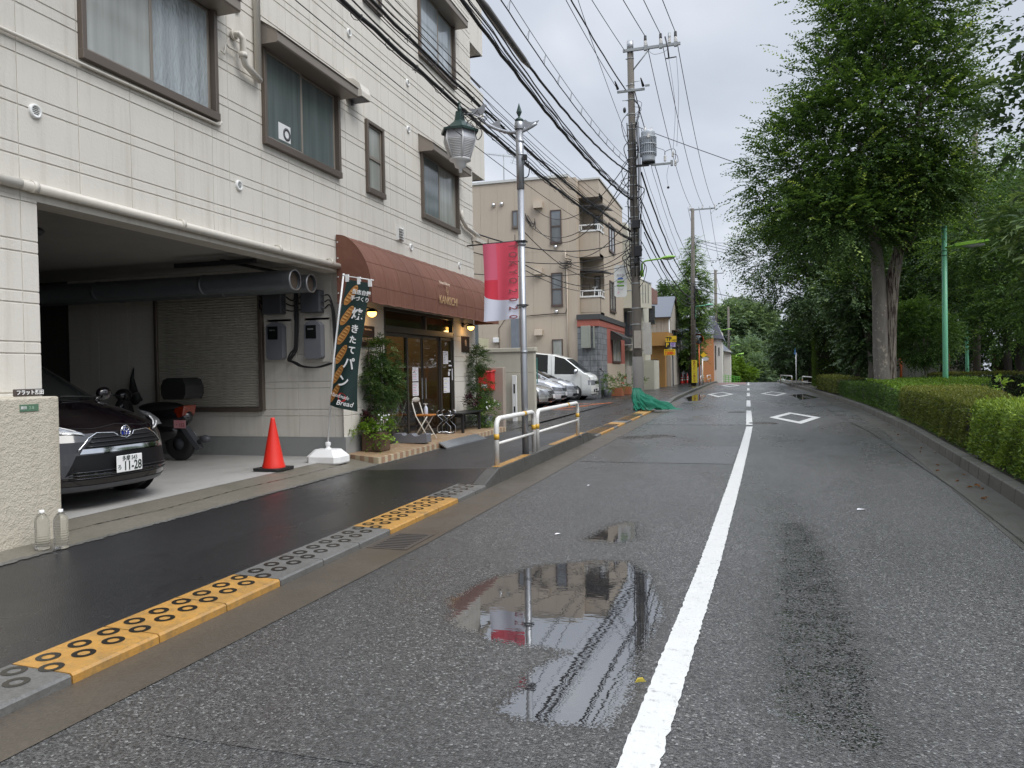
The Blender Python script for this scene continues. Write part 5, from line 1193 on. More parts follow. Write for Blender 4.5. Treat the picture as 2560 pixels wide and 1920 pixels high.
# guard rails
M_rail = pm('chipped_white_rail', (0.72, 0.71, 0.68), 0.4, var=0.06, streak=0.18, dirt=(0.3, 0.18, 0.1)); M_band = pm('yellow_reflective_band', (0.62, 0.36, 0.04), 0.35, var=0.2, vs=20)
def grail(lab, group, pts, zb, h=0.63, r=0.034):
    """hoop guard rail: bent top tube with legs, lower rail, yellow bands"""
    t_ = thing('guard_rail', lab, 'guard rail', ((pts[0][0]+pts[-1][0])/2, (pts[0][1]+pts[-1][1])/2, zb), group)
    A, B = Vector((*pts[0], zb)), Vector((*pts[-1], zb)); d = (B-A).normalized(); zt = zb+h; c = 0.12
    q = [A, Vector((A.x, A.y, zt-c))]+[Vector((A.x, A.y, zt-c))+d*c*(1-cos(a))+Vector((0, 0, c*sin(a))) for a in (0.5, 1.05, 1.57)]
    q += [Vector((B.x, B.y, zt-c))-d*c*(1-cos(a))+Vector((0, 0, c*sin(a))) for a in (1.57, 1.05, 0.5)]+[Vector((B.x, B.y, zt-c)), B]
    b = MB(); b.tube(q, r, 14); b.build('hoop', M_rail, t_)
    b = MB(); b.tube([A+Vector((0, 0, h*0.47)), B+Vector((0, 0, h*0.47))], 0.02, 10); b.build('lower_rail', M_rail, t_)
    for P in pts[1:-1]: b = MB(); b.cyl((P[0], P[1], zb), (P[0], P[1], zt-r), r, n=14); b.build('post', M_rail, t_)
    for P in (pts[0], pts[-1]):
        b = MB(); b.cyl((P[0], P[1], zb+h*0.56), (P[0], P[1], zb+h*0.68), r+0.002, n=14); b.build('reflective_band', M_band, t_)
    L = (B-A).length
    for s in (0.72,): b = MB(); p = A+d*L*s+Vector((0, 0, h)); b.cyl(p-d*0.05, p+d*0.05, r+0.002, n=14); b.build('reflective_band', M_band, t_)
    b = MB()
    for P in pts: b.box(P[0]-.07, P[0]+.07, P[1]-.07, P[1]+.07, zb-0.01, zb+0.006)
    b.build('footing', M_kerb, t_)
grail('nearer chipped white guard rail hoop with yellow bands beside the lamp post', 'guard rails by the raised kerb', [(-3.18, 9.74), (-3.14, 11.48)], 0.185)
grail('farther rusty-jointed white guard rail hoop beyond the lamp post', 'guard rails by the raised kerb', [(-3.135, 11.66), (-3.10, 14.55)], 0.185)

# ---------------------------------------------------------------- lamp post with lantern, birds and banner
LP = thing('street_lamp', 'silver lamp post with bird ornaments and a hanging white lantern', 'street lamp', (-3.21, 11.25, 0.18))
lx, ly = -3.21, 11.25; M_post = pm('silver_lamp_post', (0.37, 0.38, 0.40), 0.38, 0.65, 0.1, 5, streak=0.25)
b = MB(); b.tube([(lx, ly, 0.17), (lx-.003, ly, 1.2), (lx-.006, ly, 4.22)], 0.05, 20); b.tube([(lx-.006, ly, 4.2), (lx-.01, ly, 5.12)], 0.058, 20); b.lathe([(0.07, 5.1), (0.075, 5.13), (0.07, 5.2), (0.05, 5.22)], (lx-.01, ly, 0), 18)
for z in (1.72, 3.35, 2.42, 4.7, 4.9): b.lathe([(0.055, z), (0.061, z+.004), (0.061, z+.03), (0.055, z+.034)], (lx, ly, 0), 18)
b.build('post', M_post, LP)
M_green = pm('dark_green_enamel', (0.022, 0.05, 0.042), 0.4, var=0.2, vs=10)
b = MB(); b.lathe([(0.055, 5.215), (0.07, 5.24), (0.05, 5.26), (0.018, 5.28), (0.014, 5.30)], (lx-.01, ly, 0), 16); b.lathe([(0.014, 5.29), (0.045, 5.36), (0.001, 5.50)], (lx-.01, ly, 0), 6, sm=False); b.build('finial', M_green, LP)
b = MB(); arm = []
for k in range(15):
    t = k/14; x = lerp(lx+0.26, lx-0.66, t); arm.append((x, ly, 5.06+1.05*((x-lx+0.02)/0.9)**2*0.55+(0.05 if x > lx else 0)*(x-lx)/0.26))
b.tube(arm, 0.026, 12); b.tube([(lx-.55, ly, 5.30), (lx-.78, ly, 5.43), (lx-.97, ly, 5.42)], 0.013, 8); b.build('arm', M_post, LP)
def bird(x, z, s, flip):
    o = [(0.0, 0.0), (0.03, 0.035), (0.055, 0.085), (0.05, 0.115), (0.025, 0.135), (-0.005, 0.125), (-0.035, 0.112), (-0.02, 0.095), (-0.025, 0.06)]
    o = [(-0.03, 0.02), (0.02, 0.005), (0.07, 0.03), (0.125, 0.085), (0.135, 0.10), (0.08, 0.09), (0.04, 0.085), (0.0, 0.10), (-0.03, 0.125), (-0.062, 0.122), (-0.08, 0.105), (-0.055, 0.098), (-0.06, 0.06)]
    return [(x+flip*px*s, z+pz*s) for px, pz in o]
b = MB(); b.prism(bird(lx-.38, 5.13, 1.25, -1), 'y', ly-.006, ly+.006); b.build('bird_ornament', M_post, LP)
b = MB(); b.prism(bird(lx+.13, 5.08, 1.25, 1), 'y', ly-.006, ly+.006); b.build('bird_ornament', M_post, LP)
b = MB(); b.prism(bird(lx-.63, 5.37, 1.4, -1), 'y', ly-.006, ly+.006); b.build('bird_ornament', M_post, LP)
lcx = -4.18
b = MB(); b.lathe([(0.001, 5.66), (0.02, 5.60), (0.012, 5.555), (0.03, 5.54), (0.035, 5.515), (0.03, 5.49), (0.015, 5.475)], (lcx, ly, 0), 12); b.lathe([(0.07, 5.47), (0.07, 5.33), (0.075, 5.31)], (lcx, ly, 0), 6, sm=False)
b.lathe([(0.065, 5.475), (0.09, 5.33), (0.20, 5.235), (0.30, 5.165), (0.31, 5.18), (0.305, 5.145), (0.26, 5.175), (0.001, 5.175)], (lcx, ly, 0), 6, sm=False); b.tube([(lx-.93, ly, 5.42), (lcx+.05, ly, 5.42)], 0.016, 8)
b.build('lantern_cap', M_green, LP)
M_lant = frost('ribbed_white_glass', (0.50, 0.50, 0.53), r=0.25, bd=0.0)
b = MB(); b.lathe([(0.235, 5.17), (0.262, 5.03), (0.155, 4.74), (0.001, 4.74)], (lcx, ly, 0), 6, sm=False); lg = b.build('lantern_glass', M_lant, LP)
b = MB()
for k in range(6):
    a = k*pi/3; 
    b.tube([(lcx+.24*cos(a), ly+.24*sin(a), 5.17), (lcx+.266*cos(a), ly+.266*sin(a), 5.03), (lcx+.158*cos(a), ly+.158*sin(a), 4.74)], 0.011, 6)
    for f in range(11):
        t = (f+.5)/11; rr = lerp(0.262, 0.165, t)*0.905; z = lerp(5.02, 4.76, t); a2 = a+pi/6; hw = lerp(0.105, 0.06, t)
        c = Vector((lcx+rr*cos(a2), ly+rr*sin(a2), z)); s = Vector((-sin(a2), cos(a2), 0)); b.tube([c-s*hw, c+s*hw], 0.0045, 4)
b.build('lantern_rib', M_whitep, lg)
b = MB(); b.lathe([(0.165, 4.75), (0.165, 4.72), (0.10, 4.70), (0.085, 4.62), (0.03, 4.60), (0.025, 4.54), (0.001, 4.53)], (lcx, ly, 0), 14); b.build('lantern_base', M_whitep, LP)
# street banner hung from the post
BNR = thing('street_banner', 'pink, red and white event banner hanging from the silver lamp post', 'banner', (-3.6, 11.25, 2.2))
b = MB(); b.tube([(-4.10, ly, 3.40), (lx-.05, ly, 3.425)], 0.011, 8); b.tube([(-3.75, ly, 3.40), (-3.75, ly, 3.52)], 0.006, 6); b.tube([(-3.32, ly, 3.42), (-3.32, ly, 3.52)], 0.006, 6); b.tube([(lx-.09, ly-.02, 2.40), (lx+.06, ly-.06, 2.42)], 0.008, 6); b.box(lx-.08, lx+.07, ly-.07, ly+.07, 3.40, 3.42); b.box(lx-.08, lx+.07, ly-.07, ly+.07, 2.44, 2.455); b.build('bracket', M_blackmetal, BNR)
def bcl(u, v, lift=0.0):
    x = lerp(-3.835, lx-.06, u)+0.03*sin(v*2.5)*(1-u); z = 3.40-1.17*v + 0.015*u - 0.02*(1-u)*v
    y = ly - 0.02 - 0.03*sin(u*9+v*1.2)*(0.5+0.7*v)*(1-0.4*u) - 0.03*v
    n = Vector((0.2*cos(u*9+v), -1, 0)).normalized()
    return Vector((x, y, z))+n*lift
bcol = {'p': pm('pink_banner_cloth', (0.60, 0.105, 0.175), 0.7, var=0.05), 'r': pm('red_banner_cloth', (0.56, 0.028, 0.055), 0.7, var=0.05), 'q': pm('coral_banner_cloth', (0.68, 0.075, 0.12), 0.7, var=0.05), 'w': pm('white_banner_cloth', (0.60, 0.61, 0.70), 0.7, var=0.04)}
def bound(u): return 0.665+0.085*sqrt(max(0, 1-(1-min(1, u/0.95))**2)) - 0.035*max(0, u-0.75)
def band(name, mat, u0, u1, f0, f1, nv=12, nu=10):
    b = MB(); b.sheet(lambda s, t: tuple(bcl(lerp(u0, u1, s), lerp(f0(lerp(u0, u1, s)), f1(lerp(u0, u1, s)), t))), nu, nv); return b.build(name, mat, BNR)
K = lambda c: (lambda u: c)
band('pink_panel', bcol['p'], 0, 0.38, K(0), K(0.47)); band('red_panel', bcol['r'], 0, 0.38, K(0.47), bound); c1 = band('coral_panel', bcol['q'], 0.38, 1.0, K(0), bound, nu=14); wp_ = band('white_panel', bcol['w'], 0, 1.0, bound, K(1.0), nu=22)
M_btx = pm('brown_red_print', (0.25, 0.07, 0.075), 0.6)
for i, ch in enumerate('TOKYO2020'):
    v = 0.03+i*0.112+(0.02 if i > 4 else 0); u = 0.86; p = bcl(u, v+.03, 0.012)
    text(ch, 0.185, (p.x, p.y-0.012, p.z), (0, 0, -1), (1, 0, 0), M_btx, BNR, 'lettering', sx=0.62, bold=0.003)
# green refuse net draped at the utility pole foot
def netm():
    m, t, b = mk('green_net'); setc(t, b, (0.0, 0.17, 0.095)); b.inputs['Roughness'].default_value = 0.7
    tr = t.nodes.new('ShaderNodeBsdfTransparent'); mx = t.nodes.new('ShaderNodeMixShader'); mx.inputs[0].default_value = 0.22; o = [n for n in t.nodes if n.type == 'OUTPUT_MATERIAL'][0]
    t.links.new(b.outputs[0], mx.inputs[1]); t.links.new(tr.outputs[0], mx.inputs[2]); t.links.new(mx.outputs[0], o.inputs[0]); return m
rng = np.random.default_rng(4); b = MB()
def netf(u, v):
    a = u*2*pi; r = 0.10+0.16*v+0.05*sin(5*a)*v; cx = lerp(-3.52, -3.15, v**1.5); cy = lerp(26.15, 25.9, v)
    sx = 1+max(0, cos(a))*1.5*v**1.3; sz = lerp(0.80, 0.07, v**0.8)+0.03*sin(7*a+3*v)*v
    j = 0.05*v*(sin(9*a+5*v)+sin(17*a-8*v)*.6); return (cx+(r+j)*sx*cos(a)*1.35, cy+(r+j)*sin(a)*1.5, max(0.075, sz+j*0.9+0.16*v*max(0, cos(a))*sin(pi*v)+0.05*sin(13*a+9*v)*v))
b.sheet(netf, 96, 26); b.build('refuse_net', netm(), label='bright green refuse net draped over the foot of the utility pole', cat='net')
# ---------------------------------------------------------------- vehicles
def car(name, label, loc, P, paint, group=None, rotz=0.0, belt=0.95, win=(-1.0, -3.9), pillars=(-1.05, -2.2, -3.2), wheels=(-0.8, -3.4), wr=0.31, Wm=0.85, K=0.40, sidewin=True, bump_mat=None):
    """P: list of (x, z, halfwidth, plan curvature, edge drop, glass?) along the centre line from the front lip over the roof to the tail; local +x is forward"""
    T = thing(name, label, 'car' if 'van' not in name else 'van', loc, group, rotz)
    NT = 20; rows = []
    for (x, z, w, k, d, g) in P:
        r = []
        for j in range(NT+1):
            t = -1+2*j/NT; r.append((x-k*abs(t)**3.3, w*t, z-d*abs(t)**4))
        rows.append(r)
    body = MB(); gl = MB(); n = NT+1
    for i in range(len(P)-1):
        tgt = gl if (P[i][5] and P[i+1][5]) else body
        tgt.add(rows[i]+rows[i+1], [(j, j+1, n+j+1, n+j) for j in range(NT)] if tgt is body else [(j, j+1, n+j+1, n+j) for j in range(1, NT-1)], 0, True)
        if tgt is gl: body.add(rows[i]+rows[i+1], [(0, 1, n+1, n), (NT-1, NT, n+NT, n+NT-1)], 0, True)
    E_ = [(r[-1][0], r[-1][1], r[-1][2]) for r in rows]
    hi = [e for e in E_ if e[2] >= 0.6 and e[0] > E_[-1][0]-5]
    hi = sorted(hi, key=lambda e: e[0])
    def edge(x):
        if x <= hi[0][0]: return hi[0]
        for a, b_ in zip(hi, hi[1:]):
            if x <= b_[0]:
                f = (x-a[0])/(b_[0]-a[0]+1e-9); return tuple(lerp(a[c], b_[c], f) for c in range(3))
        return hi[-1]
    x0 = max(e[0] for e in hi); x1 = min(e[0] for e in hi); nc = 44
    for s in (-1, 1):
        cols = []
        for i in range(nc+1):
            x = lerp(x0, x1, i/nc); ex = edge(x); top = ex[2]; bz = min(top, belt+0.02*(x0-x))
            wl = ex[1] if top-bz < 0.02 else Wm*0.965
            c = [(x, s*(min(Wm, wl+0.01)-0.06), 0.20), (x, s*min(Wm, max(wl, Wm-0.02)), 0.33), (x, s*max(wl, min(Wm, wl+0.02)), 0.55), (x, s*max(wl, min(Wm, wl+0.012)), lerp(0.55, bz, 0.6)), (x, s*wl, bz), (x, s*ex[1], top)]
            cols.append(c)
        for i in range(nc):
            xm = (cols[i][0][0]+cols[i+1][0][0])/2
            body.add(cols[i][:5]+cols[i+1][:5], [(j, j+1, 5+j+1, 5+j) for j in range(4)], 0, True)
            isg = sidewin and win[1] < xm < win[0] and not any(abs(xm-p) < 0.055 for p in pillars)
            (gl if isg else body).add([cols[i][4], cols[i][5], cols[i+1][5], cols[i+1][4]], [(0, 1, 2, 3)], 0, True)
    b_ = MB(); B = body.build('body', paint, T, local=True)
    gl.build('window_glass', M_glassd, T, local=True)
    for wx in wheels:
        for s in (-1, 1):
            q = MB(); yy_ = s*(Wm+0.004)
            q.lathe([(0.001, s*0.0), (wr+0.045, 0.0)], (wx, yy_, wr), 28, 0, axis='y'); q.build('wheel_arch', M_dark, T, local=True)
            q = MB(); q.lathe([(wr*0.62, 0.0), (wr*0.66, s*0.012), (wr*0.95, s*0.012), (wr, -s*0.02), (wr, -s*0.16), (0.01, -s*0.16)], (wx, yy_+s*0.004, wr), 28, 0, axis='y'); ty = q.build('tyre', M_black, T, local=True)
            q = MB(); q.lathe([(0.001, s*0.008), (0.05, s*0.01), (wr*0.6, s*0.004), (wr*0.64, s*0.013)], (wx, yy_+s*0.004, wr), 28, 0, axis='y')
            for k in range(7):
                a = 2*pi*k/7; q.obox((wx+cos(a)*wr*0.34, yy_+s*0.014, wr+sin(a)*wr*0.34), (wr*0.5, 0.012, 0.035), (0, -a, 0))
            q.build('rim', M_steel, ty, local=True)
    q = MB(); q.box(-4.0, -0.45, -Wm+0.1, Wm-0.1, 0.16, 0.3); q.build('underbody', M_dark, T, local=True)
    def surf(y, z, off=0.0):
        """front surface x at lateral y, height z"""
        prev = P[0]
        for p in P[1:]:
            if z <= p[1] or p is P[-1]:
                f = (z-prev[1])/(p[1]-prev[1]+1e-9); f = min(max(f, 0), 1)
                x = lerp(prev[0], p[0], f); w = lerp(prev[2], p[2], f); k = lerp(prev[3], p[3], f); break
            prev = p
        return (x-k*min(1, abs(y/w))**3.3+off, y, z)
    def patch(nm, y0, y1, zb, zt, mat, parent=T, off=0.006, nu=14, nv=3, yb0=None, yb1=None):
        q = MB(); yb0 = y0 if yb0 is None else yb0; yb1 = y1 if yb1 is None else yb1
        q.sheet(lambda u, v: surf(lerp(lerp(yb0, y0, v), lerp(yb1, y1, v), u), lerp(zb(u) if callable(zb) else zb, zt(u) if callable(zt) else zt, v), off), nu, nv); return q.build(nm, mat, parent, local=True)
    def bar(nm, pts, r, mat, parent=T, off=0.008, sub=8):
        o = []
        for a, c in zip(pts, pts[1:]):
            for k in range(sub): o.append(surf(lerp(a[0], c[0], k/sub), lerp(a[1], c[1], k/sub), off))
        o.append(surf(*pts[-1], off)); q = MB(); q.tube(o, r, 8); return q.build(nm, mat, parent, local=True)
    return T, B, surf, patch, bar
M_blackpaint = pm('black_cherry_car_paint', (0.0045, 0.0022, 0.0038), 0.10, var=0.05, coat=1.0, spec=0.6)
M_lens = pm('clear_headlight_lens', (0.30, 0.31, 0.33), 0.06, 0.3, var=0.5, vs=25, coat=1.0)
M_lensd = pm('smoked_headlight', (0.03, 0.03, 0.035), 0.06, coat=1.0)
PA = [(-0.16, 0.17, 0.78, 0.33, 0, 0), (-0.06, 0.20, 0.80, 0.36, 0, 0), (-0.015, 0.25, 0.81, 0.38, 0, 0), (0.0, 0.33, 0.82, 0.38, 0, 0), (-0.012, 0.45, 0.825, 0.38, 0, 0), (-0.03, 0.56, 0.825, 0.37, 0, 0), (-0.06, 0.66, 0.82, 0.36, 0, 0), (-0.10, 0.735, 0.815, 0.34, 0.01, 0),
      (-0.16, 0.785, 0.81, 0.31, 0.02, 0), (-0.24, 0.825, 0.80, 0.27, 0.03, 0), (-0.4, 0.885, 0.79, 0.22, 0.05, 0), (-0.6, 0.95, 0.78, 0.17, 0.06, 0), (-0.8, 1.00, 0.77, 0.14, 0.06, 0), (-0.93, 1.03, 0.765, 0.13, 0.055, 0), (-0.97, 1.045, 0.76, 0.13, 0.05, 1), (-1.4, 1.29, 0.70, 0.16, 0.04, 1), (-1.78, 1.50, 0.64, 0.17, 0.03, 1), (-1.82, 1.515, 0.635, 0.17, 0.03, 0), (-2.2, 1.62, 0.62, 0.12, 0.03, 0), (-2.9, 1.665, 0.61, 0.05, 0.03, 0), (-3.7, 1.62, 0.60, 0.0, 0.03, 0), (-4.0, 1.5, 0.62, 0.0, 0.02, 0), (-4.15, 1.0, 0.76, -0.0, 0, 0), (-4.2, 0.6, 0.8, 0, 0, 0)]
T, B, surf, patch, bar = car('black_minivan', 'glossy black-cherry minivan parked nose out in the open garage', (-5.905, 6.27, 0.188), PA, M_blackpaint, belt=1.0)
M_gr = pm('black_grille_plastic', (0.006, 0.006, 0.007), 0.5, spec=0.25)
G = patch('grille', -0.33, 0.33, 0.585, 0.735, M_gr, off=0.004, yb0=-0.50, yb1=0.50)
M_slat = pm('satin_grille_slat', (0.05, 0.05, 0.055), 0.25, 0.6)
for z in (0.61, 0.65, 0.69): h = lerp(0.47, 0.36, (z-0.6)/0.12); bar('slat', [(-h, z), (h, z)], 0.005, M_slat, G, 0.012, 14)
bar('chrome_strip', [(-0.535, 0.575), (-0.42, 0.69), (-0.32, 0.735), (-0.13, 0.725), (-0.09, 0.69), (0.0, 0.665), (0.09, 0.69), (0.13, 0.725), (0.32, 0.735), (0.42, 0.69), (0.535, 0.575)], 0.007, M_chrome, T, 0.006)
patch('chrome_bar', -0.50, 0.50, 0.548, 0.592, M_chrome, off=0.016, yb0=-0.53, yb1=0.53)
L_ = patch('lower_grille', -0.55, 0.55, 0.30, 0.535, M_gr, off=0.004, yb0=-0.66, yb1=0.66)
for z in (0.315, 0.345, 0.375): bar('slat', [(-0.62, z), (0.62, z)], 0.005, M_slat, L_, 0.010, 14)
patch('bumper_lip', -0.80, 0.80, 0.185, 0.245, M_dgrey, off=0.01, nu=20)
# round emblem: blue disc, chrome ring and ovals
e0 = surf(0, 0.725, 0.02); q = MB(); q.lathe([(0.001, 0.004), (0.06, 0.0)], e0, 28, axis='x'); em = q.build('emblem', pm('deep_blue_enamel', (0.01, 0.03, 0.30), 0.15, coat=1), T, local=True)
q = MB(); oval = lambda ry, rz, cy, cz: [(e0[0]+0.007, e0[1]+cy+ry*cos(2*pi*i/24), e0[2]+cz+rz*sin(2*pi*i/24)) for i in range(25)]
q.tube(oval(0.06, 0.06, 0, 0), 0.0065, 8); q.tube(oval(0.042, 0.018, 0, 0.022), 0.0045, 6); q.tube(oval(0.016, 0.043, 0, 0), 0.0045, 6); q.build('emblem_ring', M_chrome, em, local=True)
# number plate
q = MB(); q.box(0.022, 0.030, -0.22, 0.11, 0.335, 0.50); pl = q.build('number_plate', M_whitep, T, local=True, bevel=0.006); OFF[pl] = Vector((0, 0, 0))
M_pg = pm('dark_green_plate_print', (0.015, 0.03, 0.02), 0.5)
text('多摩 543', 0.058, (0.032, -0.055, 0.467), (0, 1, 0), (0, 0, 1), M_pg, pl, sx=0.9); text('11-28', 0.125, (0.032, -0.02, 0.39), (0, 1, 0), (0, 0, 1), M_pg, pl, bold=0.002, sx=0.82); text('ろ', 0.055, (0.032, -0.187, 0.385), (0, 1, 0), (0, 0, 1), M_pg, pl)
for s in (-1, 1):
    q = MB()
    def hl(u, v, s=s):
        y = lerp(0.44, 0.83, u)*s; zb_ = lerp(0.715, 0.73, u)+0.02*sin(u*3); zt_ = lerp(0.725, 0.90, u**0.8)
        z = lerp(zb_, zt_, v); t = min(1, abs(y)/0.81)
        x = interp(z, [(0.70, -0.09), (0.74, -0.105), (0.80, -0.17), (0.90, -0.42)])-interp(z, [(0.70, 0.34), (0.8, 0.29), (0.9, 0.2)])*t**3.3
        if u > 0.8: x -= (u-0.8)*0.35; y = s*(0.815+0.02*(u-.8))
        return (x+0.012, y+0.012*s*(u > .7), z+0.004)
    q.sheet(hl, 16, 6); h = q.build('headlight', M_lens, T, local=True)
    q = MB(); q.tube([hl(u, 0.25) for u in np.linspace(0.06, 0.75, 10)]+[hl(u, 0.85) for u in np.linspace(0.7, 0.15, 8)], 0.006, 6); q.build('light_strip', M_whitep, h, local=True)
bar('hood_line', [(-0.74, 0.80), (-0.3, 0.775), (0.0, 0.805), (0.3, 0.775), (0.74, 0.80)], 0.003, M_dark, T, 0.002, 10)
q = MB(); q.tube([(-1.0, -0.5, 1.075), (-0.97, 0.1, 1.07)], 0.008, 6); q.tube([(-1.0, 0.1, 1.08), (-0.99, 0.62, 1.06)], 0.008, 6); q.build('wiper', M_black, T, local=True)
for s in (-1, 1):
    q = MB(); q.sphere((-1.25, s*0.93, 1.09), (0.06, 0.10, 0.075), 14, 8); q.tube([(-1.25, s*0.8, 1.02), (-1.25, s*0.88, 1.06)], 0.02, 8); q.build('wing_mirror', M_blackpaint, T, local=True)
q = MB(); q.lathe([(0.17, 0), (0.17, 0.02)], (0, 0, 0), 20, axis='x'); q = MB(); q.tube([(-1.55+0.05*sin(a), -0.35+0.17*cos(a), 1.05+0.17*sin(a)) for a in np.linspace(0, 2*pi, 20)], 0.012, 6); q.build('steering_wheel', M_black, T, local=True)

# silver cars and the van in the lot; all face the street
def plain_car(label, loc, paint, kind, group):
    if kind == 'sedan':
        P = [(-0.14, 0.19, 0.74, 0.3, 0, 0), (-0.02, 0.25, 0.78, 0.32, 0, 0), (0.0, 0.36, 0.80, 0.34, 0, 0), (-0.02, 0.5, 0.80, 0.33, 0, 0), (-0.08, 0.62, 0.79, 0.3, 0, 0), (-0.16, 0.71, 0.78, 0.27, 0.02, 0), (-0.4, 0.80, 0.77, 0.2, 0.04, 0), (-0.9, 0.88, 0.76, 0.12, 0.05, 0), (-1.2, 0.92, 0.75, 0.1, 0.05, 0), (-1.24, 0.93, 0.75, 0.1, 0.05, 1), (-1.7, 1.17, 0.68, 0.12, 0.04, 1), (-2.0, 1.31, 0.62, 0.12, 0.03, 1), (-2.05, 1.33, 0.62, 0.12, 0.03, 0), (-2.5, 1.41, 0.6, 0.08, 0.03, 0), (-3.1, 1.40, 0.6, 0, 0.03, 0), (-3.9, 1.05, 0.7, 0, 0.03, 0), (-4.4, 0.95, 0.75, 0, 0.02, 0), (-4.45, 0.6, 0.78, 0, 0, 0)]; Wm = 0.85; belt = 0.86
    else:
        P = [(-0.14, 0.19, 0.76, 0.3, 0, 0), (-0.02, 0.25, 0.79, 0.33, 0, 0), (0.0, 0.38, 0.81, 0.35, 0, 0), (-0.02, 0.55, 0.81, 0.34, 0, 0), (-0.07, 0.68, 0.80, 0.3, 0.01, 0), (-0.18, 0.80, 0.79, 0.26, 0.03, 0), (-0.5, 0.93, 0.78, 0.18, 0.05, 0), (-0.95, 1.02, 0.76, 0.12, 0.05, 0), (-0.99, 1.04, 0.76, 0.12, 0.05, 1), (-1.5, 1.30, 0.68, 0.14, 0.04, 1), (-1.9, 1.50, 0.63, 0.15, 0.03, 1), (-1.95, 1.52, 0.63, 0.14, 0.03, 0), (-2.5, 1.60, 0.61, 0.06, 0.03, 0), (-3.5, 1.58, 0.60, 0, 0.03, 0), (-4.1, 1.4, 0.66, 0, 0.02, 0), (-4.3, 0.8, 0.8, 0, 0, 0)]; Wm = 0.86; belt = 0.95
    T, B, surf, patch, bar = car('silver_car', label, loc, P, paint, group, belt=belt, Wm=Wm)
    za = 0.56 if kind == 'sedan' else 0.60
    g = patch('grille', -0.36, 0.36, za-0.05, za+0.07, M_gr, off=0.006)
    for z in (za-0.02, za+0.03): bar('slat', [(-0.35, z), (0.35, z)], 0.007, M_chrome, g, 0.012)
    patch('air_intake', -0.5, 0.5, 0.27, 0.38, M_gr, off=0.006)
    patch('number_plate', -0.165, 0.165, 0.36, 0.51, M_whitep, off=0.03, nu=2)
    bar('bumper_line', [(-0.79, 0.46), (0.79, 0.46)], 0.006, M_dgrey, T, 0.003, 16)
    for s in (-1, 1):
        q = MB(); q.sheet(lambda u, v: surf(s*lerp(0.40, 0.785, u), lerp(za-0.06+0.02*u, za+0.075+0.06*u*(1-v*0), v), 0.010 if u < 1 else 0), 10, 4); q.build('headlight', M_lens, T, local=True)
        q = MB(); q.sphere((-1.35, s*0.92, belt+0.1), (0.06, 0.1, 0.07), 12, 8); q.tube([(-1.35, s*.78, belt+.05), (-1.35, s*.88, belt+.08)], 0.018, 6); q.build('wing_mirror', paint, T, local=True)
    q = MB(); q.tube([(-1.15, -0.45, belt+0.09), (-1.1, 0.3, belt+0.08)], 0.008, 6); q.build('wiper', M_black, T, local=True)
    return T
grp = 'cars parked in the lot beyond the cream wall'
M_silv = pm('beige_silver_car_paint', (0.44, 0.44, 0.42), 0.22, 0.6, 0.05, coat=0.8); M_silv2 = pm('bright_silver_car_paint', (0.62, 0.63, 0.65), 0.2, 0.5, 0.05, coat=0.8); M_silv3 = pm('pearl_white_car_paint', (0.74, 0.75, 0.78), 0.18, 0.15, 0.04, coat=1)
plain_car('beige-silver saloon, nearest of the cars beyond the cream wall', (-6.62, 27.0, 0.085), M_silv, 'sedan', grp)
plain_car('pearl white hatchback with a black grille, second of the parked cars', (-6.78, 29.7, 0.085), M_silv3, 'hatch', grp)
plain_car('bright silver hatchback parked right beside the white van', (-6.85, 32.2, 0.085), M_silv2, 'hatch', grp)
M_van = pm('white_van_paint', (0.78, 0.78, 0.74), 0.22, 0.0, 0.03, coat=0.9)
PV = [(-0.10, 0.22, 0.82, 0.12, 0, 0), (-0.02, 0.28, 0.85, 0.13, 0, 0), (0.0, 0.40, 0.86, 0.13, 0, 0), (0.0, 0.60, 0.86, 0.13, 0, 0), (-0.02, 0.78, 0.86, 0.13, 0, 0), (-0.04, 0.92, 0.86, 0.12, 0, 0), (-0.08, 1.04, 0.855, 0.12, 0.01, 0), (-0.16, 1.14, 0.85, 0.12, 0.02, 0), (-0.34, 1.21, 0.84, 0.12, 0.02, 0), (-0.38, 1.24, 0.84, 0.12, 0.02, 1), (-0.85, 1.62, 0.78, 0.14, 0.02, 1), (-1.2, 1.90, 0.72, 0.15, 0.02, 1), (-1.25, 1.93, 0.715, 0.16, 0.02, 0), (-1.9, 2.12, 0.70, 0.1, 0.05, 0), (-2.8, 2.22, 0.70, 0.02, 0.06, 0), (-4.6, 2.22, 0.70, 0, 0.06, 0), (-4.75, 2.0, 0.72, 0, 0.05, 0), (-4.84, 1.2, 0.82, 0, 0, 0), (-4.84, 0.6, 0.84, 0, 0, 0)]
T, B, surf, patch, bar = car('white_van', 'white high-roof van parked against the concrete block pillar', (-6.55, 35.3, 0.07), PV, M_van, None, belt=1.16, win=(-0.75, -4.5), pillars=(-1.9, -1.98, -2.06, -3.1, -4.0), wheels=(-0.95, -3.5), wr=0.33, Wm=0.875)
g = patch('grille', -0.45, 0.45, 0.72, 0.86, M_chrome, off=0.01); bar('slat', [(-0.44, 0.79), (0.44, 0.79)], 0.02, M_black, g, 0.014)
patch('air_intake', -0.42, 0.42, 0.44, 0.50, M_gr, off=0.006); patch('air_intake', -0.42, 0.42, 0.34, 0.40, M_gr, off=0.006); patch('number_plate', -0.165, 0.165, 0.40, 0.55, M_whitep, off=0.03, nu=2)
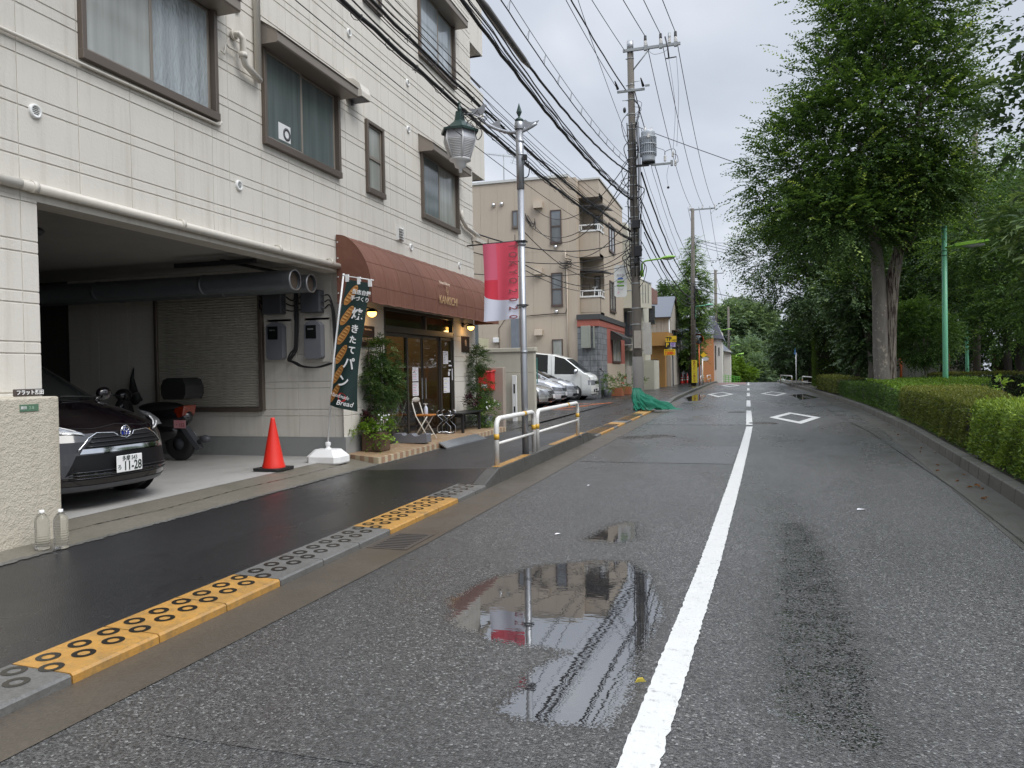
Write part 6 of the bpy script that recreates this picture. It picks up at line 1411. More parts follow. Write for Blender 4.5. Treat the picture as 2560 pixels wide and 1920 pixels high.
for s in (-1, 1):
    q = MB(); q.sheet(lambda u, v: (surf(s*min(0.845, lerp(0.48, 0.9, u)), lerp(0.68, 0.90, v), 0.012)[0]-max(0, u-.82)*0.8, s*(min(0.87, lerp(0.48, 0.91, u))+.004), lerp(0.68, 0.90, v)), 12, 3); q.build('headlight', M_lens, T, local=True)
    q = MB(); q.sheet(lambda u, v: (surf(s*lerp(0.55, 0.66, u), lerp(0.35, 0.50, v), 0.012)), 2, 2); q.build('fog_lamp', M_lensd, T, local=True)
    q = MB(); q.sphere((-0.80, s*1.0, 1.30), (0.10, 0.12, 0.13), 14, 8); q.tube([(-0.82, s*0.84, 1.2), (-0.8, s*0.95, 1.25)], 0.03, 8); q.build('wing_mirror', M_chrome, T, local=True)
    q = MB(); q.box(-1.75, -1.55, s*0.876, s*0.90, 0.98, 1.02); q.build('door_handle', M_chrome, T, local=True, bevel=0.005)
    q = MB(); q.box(-0.6, -0.592, s*0.872, s*0.8795, 0.3, 1.13); q.box(-1.98, -1.97, s*0.87, s*0.8785, 0.3, 2.0); q.build('door_seam', M_dgrey, T, local=True)
q = MB(); q.tube([(-0.25, 0.6, 1.05), (0.12, 0.72, 1.12), (0.16, 0.74, 1.28), (0.02, 0.72, 1.38)], 0.018, 8); q.sphere((0.02, 0.72, 1.40), (0.06, 0.09, 0.07), 12, 8); q.build('fender_mirror', M_blackmetal, T, local=True)
q = MB(); q.tube([(-0.5, -0.5, 1.22), (-0.45, 0.1, 1.2)], 0.01, 6); q.build('wiper', M_black, T, local=True)

# scooter seen from behind in the garage
SCx, SCy = -8.36, 9.66
S_ = thing('motor_scooter', 'black motor scooter with a top box and pink plate in the garage', 'scooter', (SCx, SCy, 0.187)); gz = 0.187
M_sc = pm('black_scooter_paint', (0.012, 0.012, 0.014), 0.2, coat=0.7)
q = MB(); q.lathe([(0.10, -0.05), (0.17, -0.055), (0.235, -0.05), (0.255, -0.02), (0.255, 0.02), (0.235, 0.05), (0.17, 0.055), (0.10, 0.05)], (0, 0, 0), 24, axis='y'); q.v = [(x+SCx+.18, y+SCy, z+gz+.255) for x, y, z in q.v]; ty = q.build('rear_wheel', M_black, S_)
q = MB(); q.lathe([(0.001, -0.04), (0.12, -0.03), (0.12, 0.03), (0.001, 0.04)], (SCx+.18, SCy, gz+.255), 18, axis='y'); q.build('hub', M_dgrey, ty)
q = MB(); q.lathe([(0.10, -0.05), (0.17, -0.055), (0.235, -0.05), (0.255, 0), (0.235, 0.05), (0.17, 0.055), (0.10, 0.05)], (SCx-1.05, SCy, gz+.255), 24, axis='y'); q.build('front_wheel', M_black, S_)
q = MB(); q.sphere((SCx-.02, SCy, gz+.66), (0.42, 0.17, 0.20), 20, 12); q.sphere((SCx-.15, SCy, gz+.45), (0.35, 0.15, 0.18), 16, 10); q.build('rear_fairing', M_sc, S_)
q = MB(); q.sphere((SCx-.14, SCy, gz+.80), (0.42, 0.16, 0.09), 20, 10); q.build('seat', M_black, S_)
q = MB(); q.box(SCx-.85, SCx-.2, SCy-.15, SCy+.15, gz+.24, gz+.32); q.sphere((SCx-.86, SCy, gz+.62), (0.10, 0.2, 0.36), 16, 10); q.build('leg_shield', M_sc, S_, bevel=0.02)
q = MB(); q.tube([(SCx-.88, SCy-.33, gz+1.02), (SCx-.84, SCy-.15, gz+1.0), (SCx-.84, SCy+.15, gz+1.0), (SCx-.88, SCy+.33, gz+1.02)], 0.018, 8); q.sphere((SCx-.86, SCy, gz+1.0), (0.1, 0.14, 0.1), 14, 8); q.tube([(SCx-.9, SCy, gz+.95), (SCx-1.05, SCy, gz+.26)], 0.03, 8); q.build('handlebar', M_sc, S_)
q = MB(); rr_ = [(-0.2, 0.0), (0.2, 0.0), (0.25, 0.08), (0.25, 0.2), (0.2, 0.29), (0.12, 0.32), (-0.12, 0.32), (-0.2, 0.29), (-0.25, 0.2), (-0.25, 0.08)]
q.prism([(SCx+.24+a*.88, gz+.93+c) for a, c in rr_], 'y', SCy-.2, SCy+.2); q.build('top_box', M_black, S_, bevel=0.05, seg=3)
q = MB(); q.add([(SCx+.10, SCy-.13, gz+.60), (SCx+.34, SCy-.13, gz+.68), (SCx+.38, SCy-.13, gz+.84), (SCx+.2, SCy-.13, gz+.80), (SCx+.10, SCy+.13, gz+.60), (SCx+.34, SCy+.13, gz+.68), (SCx+.38, SCy+.13, gz+.84), (SCx+.2, SCy+.13, gz+.80)], [(0, 1, 2, 3), (7, 6, 5, 4), (0, 4, 5, 1), (1, 5, 6, 2), (2, 6, 7, 3), (3, 7, 4, 0)])
q.build('tail_light', pm('red_amber_lens', (0.22, 0.022, 0.006), 0.12, var=0.6, vs=18, coat=1), S_, bevel=0.01)
q = MB(); q.add([(SCx+.30, SCy-.09, gz+.50), (SCx+.40, SCy-.085, gz+.62), (SCx+.40, SCy+.085, gz+.62), (SCx+.30, SCy+.09, gz+.50), (SCx+.20, SCy-.14, gz+.62), (SCx+.2, SCy-.14, gz+.64)], [(0, 1, 2, 3)])
q = MB(); q.box(SCx+.19, SCx+.40, SCy-.145, SCy-.14, gz+.50, gz+.62); plq = q.build('number_plate', pm('pink_plate', (0.70, 0.34, 0.36), 0.4), S_)
text('世田谷', 0.035, (SCx+.295, SCy-.147, gz+.60), (1, 0, 0), (0, 0, 1), M_inkr, plq); text('・152', 0.07, (SCx+.295, SCy-.147, gz+.545), (1, 0, 0), (0, 0, 1), pm('dark_red_print', (0.3, 0.03, 0.04), 0.5), plq)
q = MB(); q.add([(SCx+.22, SCy-.06, gz+.5), (SCx+.3, SCy-.06, gz+.52), (SCx+.56, SCy-.05, gz+.20), (SCx+.5, SCy-.05, gz+.16), (SCx+.22, SCy+.06, gz+.5), (SCx+.3, SCy+.06, gz+.52), (SCx+.56, SCy+.05, gz+.20), (SCx+.5, SCy+.05, gz+.16)], [(0, 1, 2, 3), (7, 6, 5, 4), (0, 4, 5, 1), (1, 5, 6, 2), (2, 6, 7, 3), (3, 7, 4, 0)])
q.sphere((SCx+.62, SCy, gz+.33), (0.09, 0.06, 0.06), 10, 8); q.tube([(SCx+.5, SCy, gz+.28), (SCx+.62, SCy, gz+.33)], 0.03, 8); q.build('mudguard', M_dgrey, S_)
q = MB(); q.tube([(SCx-.1, SCy+.16, gz+.3), (SCx+.3, SCy+.17, gz+.38)], 0.05, 12); q.build('exhaust', M_steel, S_)
# folded umbrella-like parcel hanging on the wall
q = MB(); q.tube([(-9.72, 10.42, 1.62), (-9.74, 10.40, 1.45), (-9.70, 10.38, 1.2), (-9.64, 10.36, 1.06)], [0.006, 0.03, 0.075, 0.11], 9); q.sphere((-9.62, 10.32, 1.12), (0.11, 0.07, 0.12), 10, 7)
q.build('hanging_bag', M_black, label='small black bag and strap hanging on the garage wall behind the minivan', cat='bag')
# ---------------------------------------------------------------- utility poles and overhead lines
def concpole(name, a, b_):
    m, t, b = mk(name); p = pos(t); c = mixc(t, noise(t, pos(t, (3, 3, 0.6)), 2.5, 6, 0.65), a, b_); setc(t, b, c); b.inputs['Roughness'].default_value = 0.75; bump(t, b, noise(t, p, 60, 3), 0.004); return m
M_pole = concpole('weathered_concrete_pole', (0.085, 0.073, 0.06), (0.16, 0.14, 0.118))
M_ins = pm('porcelain', (0.66, 0.64, 0.60), 0.2); M_galv = pm('dull_galvanised', (0.30, 0.315, 0.31), 0.5, 0.6, 0.15, 8)
M_lamp1 = pm('bright_lime_enamel', (0.24, 0.48, 0.05), 0.35, var=0.06); M_lamp2 = pm('mint_green_enamel', (0.14, 0.44, 0.26), 0.38, var=0.06)
def insul(b, x, y, z, m0=0, m1=1): b.lathe([(0.03, z-.1), (0.03, z)], (x, y, 0), 8, m0); b.lathe([(0.045, z), (0.06, z+.03), (0.04, z+.06), (0.06, z+.09), (0.04, z+.12), (0.055, z+.15), (0.03, z+.18)], (x, y, 0), 10, m1); b.lathe([(0.05, z+.18), (0.045, z+.34), (0.001, z+.35)], (x, y, 0), 8, 2)
U1 = thing('utility_pole', 'tall concrete utility pole with transformer and green net at its foot', 'utility pole', (-3.50, 26.5, 0.06))
px = lambda z: -3.50-0.0085*z
b = MB(); b.tube([(px(z), 26.5, z) for z in (0.02, 3, 6, 9, 12.4)], [0.172, 0.158, 0.143, 0.126, 0.108], 20); pl_ = b.build('pole', M_pole, U1)
b = MB(); b.tube([(px(12.35), 26.5, 12.3), (px(12.6), 26.5, 12.62)], 0.112, 18); b.build('pole_cap', M_steel, U1)
random.seed(11)
bands = [2.95, 3.5, 4.35, 4.9, 5.05, 5.2, 5.7, 5.95, 6.05, 6.4, 6.6, 6.95, 7.3, 7.7, 8.0, 8.3, 8.6, 8.9, 9.1, 9.6, 9.75, 10.1, 10.6, 10.95, 11.1, 12.0]
for z in bands:
    b = MB(); r = lerp(0.178, 0.112, z/12.4); b.lathe([(r-.01, z), (r+.004, z+.003), (r+.004, z+.03), (r-.01, z+.033)], (px(z), 26.5, 0), 18); b.box(px(z)-r-.05, px(z)-r, 26.47, 26.5, z, z+.03); b.build('pole_band', M_galv, U1)
for k in range(16):
    z = 2.2+k*0.6; s = 1 if k % 2 else -1; b = MB(); b.cyl((px(z), 26.5-.05, z), (px(z)+s*0.30, 26.42, z), 0.011, n=6); b.build('climbing_step', M_galv, U1)
b = MB(); b.box(-3.84, -1.92, 26.36, 26.43, 12.22, 12.31); b.tube([(-2.95, 26.40, 12.22), (px(11.6)+.1, 26.45, 11.62)], 0.022, 6)
for x in (-3.08, -2.57, -2.08): b.box(x-.05, x+.05, 26.34, 26.45, 12.19, 12.34)
b.build('crossarm', M_galv, U1)
for x in (-3.08, -2.57, -2.08): b = MB(); insul(b, x, 26.4, 12.34); b.build('insulator', [M_galv, M_ins, M_cable], U1)
b = MB(); insul(b, -2.28, 26.4, 12.33); b.build('insulator', [M_galv, M_ins, M_galv], U1); b = MB(); b.tube([(-2.42, 26.38, 12.55), (-2.34, 26.36, 12.2), (-2.30, 26.34, 11.82)], 0.026, 8); b.tube([(-2.40, 26.34, 11.80), (-2.05, 26.34, 11.82)], 0.022, 8); b.build('cutout', [M_blackmetal], U1)
b = MB(); b.box(-4.05, -3.12, 26.34, 26.41, 10.86, 10.93); b.box(-3.1, -2.95, 26.32, 26.36, 10.96, 11.02); b.build('crossarm', M_galv, U1)
for x, z in ((-4.02, 10.98), (-3.16, 10.98)): b = MB(); b.tube([(x, 26.3, z), (x-.03, 25.9, z+.12)], [0.05, 0.02], 8); b.build('insulator', M_cable, U1)
TR = []
b = MB(); tx, tyy = -3.04, 26.45
b.lathe([(0.001, 9.5), (0.20, 9.49), (0.23, 9.46), (0.235, 9.40), (0.235, 8.62), (0.225, 8.5), (0.23, 8.44), (0.001, 8.44)], (tx, tyy, 0), 28); 
for k in range(26):
    a = 2*pi*k/26; b.obox((tx+0.255*cos(a), tyy+0.255*sin(a), 8.96), (0.05, 0.012, 0.62), (0, 0, a))
for z in (8.70, 9.0, 9.24): b.lathe([(0.275, z), (0.283, z+.01), (0.283, z+.03), (0.275, z+.04)], (tx, tyy, 0), 28)
b.build('transformer', pm('pale_grey_transformer', (0.36, 0.385, 0.41), 0.45, 0.15, 0.06, 5, streak=0.15), U1)
b = MB(); b.lathe([(0.225, 8.44), (0.23, 8.40), (0.001, 8.38)], (tx, tyy, 0), 24); b.box(tx-.45, tx+.02, tyy-.05, tyy+.05, 8.32, 8.38); b.build('transformer_base', M_blackmetal, U1)
for a in (0.6, 2.2, 4.0): b = MB(); b.lathe([(0.03, 9.48), (0.045, 9.53), (0.025, 9.56), (0.03, 9.62)], (tx+.13*cos(a), tyy+.13*sin(a), 0), 8); b.build('bushing', M_ins, U1)
b = MB(); b.lathe([(0.05, 0), (0.05, 0.12)], (tx+.03, tyy-.24, 9.2), 10); b.build('bushing', M_ins, U1)
b = MB(); b.box(-2.95, -2.28, 26.38, 26.45, 8.30, 8.36); b.box(-2.3, -2.22, 26.36, 26.46, 8.24, 8.42); b.build('lower_arm', M_galv, U1)
for x, z in ((-2.48, 8.5), (-2.22, 8.62), (-2.14, 8.32)): b = MB(); b.lathe([(0.03, -.1), (0.05, -.07), (0.03, -.04), (0.05, -.01), (0.03, .02), (0.05, .05), (0.03, .09)], (x, 26.38, z), 10); b.build('insulator', M_ins, U1)
b = MB(); cabl([(-2.48, 26.38, 8.6), (-2.46, 26.36, 8.72), (-2.2, 26.34, 8.78), (-2.12, 26.34, 8.65), (-2.14, 26.34, 8.42)], 0.010); cabl([(-2.14, 26.34, 8.3), (-2.05, 26.34, 8.34), (-2.08, 26.34, 8.55), (-2.22, 26.34, 8.62)], 0.010); cabl([(tx+.05, 26.2, 9.3), (tx+.25, 26.25, 8.9), (-2.5, 26.3, 8.75), (-2.48, 26.38, 8.6)], 0.008)
cabl([(-2.35, 26.3, 8.25), (-2.42, 26.3, 7.9), (-2.38, 26.3, 7.55)], 0.005); b.sphere((-2.38, 26.3, 7.5), 0.045, 8, 6)
cabl([(-2.05, 26.34, 11.8), (-2.0, 26.34, 10.5), (-2.08, 26.34, 8.85)], 0.006); cabl([(-2.3, 26.34, 11.8), (-2.12, 26.34, 10.2), (-2.2, 26.34, 8.8)], 0.006); cabl([(-3.0, 26.38, 12.2), (-2.8, 26.34, 12.0), (-2.5, 26.34, 12.02), (-2.34, 26.34, 12.1)], 0.006)
b.build('jumper_wire', M_cable, U1)
# tangle of service cables clamped to the pole
b = MB(); random.seed(21)
for k in range(26):
    z0 = random.uniform(5.0, 10.6); s = random.choice((-1, 1, 1)); L = random.uniform(0.3, 1.1); w = random.uniform(0.14, 0.34)
    b_ = b; cabl([(px(z0)+s*.1, 26.34, z0), (px(z0)+s*(w+.06), 26.3, z0-L*.3), (px(z0)+s*(w-.02), 26.3, z0-L*.75), (px(z0-L)+s*.12, 26.34, z0-L)], random.choice((0.008, 0.012, 0.016)))
for x0_, r_ in ((0.16, 0.02), (0.20, 0.014), (-0.15, 0.02), (0.02, 0.025), (0.24, 0.012)):
    cabl([(px(9.8)+x0_, 26.33, 9.8), (px(8)+x0_+.03, 26.33, 8.6), (px(7)+x0_*1.15, 26.32, 7.2), (px(6)+x0_, 26.33, 5.9), (px(5)+x0_*.9, 26.33, 4.6)], r_)
b.build('service_cable', M_cable, U1)
b = MB(); b.box(px(5.4)+.02, px(5.4)+.26, 26.22, 26.34, 5.25, 5.62); b.box(px(6.3)-.05, px(6.3)+.2, 26.2, 26.33, 6.2, 6.5); b.box(px(5)-.02, px(5)+.12, 26.24, 26.33, 5.0, 5.2); b.sphere((px(10.2)-.2, 26.2, 10.2), (0.06, 0.06, 0.1), 8, 6); b.build('junction_box', M_blackmetal, U1, bevel=0.02)
b = MB(); b.lathe([(0.186, 0.5), (0.188, 1.85), (0.18, 1.86)], (-3.50, 26.5, 0), 20); b.build('anti_poster_wrap', pm('grey_mesh_wrap', (0.20, 0.185, 0.17), 0.8, var=0.15, vs=30), U1)
b = MB(); b.box(-3.86, -3.70, 26.3, 26.32, 0.95, 1.55); b.box(-3.60, -3.36, 26.3, 26.325, 2.15, 2.75); b.build('weathered_notice', pm('faded_notice', (0.36, 0.32, 0.27), 0.7, var=0.2, vs=8), U1)
for k in range(4): b = MB(); b.tube([(-3.66+k*.07, 26.2, 0.75), (-3.60+k*.06, 26.1, 0.4), (-3.56+k*.05, 26.05, 0.1)], 0.008, 6); b.build('net_rod', M_whitep, U1)
SG = thing('direction_sign', 'white vertical shop direction sign hanging left of the first utility pole', 'sign', (-4.05, 26.45, 3.9))
b = MB(); o = [(-4.26, 3.98), (-4.19, 3.92), (-3.90, 3.92), (-3.83, 3.98), (-3.83, 4.94), (-3.90, 5.02), (-4.19, 5.02), (-4.26, 4.94)]; b.prism(o, 'y', 26.40, 26.45); sp_ = b.build('sign_panel', pm('white_sign_board', (0.70, 0.70, 0.66), 0.5, var=0.05, streak=0.1), SG)
b = MB(); b.tube([(-3.83, 26.42, 4.72), (-3.62, 26.42, 4.74)], 0.02, 6); b.tube([(-3.83, 26.42, 4.12), (-3.62, 26.42, 4.14)], 0.02, 6); b.build('bracket', M_galv, SG)
M_sgreen = pm('sign_green', (0.12, 0.30, 0.03), 0.5); M_sblue = pm('sign_blue', (0.03, 0.13, 0.45), 0.5)
b = MB(); b.box(-4.16, -3.92, 26.385, 26.40, 4.42, 4.475); b.box(-4.16, -3.92, 26.385, 26.40, 4.29, 4.335); b.build('green_band', M_sgreen, sp_)
b = MB(); b.prism([(-4.045+.10*cos(a), 4.53+.06*sin(a)) for a in np.linspace(0, pi, 12)], 'y', 26.385, 26.40); b.build('blue_mark', M_sblue, sp_)
text('風の音', 0.085, (-4.045, 26.38, 4.66), (1, 0, 0), (0, 0, 1), M_ink, sp_); text('旬菜と手打ちそば', 0.035, (-4.045, 26.38, 4.86), (1, 0, 0), (0, 0, 1), M_ink, sp_); text('この先 50m', 0.04, (-4.045, 26.38, 4.375), (1, 0, 0), (0, 0, 1), M_ink, sp_); text('営業 11:00-20:00\n定休日 水曜', 0.03, (-4.045, 26.38, 4.19), (1, 0, 0), (0, 0, 1), M_ink, sp_); text('←', 0.13, (-4.10, 26.38, 4.07), (1, 0, 0), (0, 0, 1), M_inkr, sp_)
def armlamp(label, base, x, y, z, mat, L=0.9, h=0.55, s=1.0, group='green street lamps on the poles'):
    t = thing('street_lamp', label, 'street lamp', (x, y, z), group)
    b = MB(); pts = [(x, y, z), (x, y, z+h-.12), (x+.03, y, z+h-.04), (x+.12, y, z+h)]+[(x+.12+L*.55*k/3, y, z+h+.05*k/3) for k in range(1, 4)]; b.tube(pts, 0.028*s, 10); b.box(x-.06, x+.05, y-.04, y+.04, z-.03, z+.18); b.build('arm', mat, t)
    b = MB(); hx = x+.12+L*.5; prof = [(0.0, 0.02), (0.05, 0.05), (0.15, 0.085), (0.3, 0.10), (0.45, 0.085), (0.56, 0.05), (0.60, 0.01)]; vs = []; n = 14
    for (a, r) in prof:
        for j in range(n): q = 2*pi*j/n; vs.append((hx+a*L*.85, y+r*s*1.25*cos(q), z+h+.05+a*.05+r*s*.75*sin(q)*(1 if sin(q) > 0 else .6)))
    b.add(vs, [(i*n+j, i*n+(j+1) % n, (i+1)*n+(j+1) % n, (i+1)*n+j) for i in range(len(prof)-1) for j in range(n)], 0, True); b.build('lamp_head', mat, t)
    b = MB(); b.sphere((hx+.3*L*.85, y, z+h+.035), (0.2*L, 0.085*s, 0.05), 12, 6); b.build('lamp_glass', pm('lamp_lens', (0.5, 0.52, 0.5), 0.2), t); return t
armlamp('bright lime green street lamp arm on the first utility pole', None, -3.31, 26.5, 4.62, M_lamp1, 1.0, 0.5)
armlamp('mint green street lamp arm on the second utility pole', None, -3.42, 58, 5.1, M_lamp2, 1.15, 0.85, 1.15)

# distant poles
def farpole(label, x, y, top, r0, r1, arms, lean=0.0):
    z0 = zr(y); t = thing('utility_pole', label, 'utility pole', (x, y, z0)); b = MB(); b.tube([(x, y, z0-.1), (x-lean, y, top)], [r0, r1], 14); b.build('pole', M_pole, t)
    for (xa, xb, z) in arms:
        b = MB(); b.box(xa, xb, y-.06, y, z-.05, z+.05); b.build('crossarm', M_galv, t)
        for q in np.linspace(xa+.05, xb-.05, 3):
            b = MB(); b.lathe([(0.04, z+.05), (0.06, z+.12), (0.04, z+.18), (0.05, z+.28)], (q, y-.03, 0), 8); b.build('insulator', M_ins, t)
    for z in np.arange(2.5, top-.5, 0.7):
        b = MB(); rr = lerp(r0, r1, z/top)+.005; b.lathe([(rr-.01, z), (rr, z+.04)], (x-lean*z/top, y, 0), 12); b.build('pole_band', M_galv, t)
    b = MB(); random.seed(int(y))
    for k in range(10):
        zz_ = random.uniform(5, 8); s = random.choice((-1, 1)); b_ = b
        b.tube([(x+s*.1, y-.15, zz_), (x+s*random.uniform(.25, .6), y-.2, zz_-.25), (x+s*.12, y-.15, zz_-.6)], 0.018, 5)
    b.tube([(x+.16, y-.1, 7.8), (x+.2, y-.12, 6.5), (x+.15, y-.1, 5.0)], 0.04, 6); b.build('service_cable', M_cable, t)
    return t
U2 = farpole('second utility pole down the street, in front of the pointed conifer', -3.62, 58, 13.1, 0.20, 0.12, [(-3.75, -1.90, 13.0)], -0.1)
U3 = farpole('third utility pole down the street beside the orange house', -2.98, 88, 12.2, 0.2, 0.15, [(-3.85, -2.10, 11.8)])
U4 = farpole('farthest grey utility pole beyond the crest of the road', -2.35, 125, 10.9, 0.24, 0.16, [], 0.0)
for (pxx, py, z0, z1, lab, tx_) in ((-3.54, 57.82, 0.35, 2.0, 'yellow vertical road-safety panel strapped to the second utility pole', '危険スピード落とせ'), (-2.95, 87.7, 0.2, 1.45, 'small yellow vertical panel strapped to the third utility pole', '飛び出し注意')):
    b = MB(); b.box(pxx-.19, pxx+.21, py-.06, py, z0, z1); o = b.build('warning_sign', pm('yellow_panel', (0.62, 0.50, 0.03), 0.5, var=0.08), label=lab, cat='sign')
    M_pr = pm('dark_red_panel_print', (0.3, 0.06, 0.03), 0.5); n = len(tx_)
    for i, ch in enumerate(tx_): text(ch, 0.17*(z1-z0)/1.6, (pxx, py-.065, z1-(i+.7)*(z1-z0)/(n+.4)), (1, 0, 0), (0, 0, 1), M_pr, o, bold=0.003)

# overhead cables: parabolic spans from pole to pole
G_MAIN = 'overhead cables along the street'
def span(a, c, sag, r, label, group, n=26, wav=0.0, mat=None, name='overhead_cable', ext=1.0):
    a = Vector(a); c = Vector(c); pts = []
    for k in range(n+1):
        t = k/n*ext; p = a.lerp(c, t); p.z -= 4*sag*t*(1-t)
        if wav: p.z += wav*sin(k*2.4+a.z*5); p.x += wav*cos(k*1.9+a.z*3)
        pts.append(p)
    b = MB(); b.tube(pts, r, 6); return b.build(name, mat or M_cable, label=label, cat='cable', group=group)
def through(A, Pm, r, label, group, c=0.0042, yend=-5.0, n=40, wav=0.0, name='overhead_cable', mat=None):
    """cable from pole point A passing through Pm and on to the pole behind the camera; c is the sag curvature"""
    A = Vector(A); Pm = Vector(Pm); pts = []
    for k in range(n+1):
        y = lerp(A.y, yend, k/n); t = (A.y-y)/(A.y-Pm.y); z = lerp(A.z, Pm.z, t) + c*(y-A.y)*(y-Pm.y); x = lerp(A.x, Pm.x, t)
        pts.append((x+(wav*cos(k*1.7+A.z) if wav else 0), y, z+(wav*sin(k*2.3+A.z*3) if wav else 0)))
    b = MB(); b.tube(pts, r, 7); return b.build(name, mat or M_cable, label=label, cat='cable', group=group), pts
Lh = 'thin high-voltage line from the top crossarm of the first utility pole'
for A, Pm in (((-3.08, 26.4, 12.66), (-3.315, 23, 12.38)), ((-2.57, 26.4, 12.66), (-2.718, 23, 12.29)), ((-2.08, 26.4, 12.66), (-2.168, 23, 12.2))):
    through(A, (Pm[0], Pm[1], Pm[2]), 0.013, Lh, 'high-voltage lines', 0.0030)
through((-3.78, 26.4, 12.28), (-3.953, 23.0, 12.0), 0.011, 'thin line from the left tip of the top crossarm', 'high-voltage lines', 0.003)
through((-3.77, 26.4, 10.95), (-3.9, 18.4, 10.38), 0.020, 'thicker twisted cable rising from the second crossarm over the road', G_MAIN, 0.004, wav=0.006)
through((-4.04, 26.4, 11.0), (-4.15, 18.9, 10.66), 0.010, 'thin paired cable rising from the left end of the second crossarm', G_MAIN, 0.004)
through((-3.68, 26.4, 9.2), (-3.35, 19.2, 9.0), 0.007, 'faint thin wire left of the first utility pole top', G_MAIN, 0.004)
_, W1 = through((-3.65, 26.35, 8.13), (-3.65, 10.8, 6.91), 0.024, 'thick black lashed cable with a grey splice sleeve', G_MAIN, 0.0055, n=90, wav=0.006)
b = MB(); i0 = min(range(len(W1)), key=lambda i: abs(W1[i][1]-11.6)); b.tube([Vector(W1[i0+k]) for k in (-5, -4, 0, 2, 3)], [0.035, 0.058, 0.058, 0.058, 0.035], 12); b.build('splice_sleeve', pm('grey_brown_sleeve', (0.11, 0.10, 0.095), 0.4), label='grey splice sleeve on the thick overhead cable near the top of the picture', cat='cable sleeve')
_, W4 = through((-3.65, 26.35, 8.32), (-3.65, 11.83, 7.37), 0.011, 'lower strand of the ladder-like double cable', G_MAIN, 0.0052, n=80, wav=0.003)
_, W4b = through((-3.62, 26.35, 8.46), (-3.62, 11.9, 7.56), 0.006, 'upper thin strand of the ladder-like double cable', G_MAIN, 0.0049, n=80)
b = MB()
for i in range(6, 78, 3): p, q = Vector(W4[i]), Vector(W4b[i]); b.tube([p, q, p+(Vector(W4[i+1])-p)*0.3], 0.005, 4)
b.build('cable_hangers', M_galv, label='row of small hangers between the two strands of the ladder-like cable', cat='cable hangers')
_, W2 = through((-3.62, 26.35, 7.2), (-3.63, 10.03, 6.51), 0.028, 'thickest black cable bundle crossing the sky above the lamp post', G_MAIN, 0.0045, n=90, wav=0.008)
for k, (dz, dx_, r) in enumerate(((0.09, 0.04, 0.010), (0.12, -0.03, 0.008), (0.055, 0.06, 0.012), (0.15, 0.02, 0.006))):
    through((-3.62+dx_, 26.35, 7.2+dz*.6), (-3.63+dx_, 10.03, 6.51+dz), r, 'thin cable running along the thickest bundle above the lamp post', 'thin cables on the thick bundle', 0.0045, n=60, wav=0.012)
through((-3.66, 26.35, 7.38), (-3.66, 10.6, 6.84), 0.013, 'single cable between the thick bundle and the sleeved cable', G_MAIN, 0.005, n=70, wav=0.005)
for A, Pm, r, l in (((-3.68, 26.35, 6.13), (-4.45, 8.9, 6.15), 0.024, 'upper black cable bundle passing in front of the facade windows'), ((-3.65, 26.35, 5.83), (-4.35, 8.6, 5.72), 0.028, 'lower black cable bundle passing behind the lantern')):
    _, W5 = through(A, Pm, r, l, 'cable bundles crossing the facade', 0.0028, n=80, wav=0.007)
    for k in range(3):
        dz = (0.10, -0.09, 0.16)[k]; through((A[0], A[1], A[2]+dz*.3), (Pm[0]+.03*k, Pm[1], Pm[2]+dz), (0.010, 0.008, 0.006)[k], ('thin cable just above the upper facade bundle', 'thin cable hanging just under the upper facade bundle', 'thinnest wire well above the upper facade bundle', 'thin cable just above the lower facade bundle', 'thin cable hanging just under the lower facade bundle', 'thinnest wire between the two facade bundles')[k+3*(r > .026)], 'thin cables beside the facade bundles', 0.0028, n=50, wav=0.014)
    b = MB()
    for i in range(8, 74, 2):
        c = Vector(W5[i]); b.tube([c+Vector((0.05*cos(a+i), 0.10*(a-3.1)/3, 0.055*sin(a+i)-.02)) for a in np.linspace(0, 5.6, 9)], 0.0045, 4)
    b.build('lashing_wire', M_cable, label=('curly lashing wire wound round the upper facade bundle', 'curly lashing wire wound round the lower facade bundle')[r > .026], cat='wire')
for A, Pm, l in (((-3.7, 26.35, 6.6), (-4.7, 9.2, 6.75), 'uppermost very thin wire in front of the cream facade'), ((-3.7, 26.35, 6.45), (-4.6, 9.0, 6.5), 'very thin wire in front of the facade, just below the uppermost'), ((-3.7, 26.35, 5.63), (-4.1, 9.5, 5.05), 'lowest very thin wire in front of the facade, passing under the lantern arm')):
    through(A, Pm, 0.006, l, 'thin wires in front of the facade', 0.003)
# pole 1 to pole 2 and beyond
for (x, xz, x2, z, z2, s, r) in ((-3.08, 12.66, -3.6, 0, 13.2, 0.9, 0.013), (-2.57, 12.66, -2.75, 0, 13.2, 0.9, 0.013), (-2.08, 12.66, -1.98, 0, 13.2, 0.9, 0.013)):
    span((x, 26.4, xz), (x2, 58, z2), s, r, 'high-voltage line between the first and second utility poles', 'high-voltage lines between the poles')
for (z, z2, s, r, dx_) in ((10.9, 9.4, 1.1, 0.016, 0), (8.13, 7.6, 0.9, 0.03, .15), (8.4, 7.9, 0.9, 0.008, .2), (7.3, 7.2, 0.9, 0.022, .1), (6.5, 6.6, 0.7, 0.035, .12), (6.1, 6.2, 0.8, 0.02, .2), (5.8, 6.0, 0.75, 0.016, .1), (9.6, 8.6, 1.2, 0.009, .2), (7.0, 6.9, 1.4, 0.008, .1)):
    span((px(z)+.12+dx_, 26.5, z), (-3.55+dx_*.3, 58, z2), s, r, 'black cable sagging between the first and second utility poles', 'cables between the first two poles', wav=0.01)
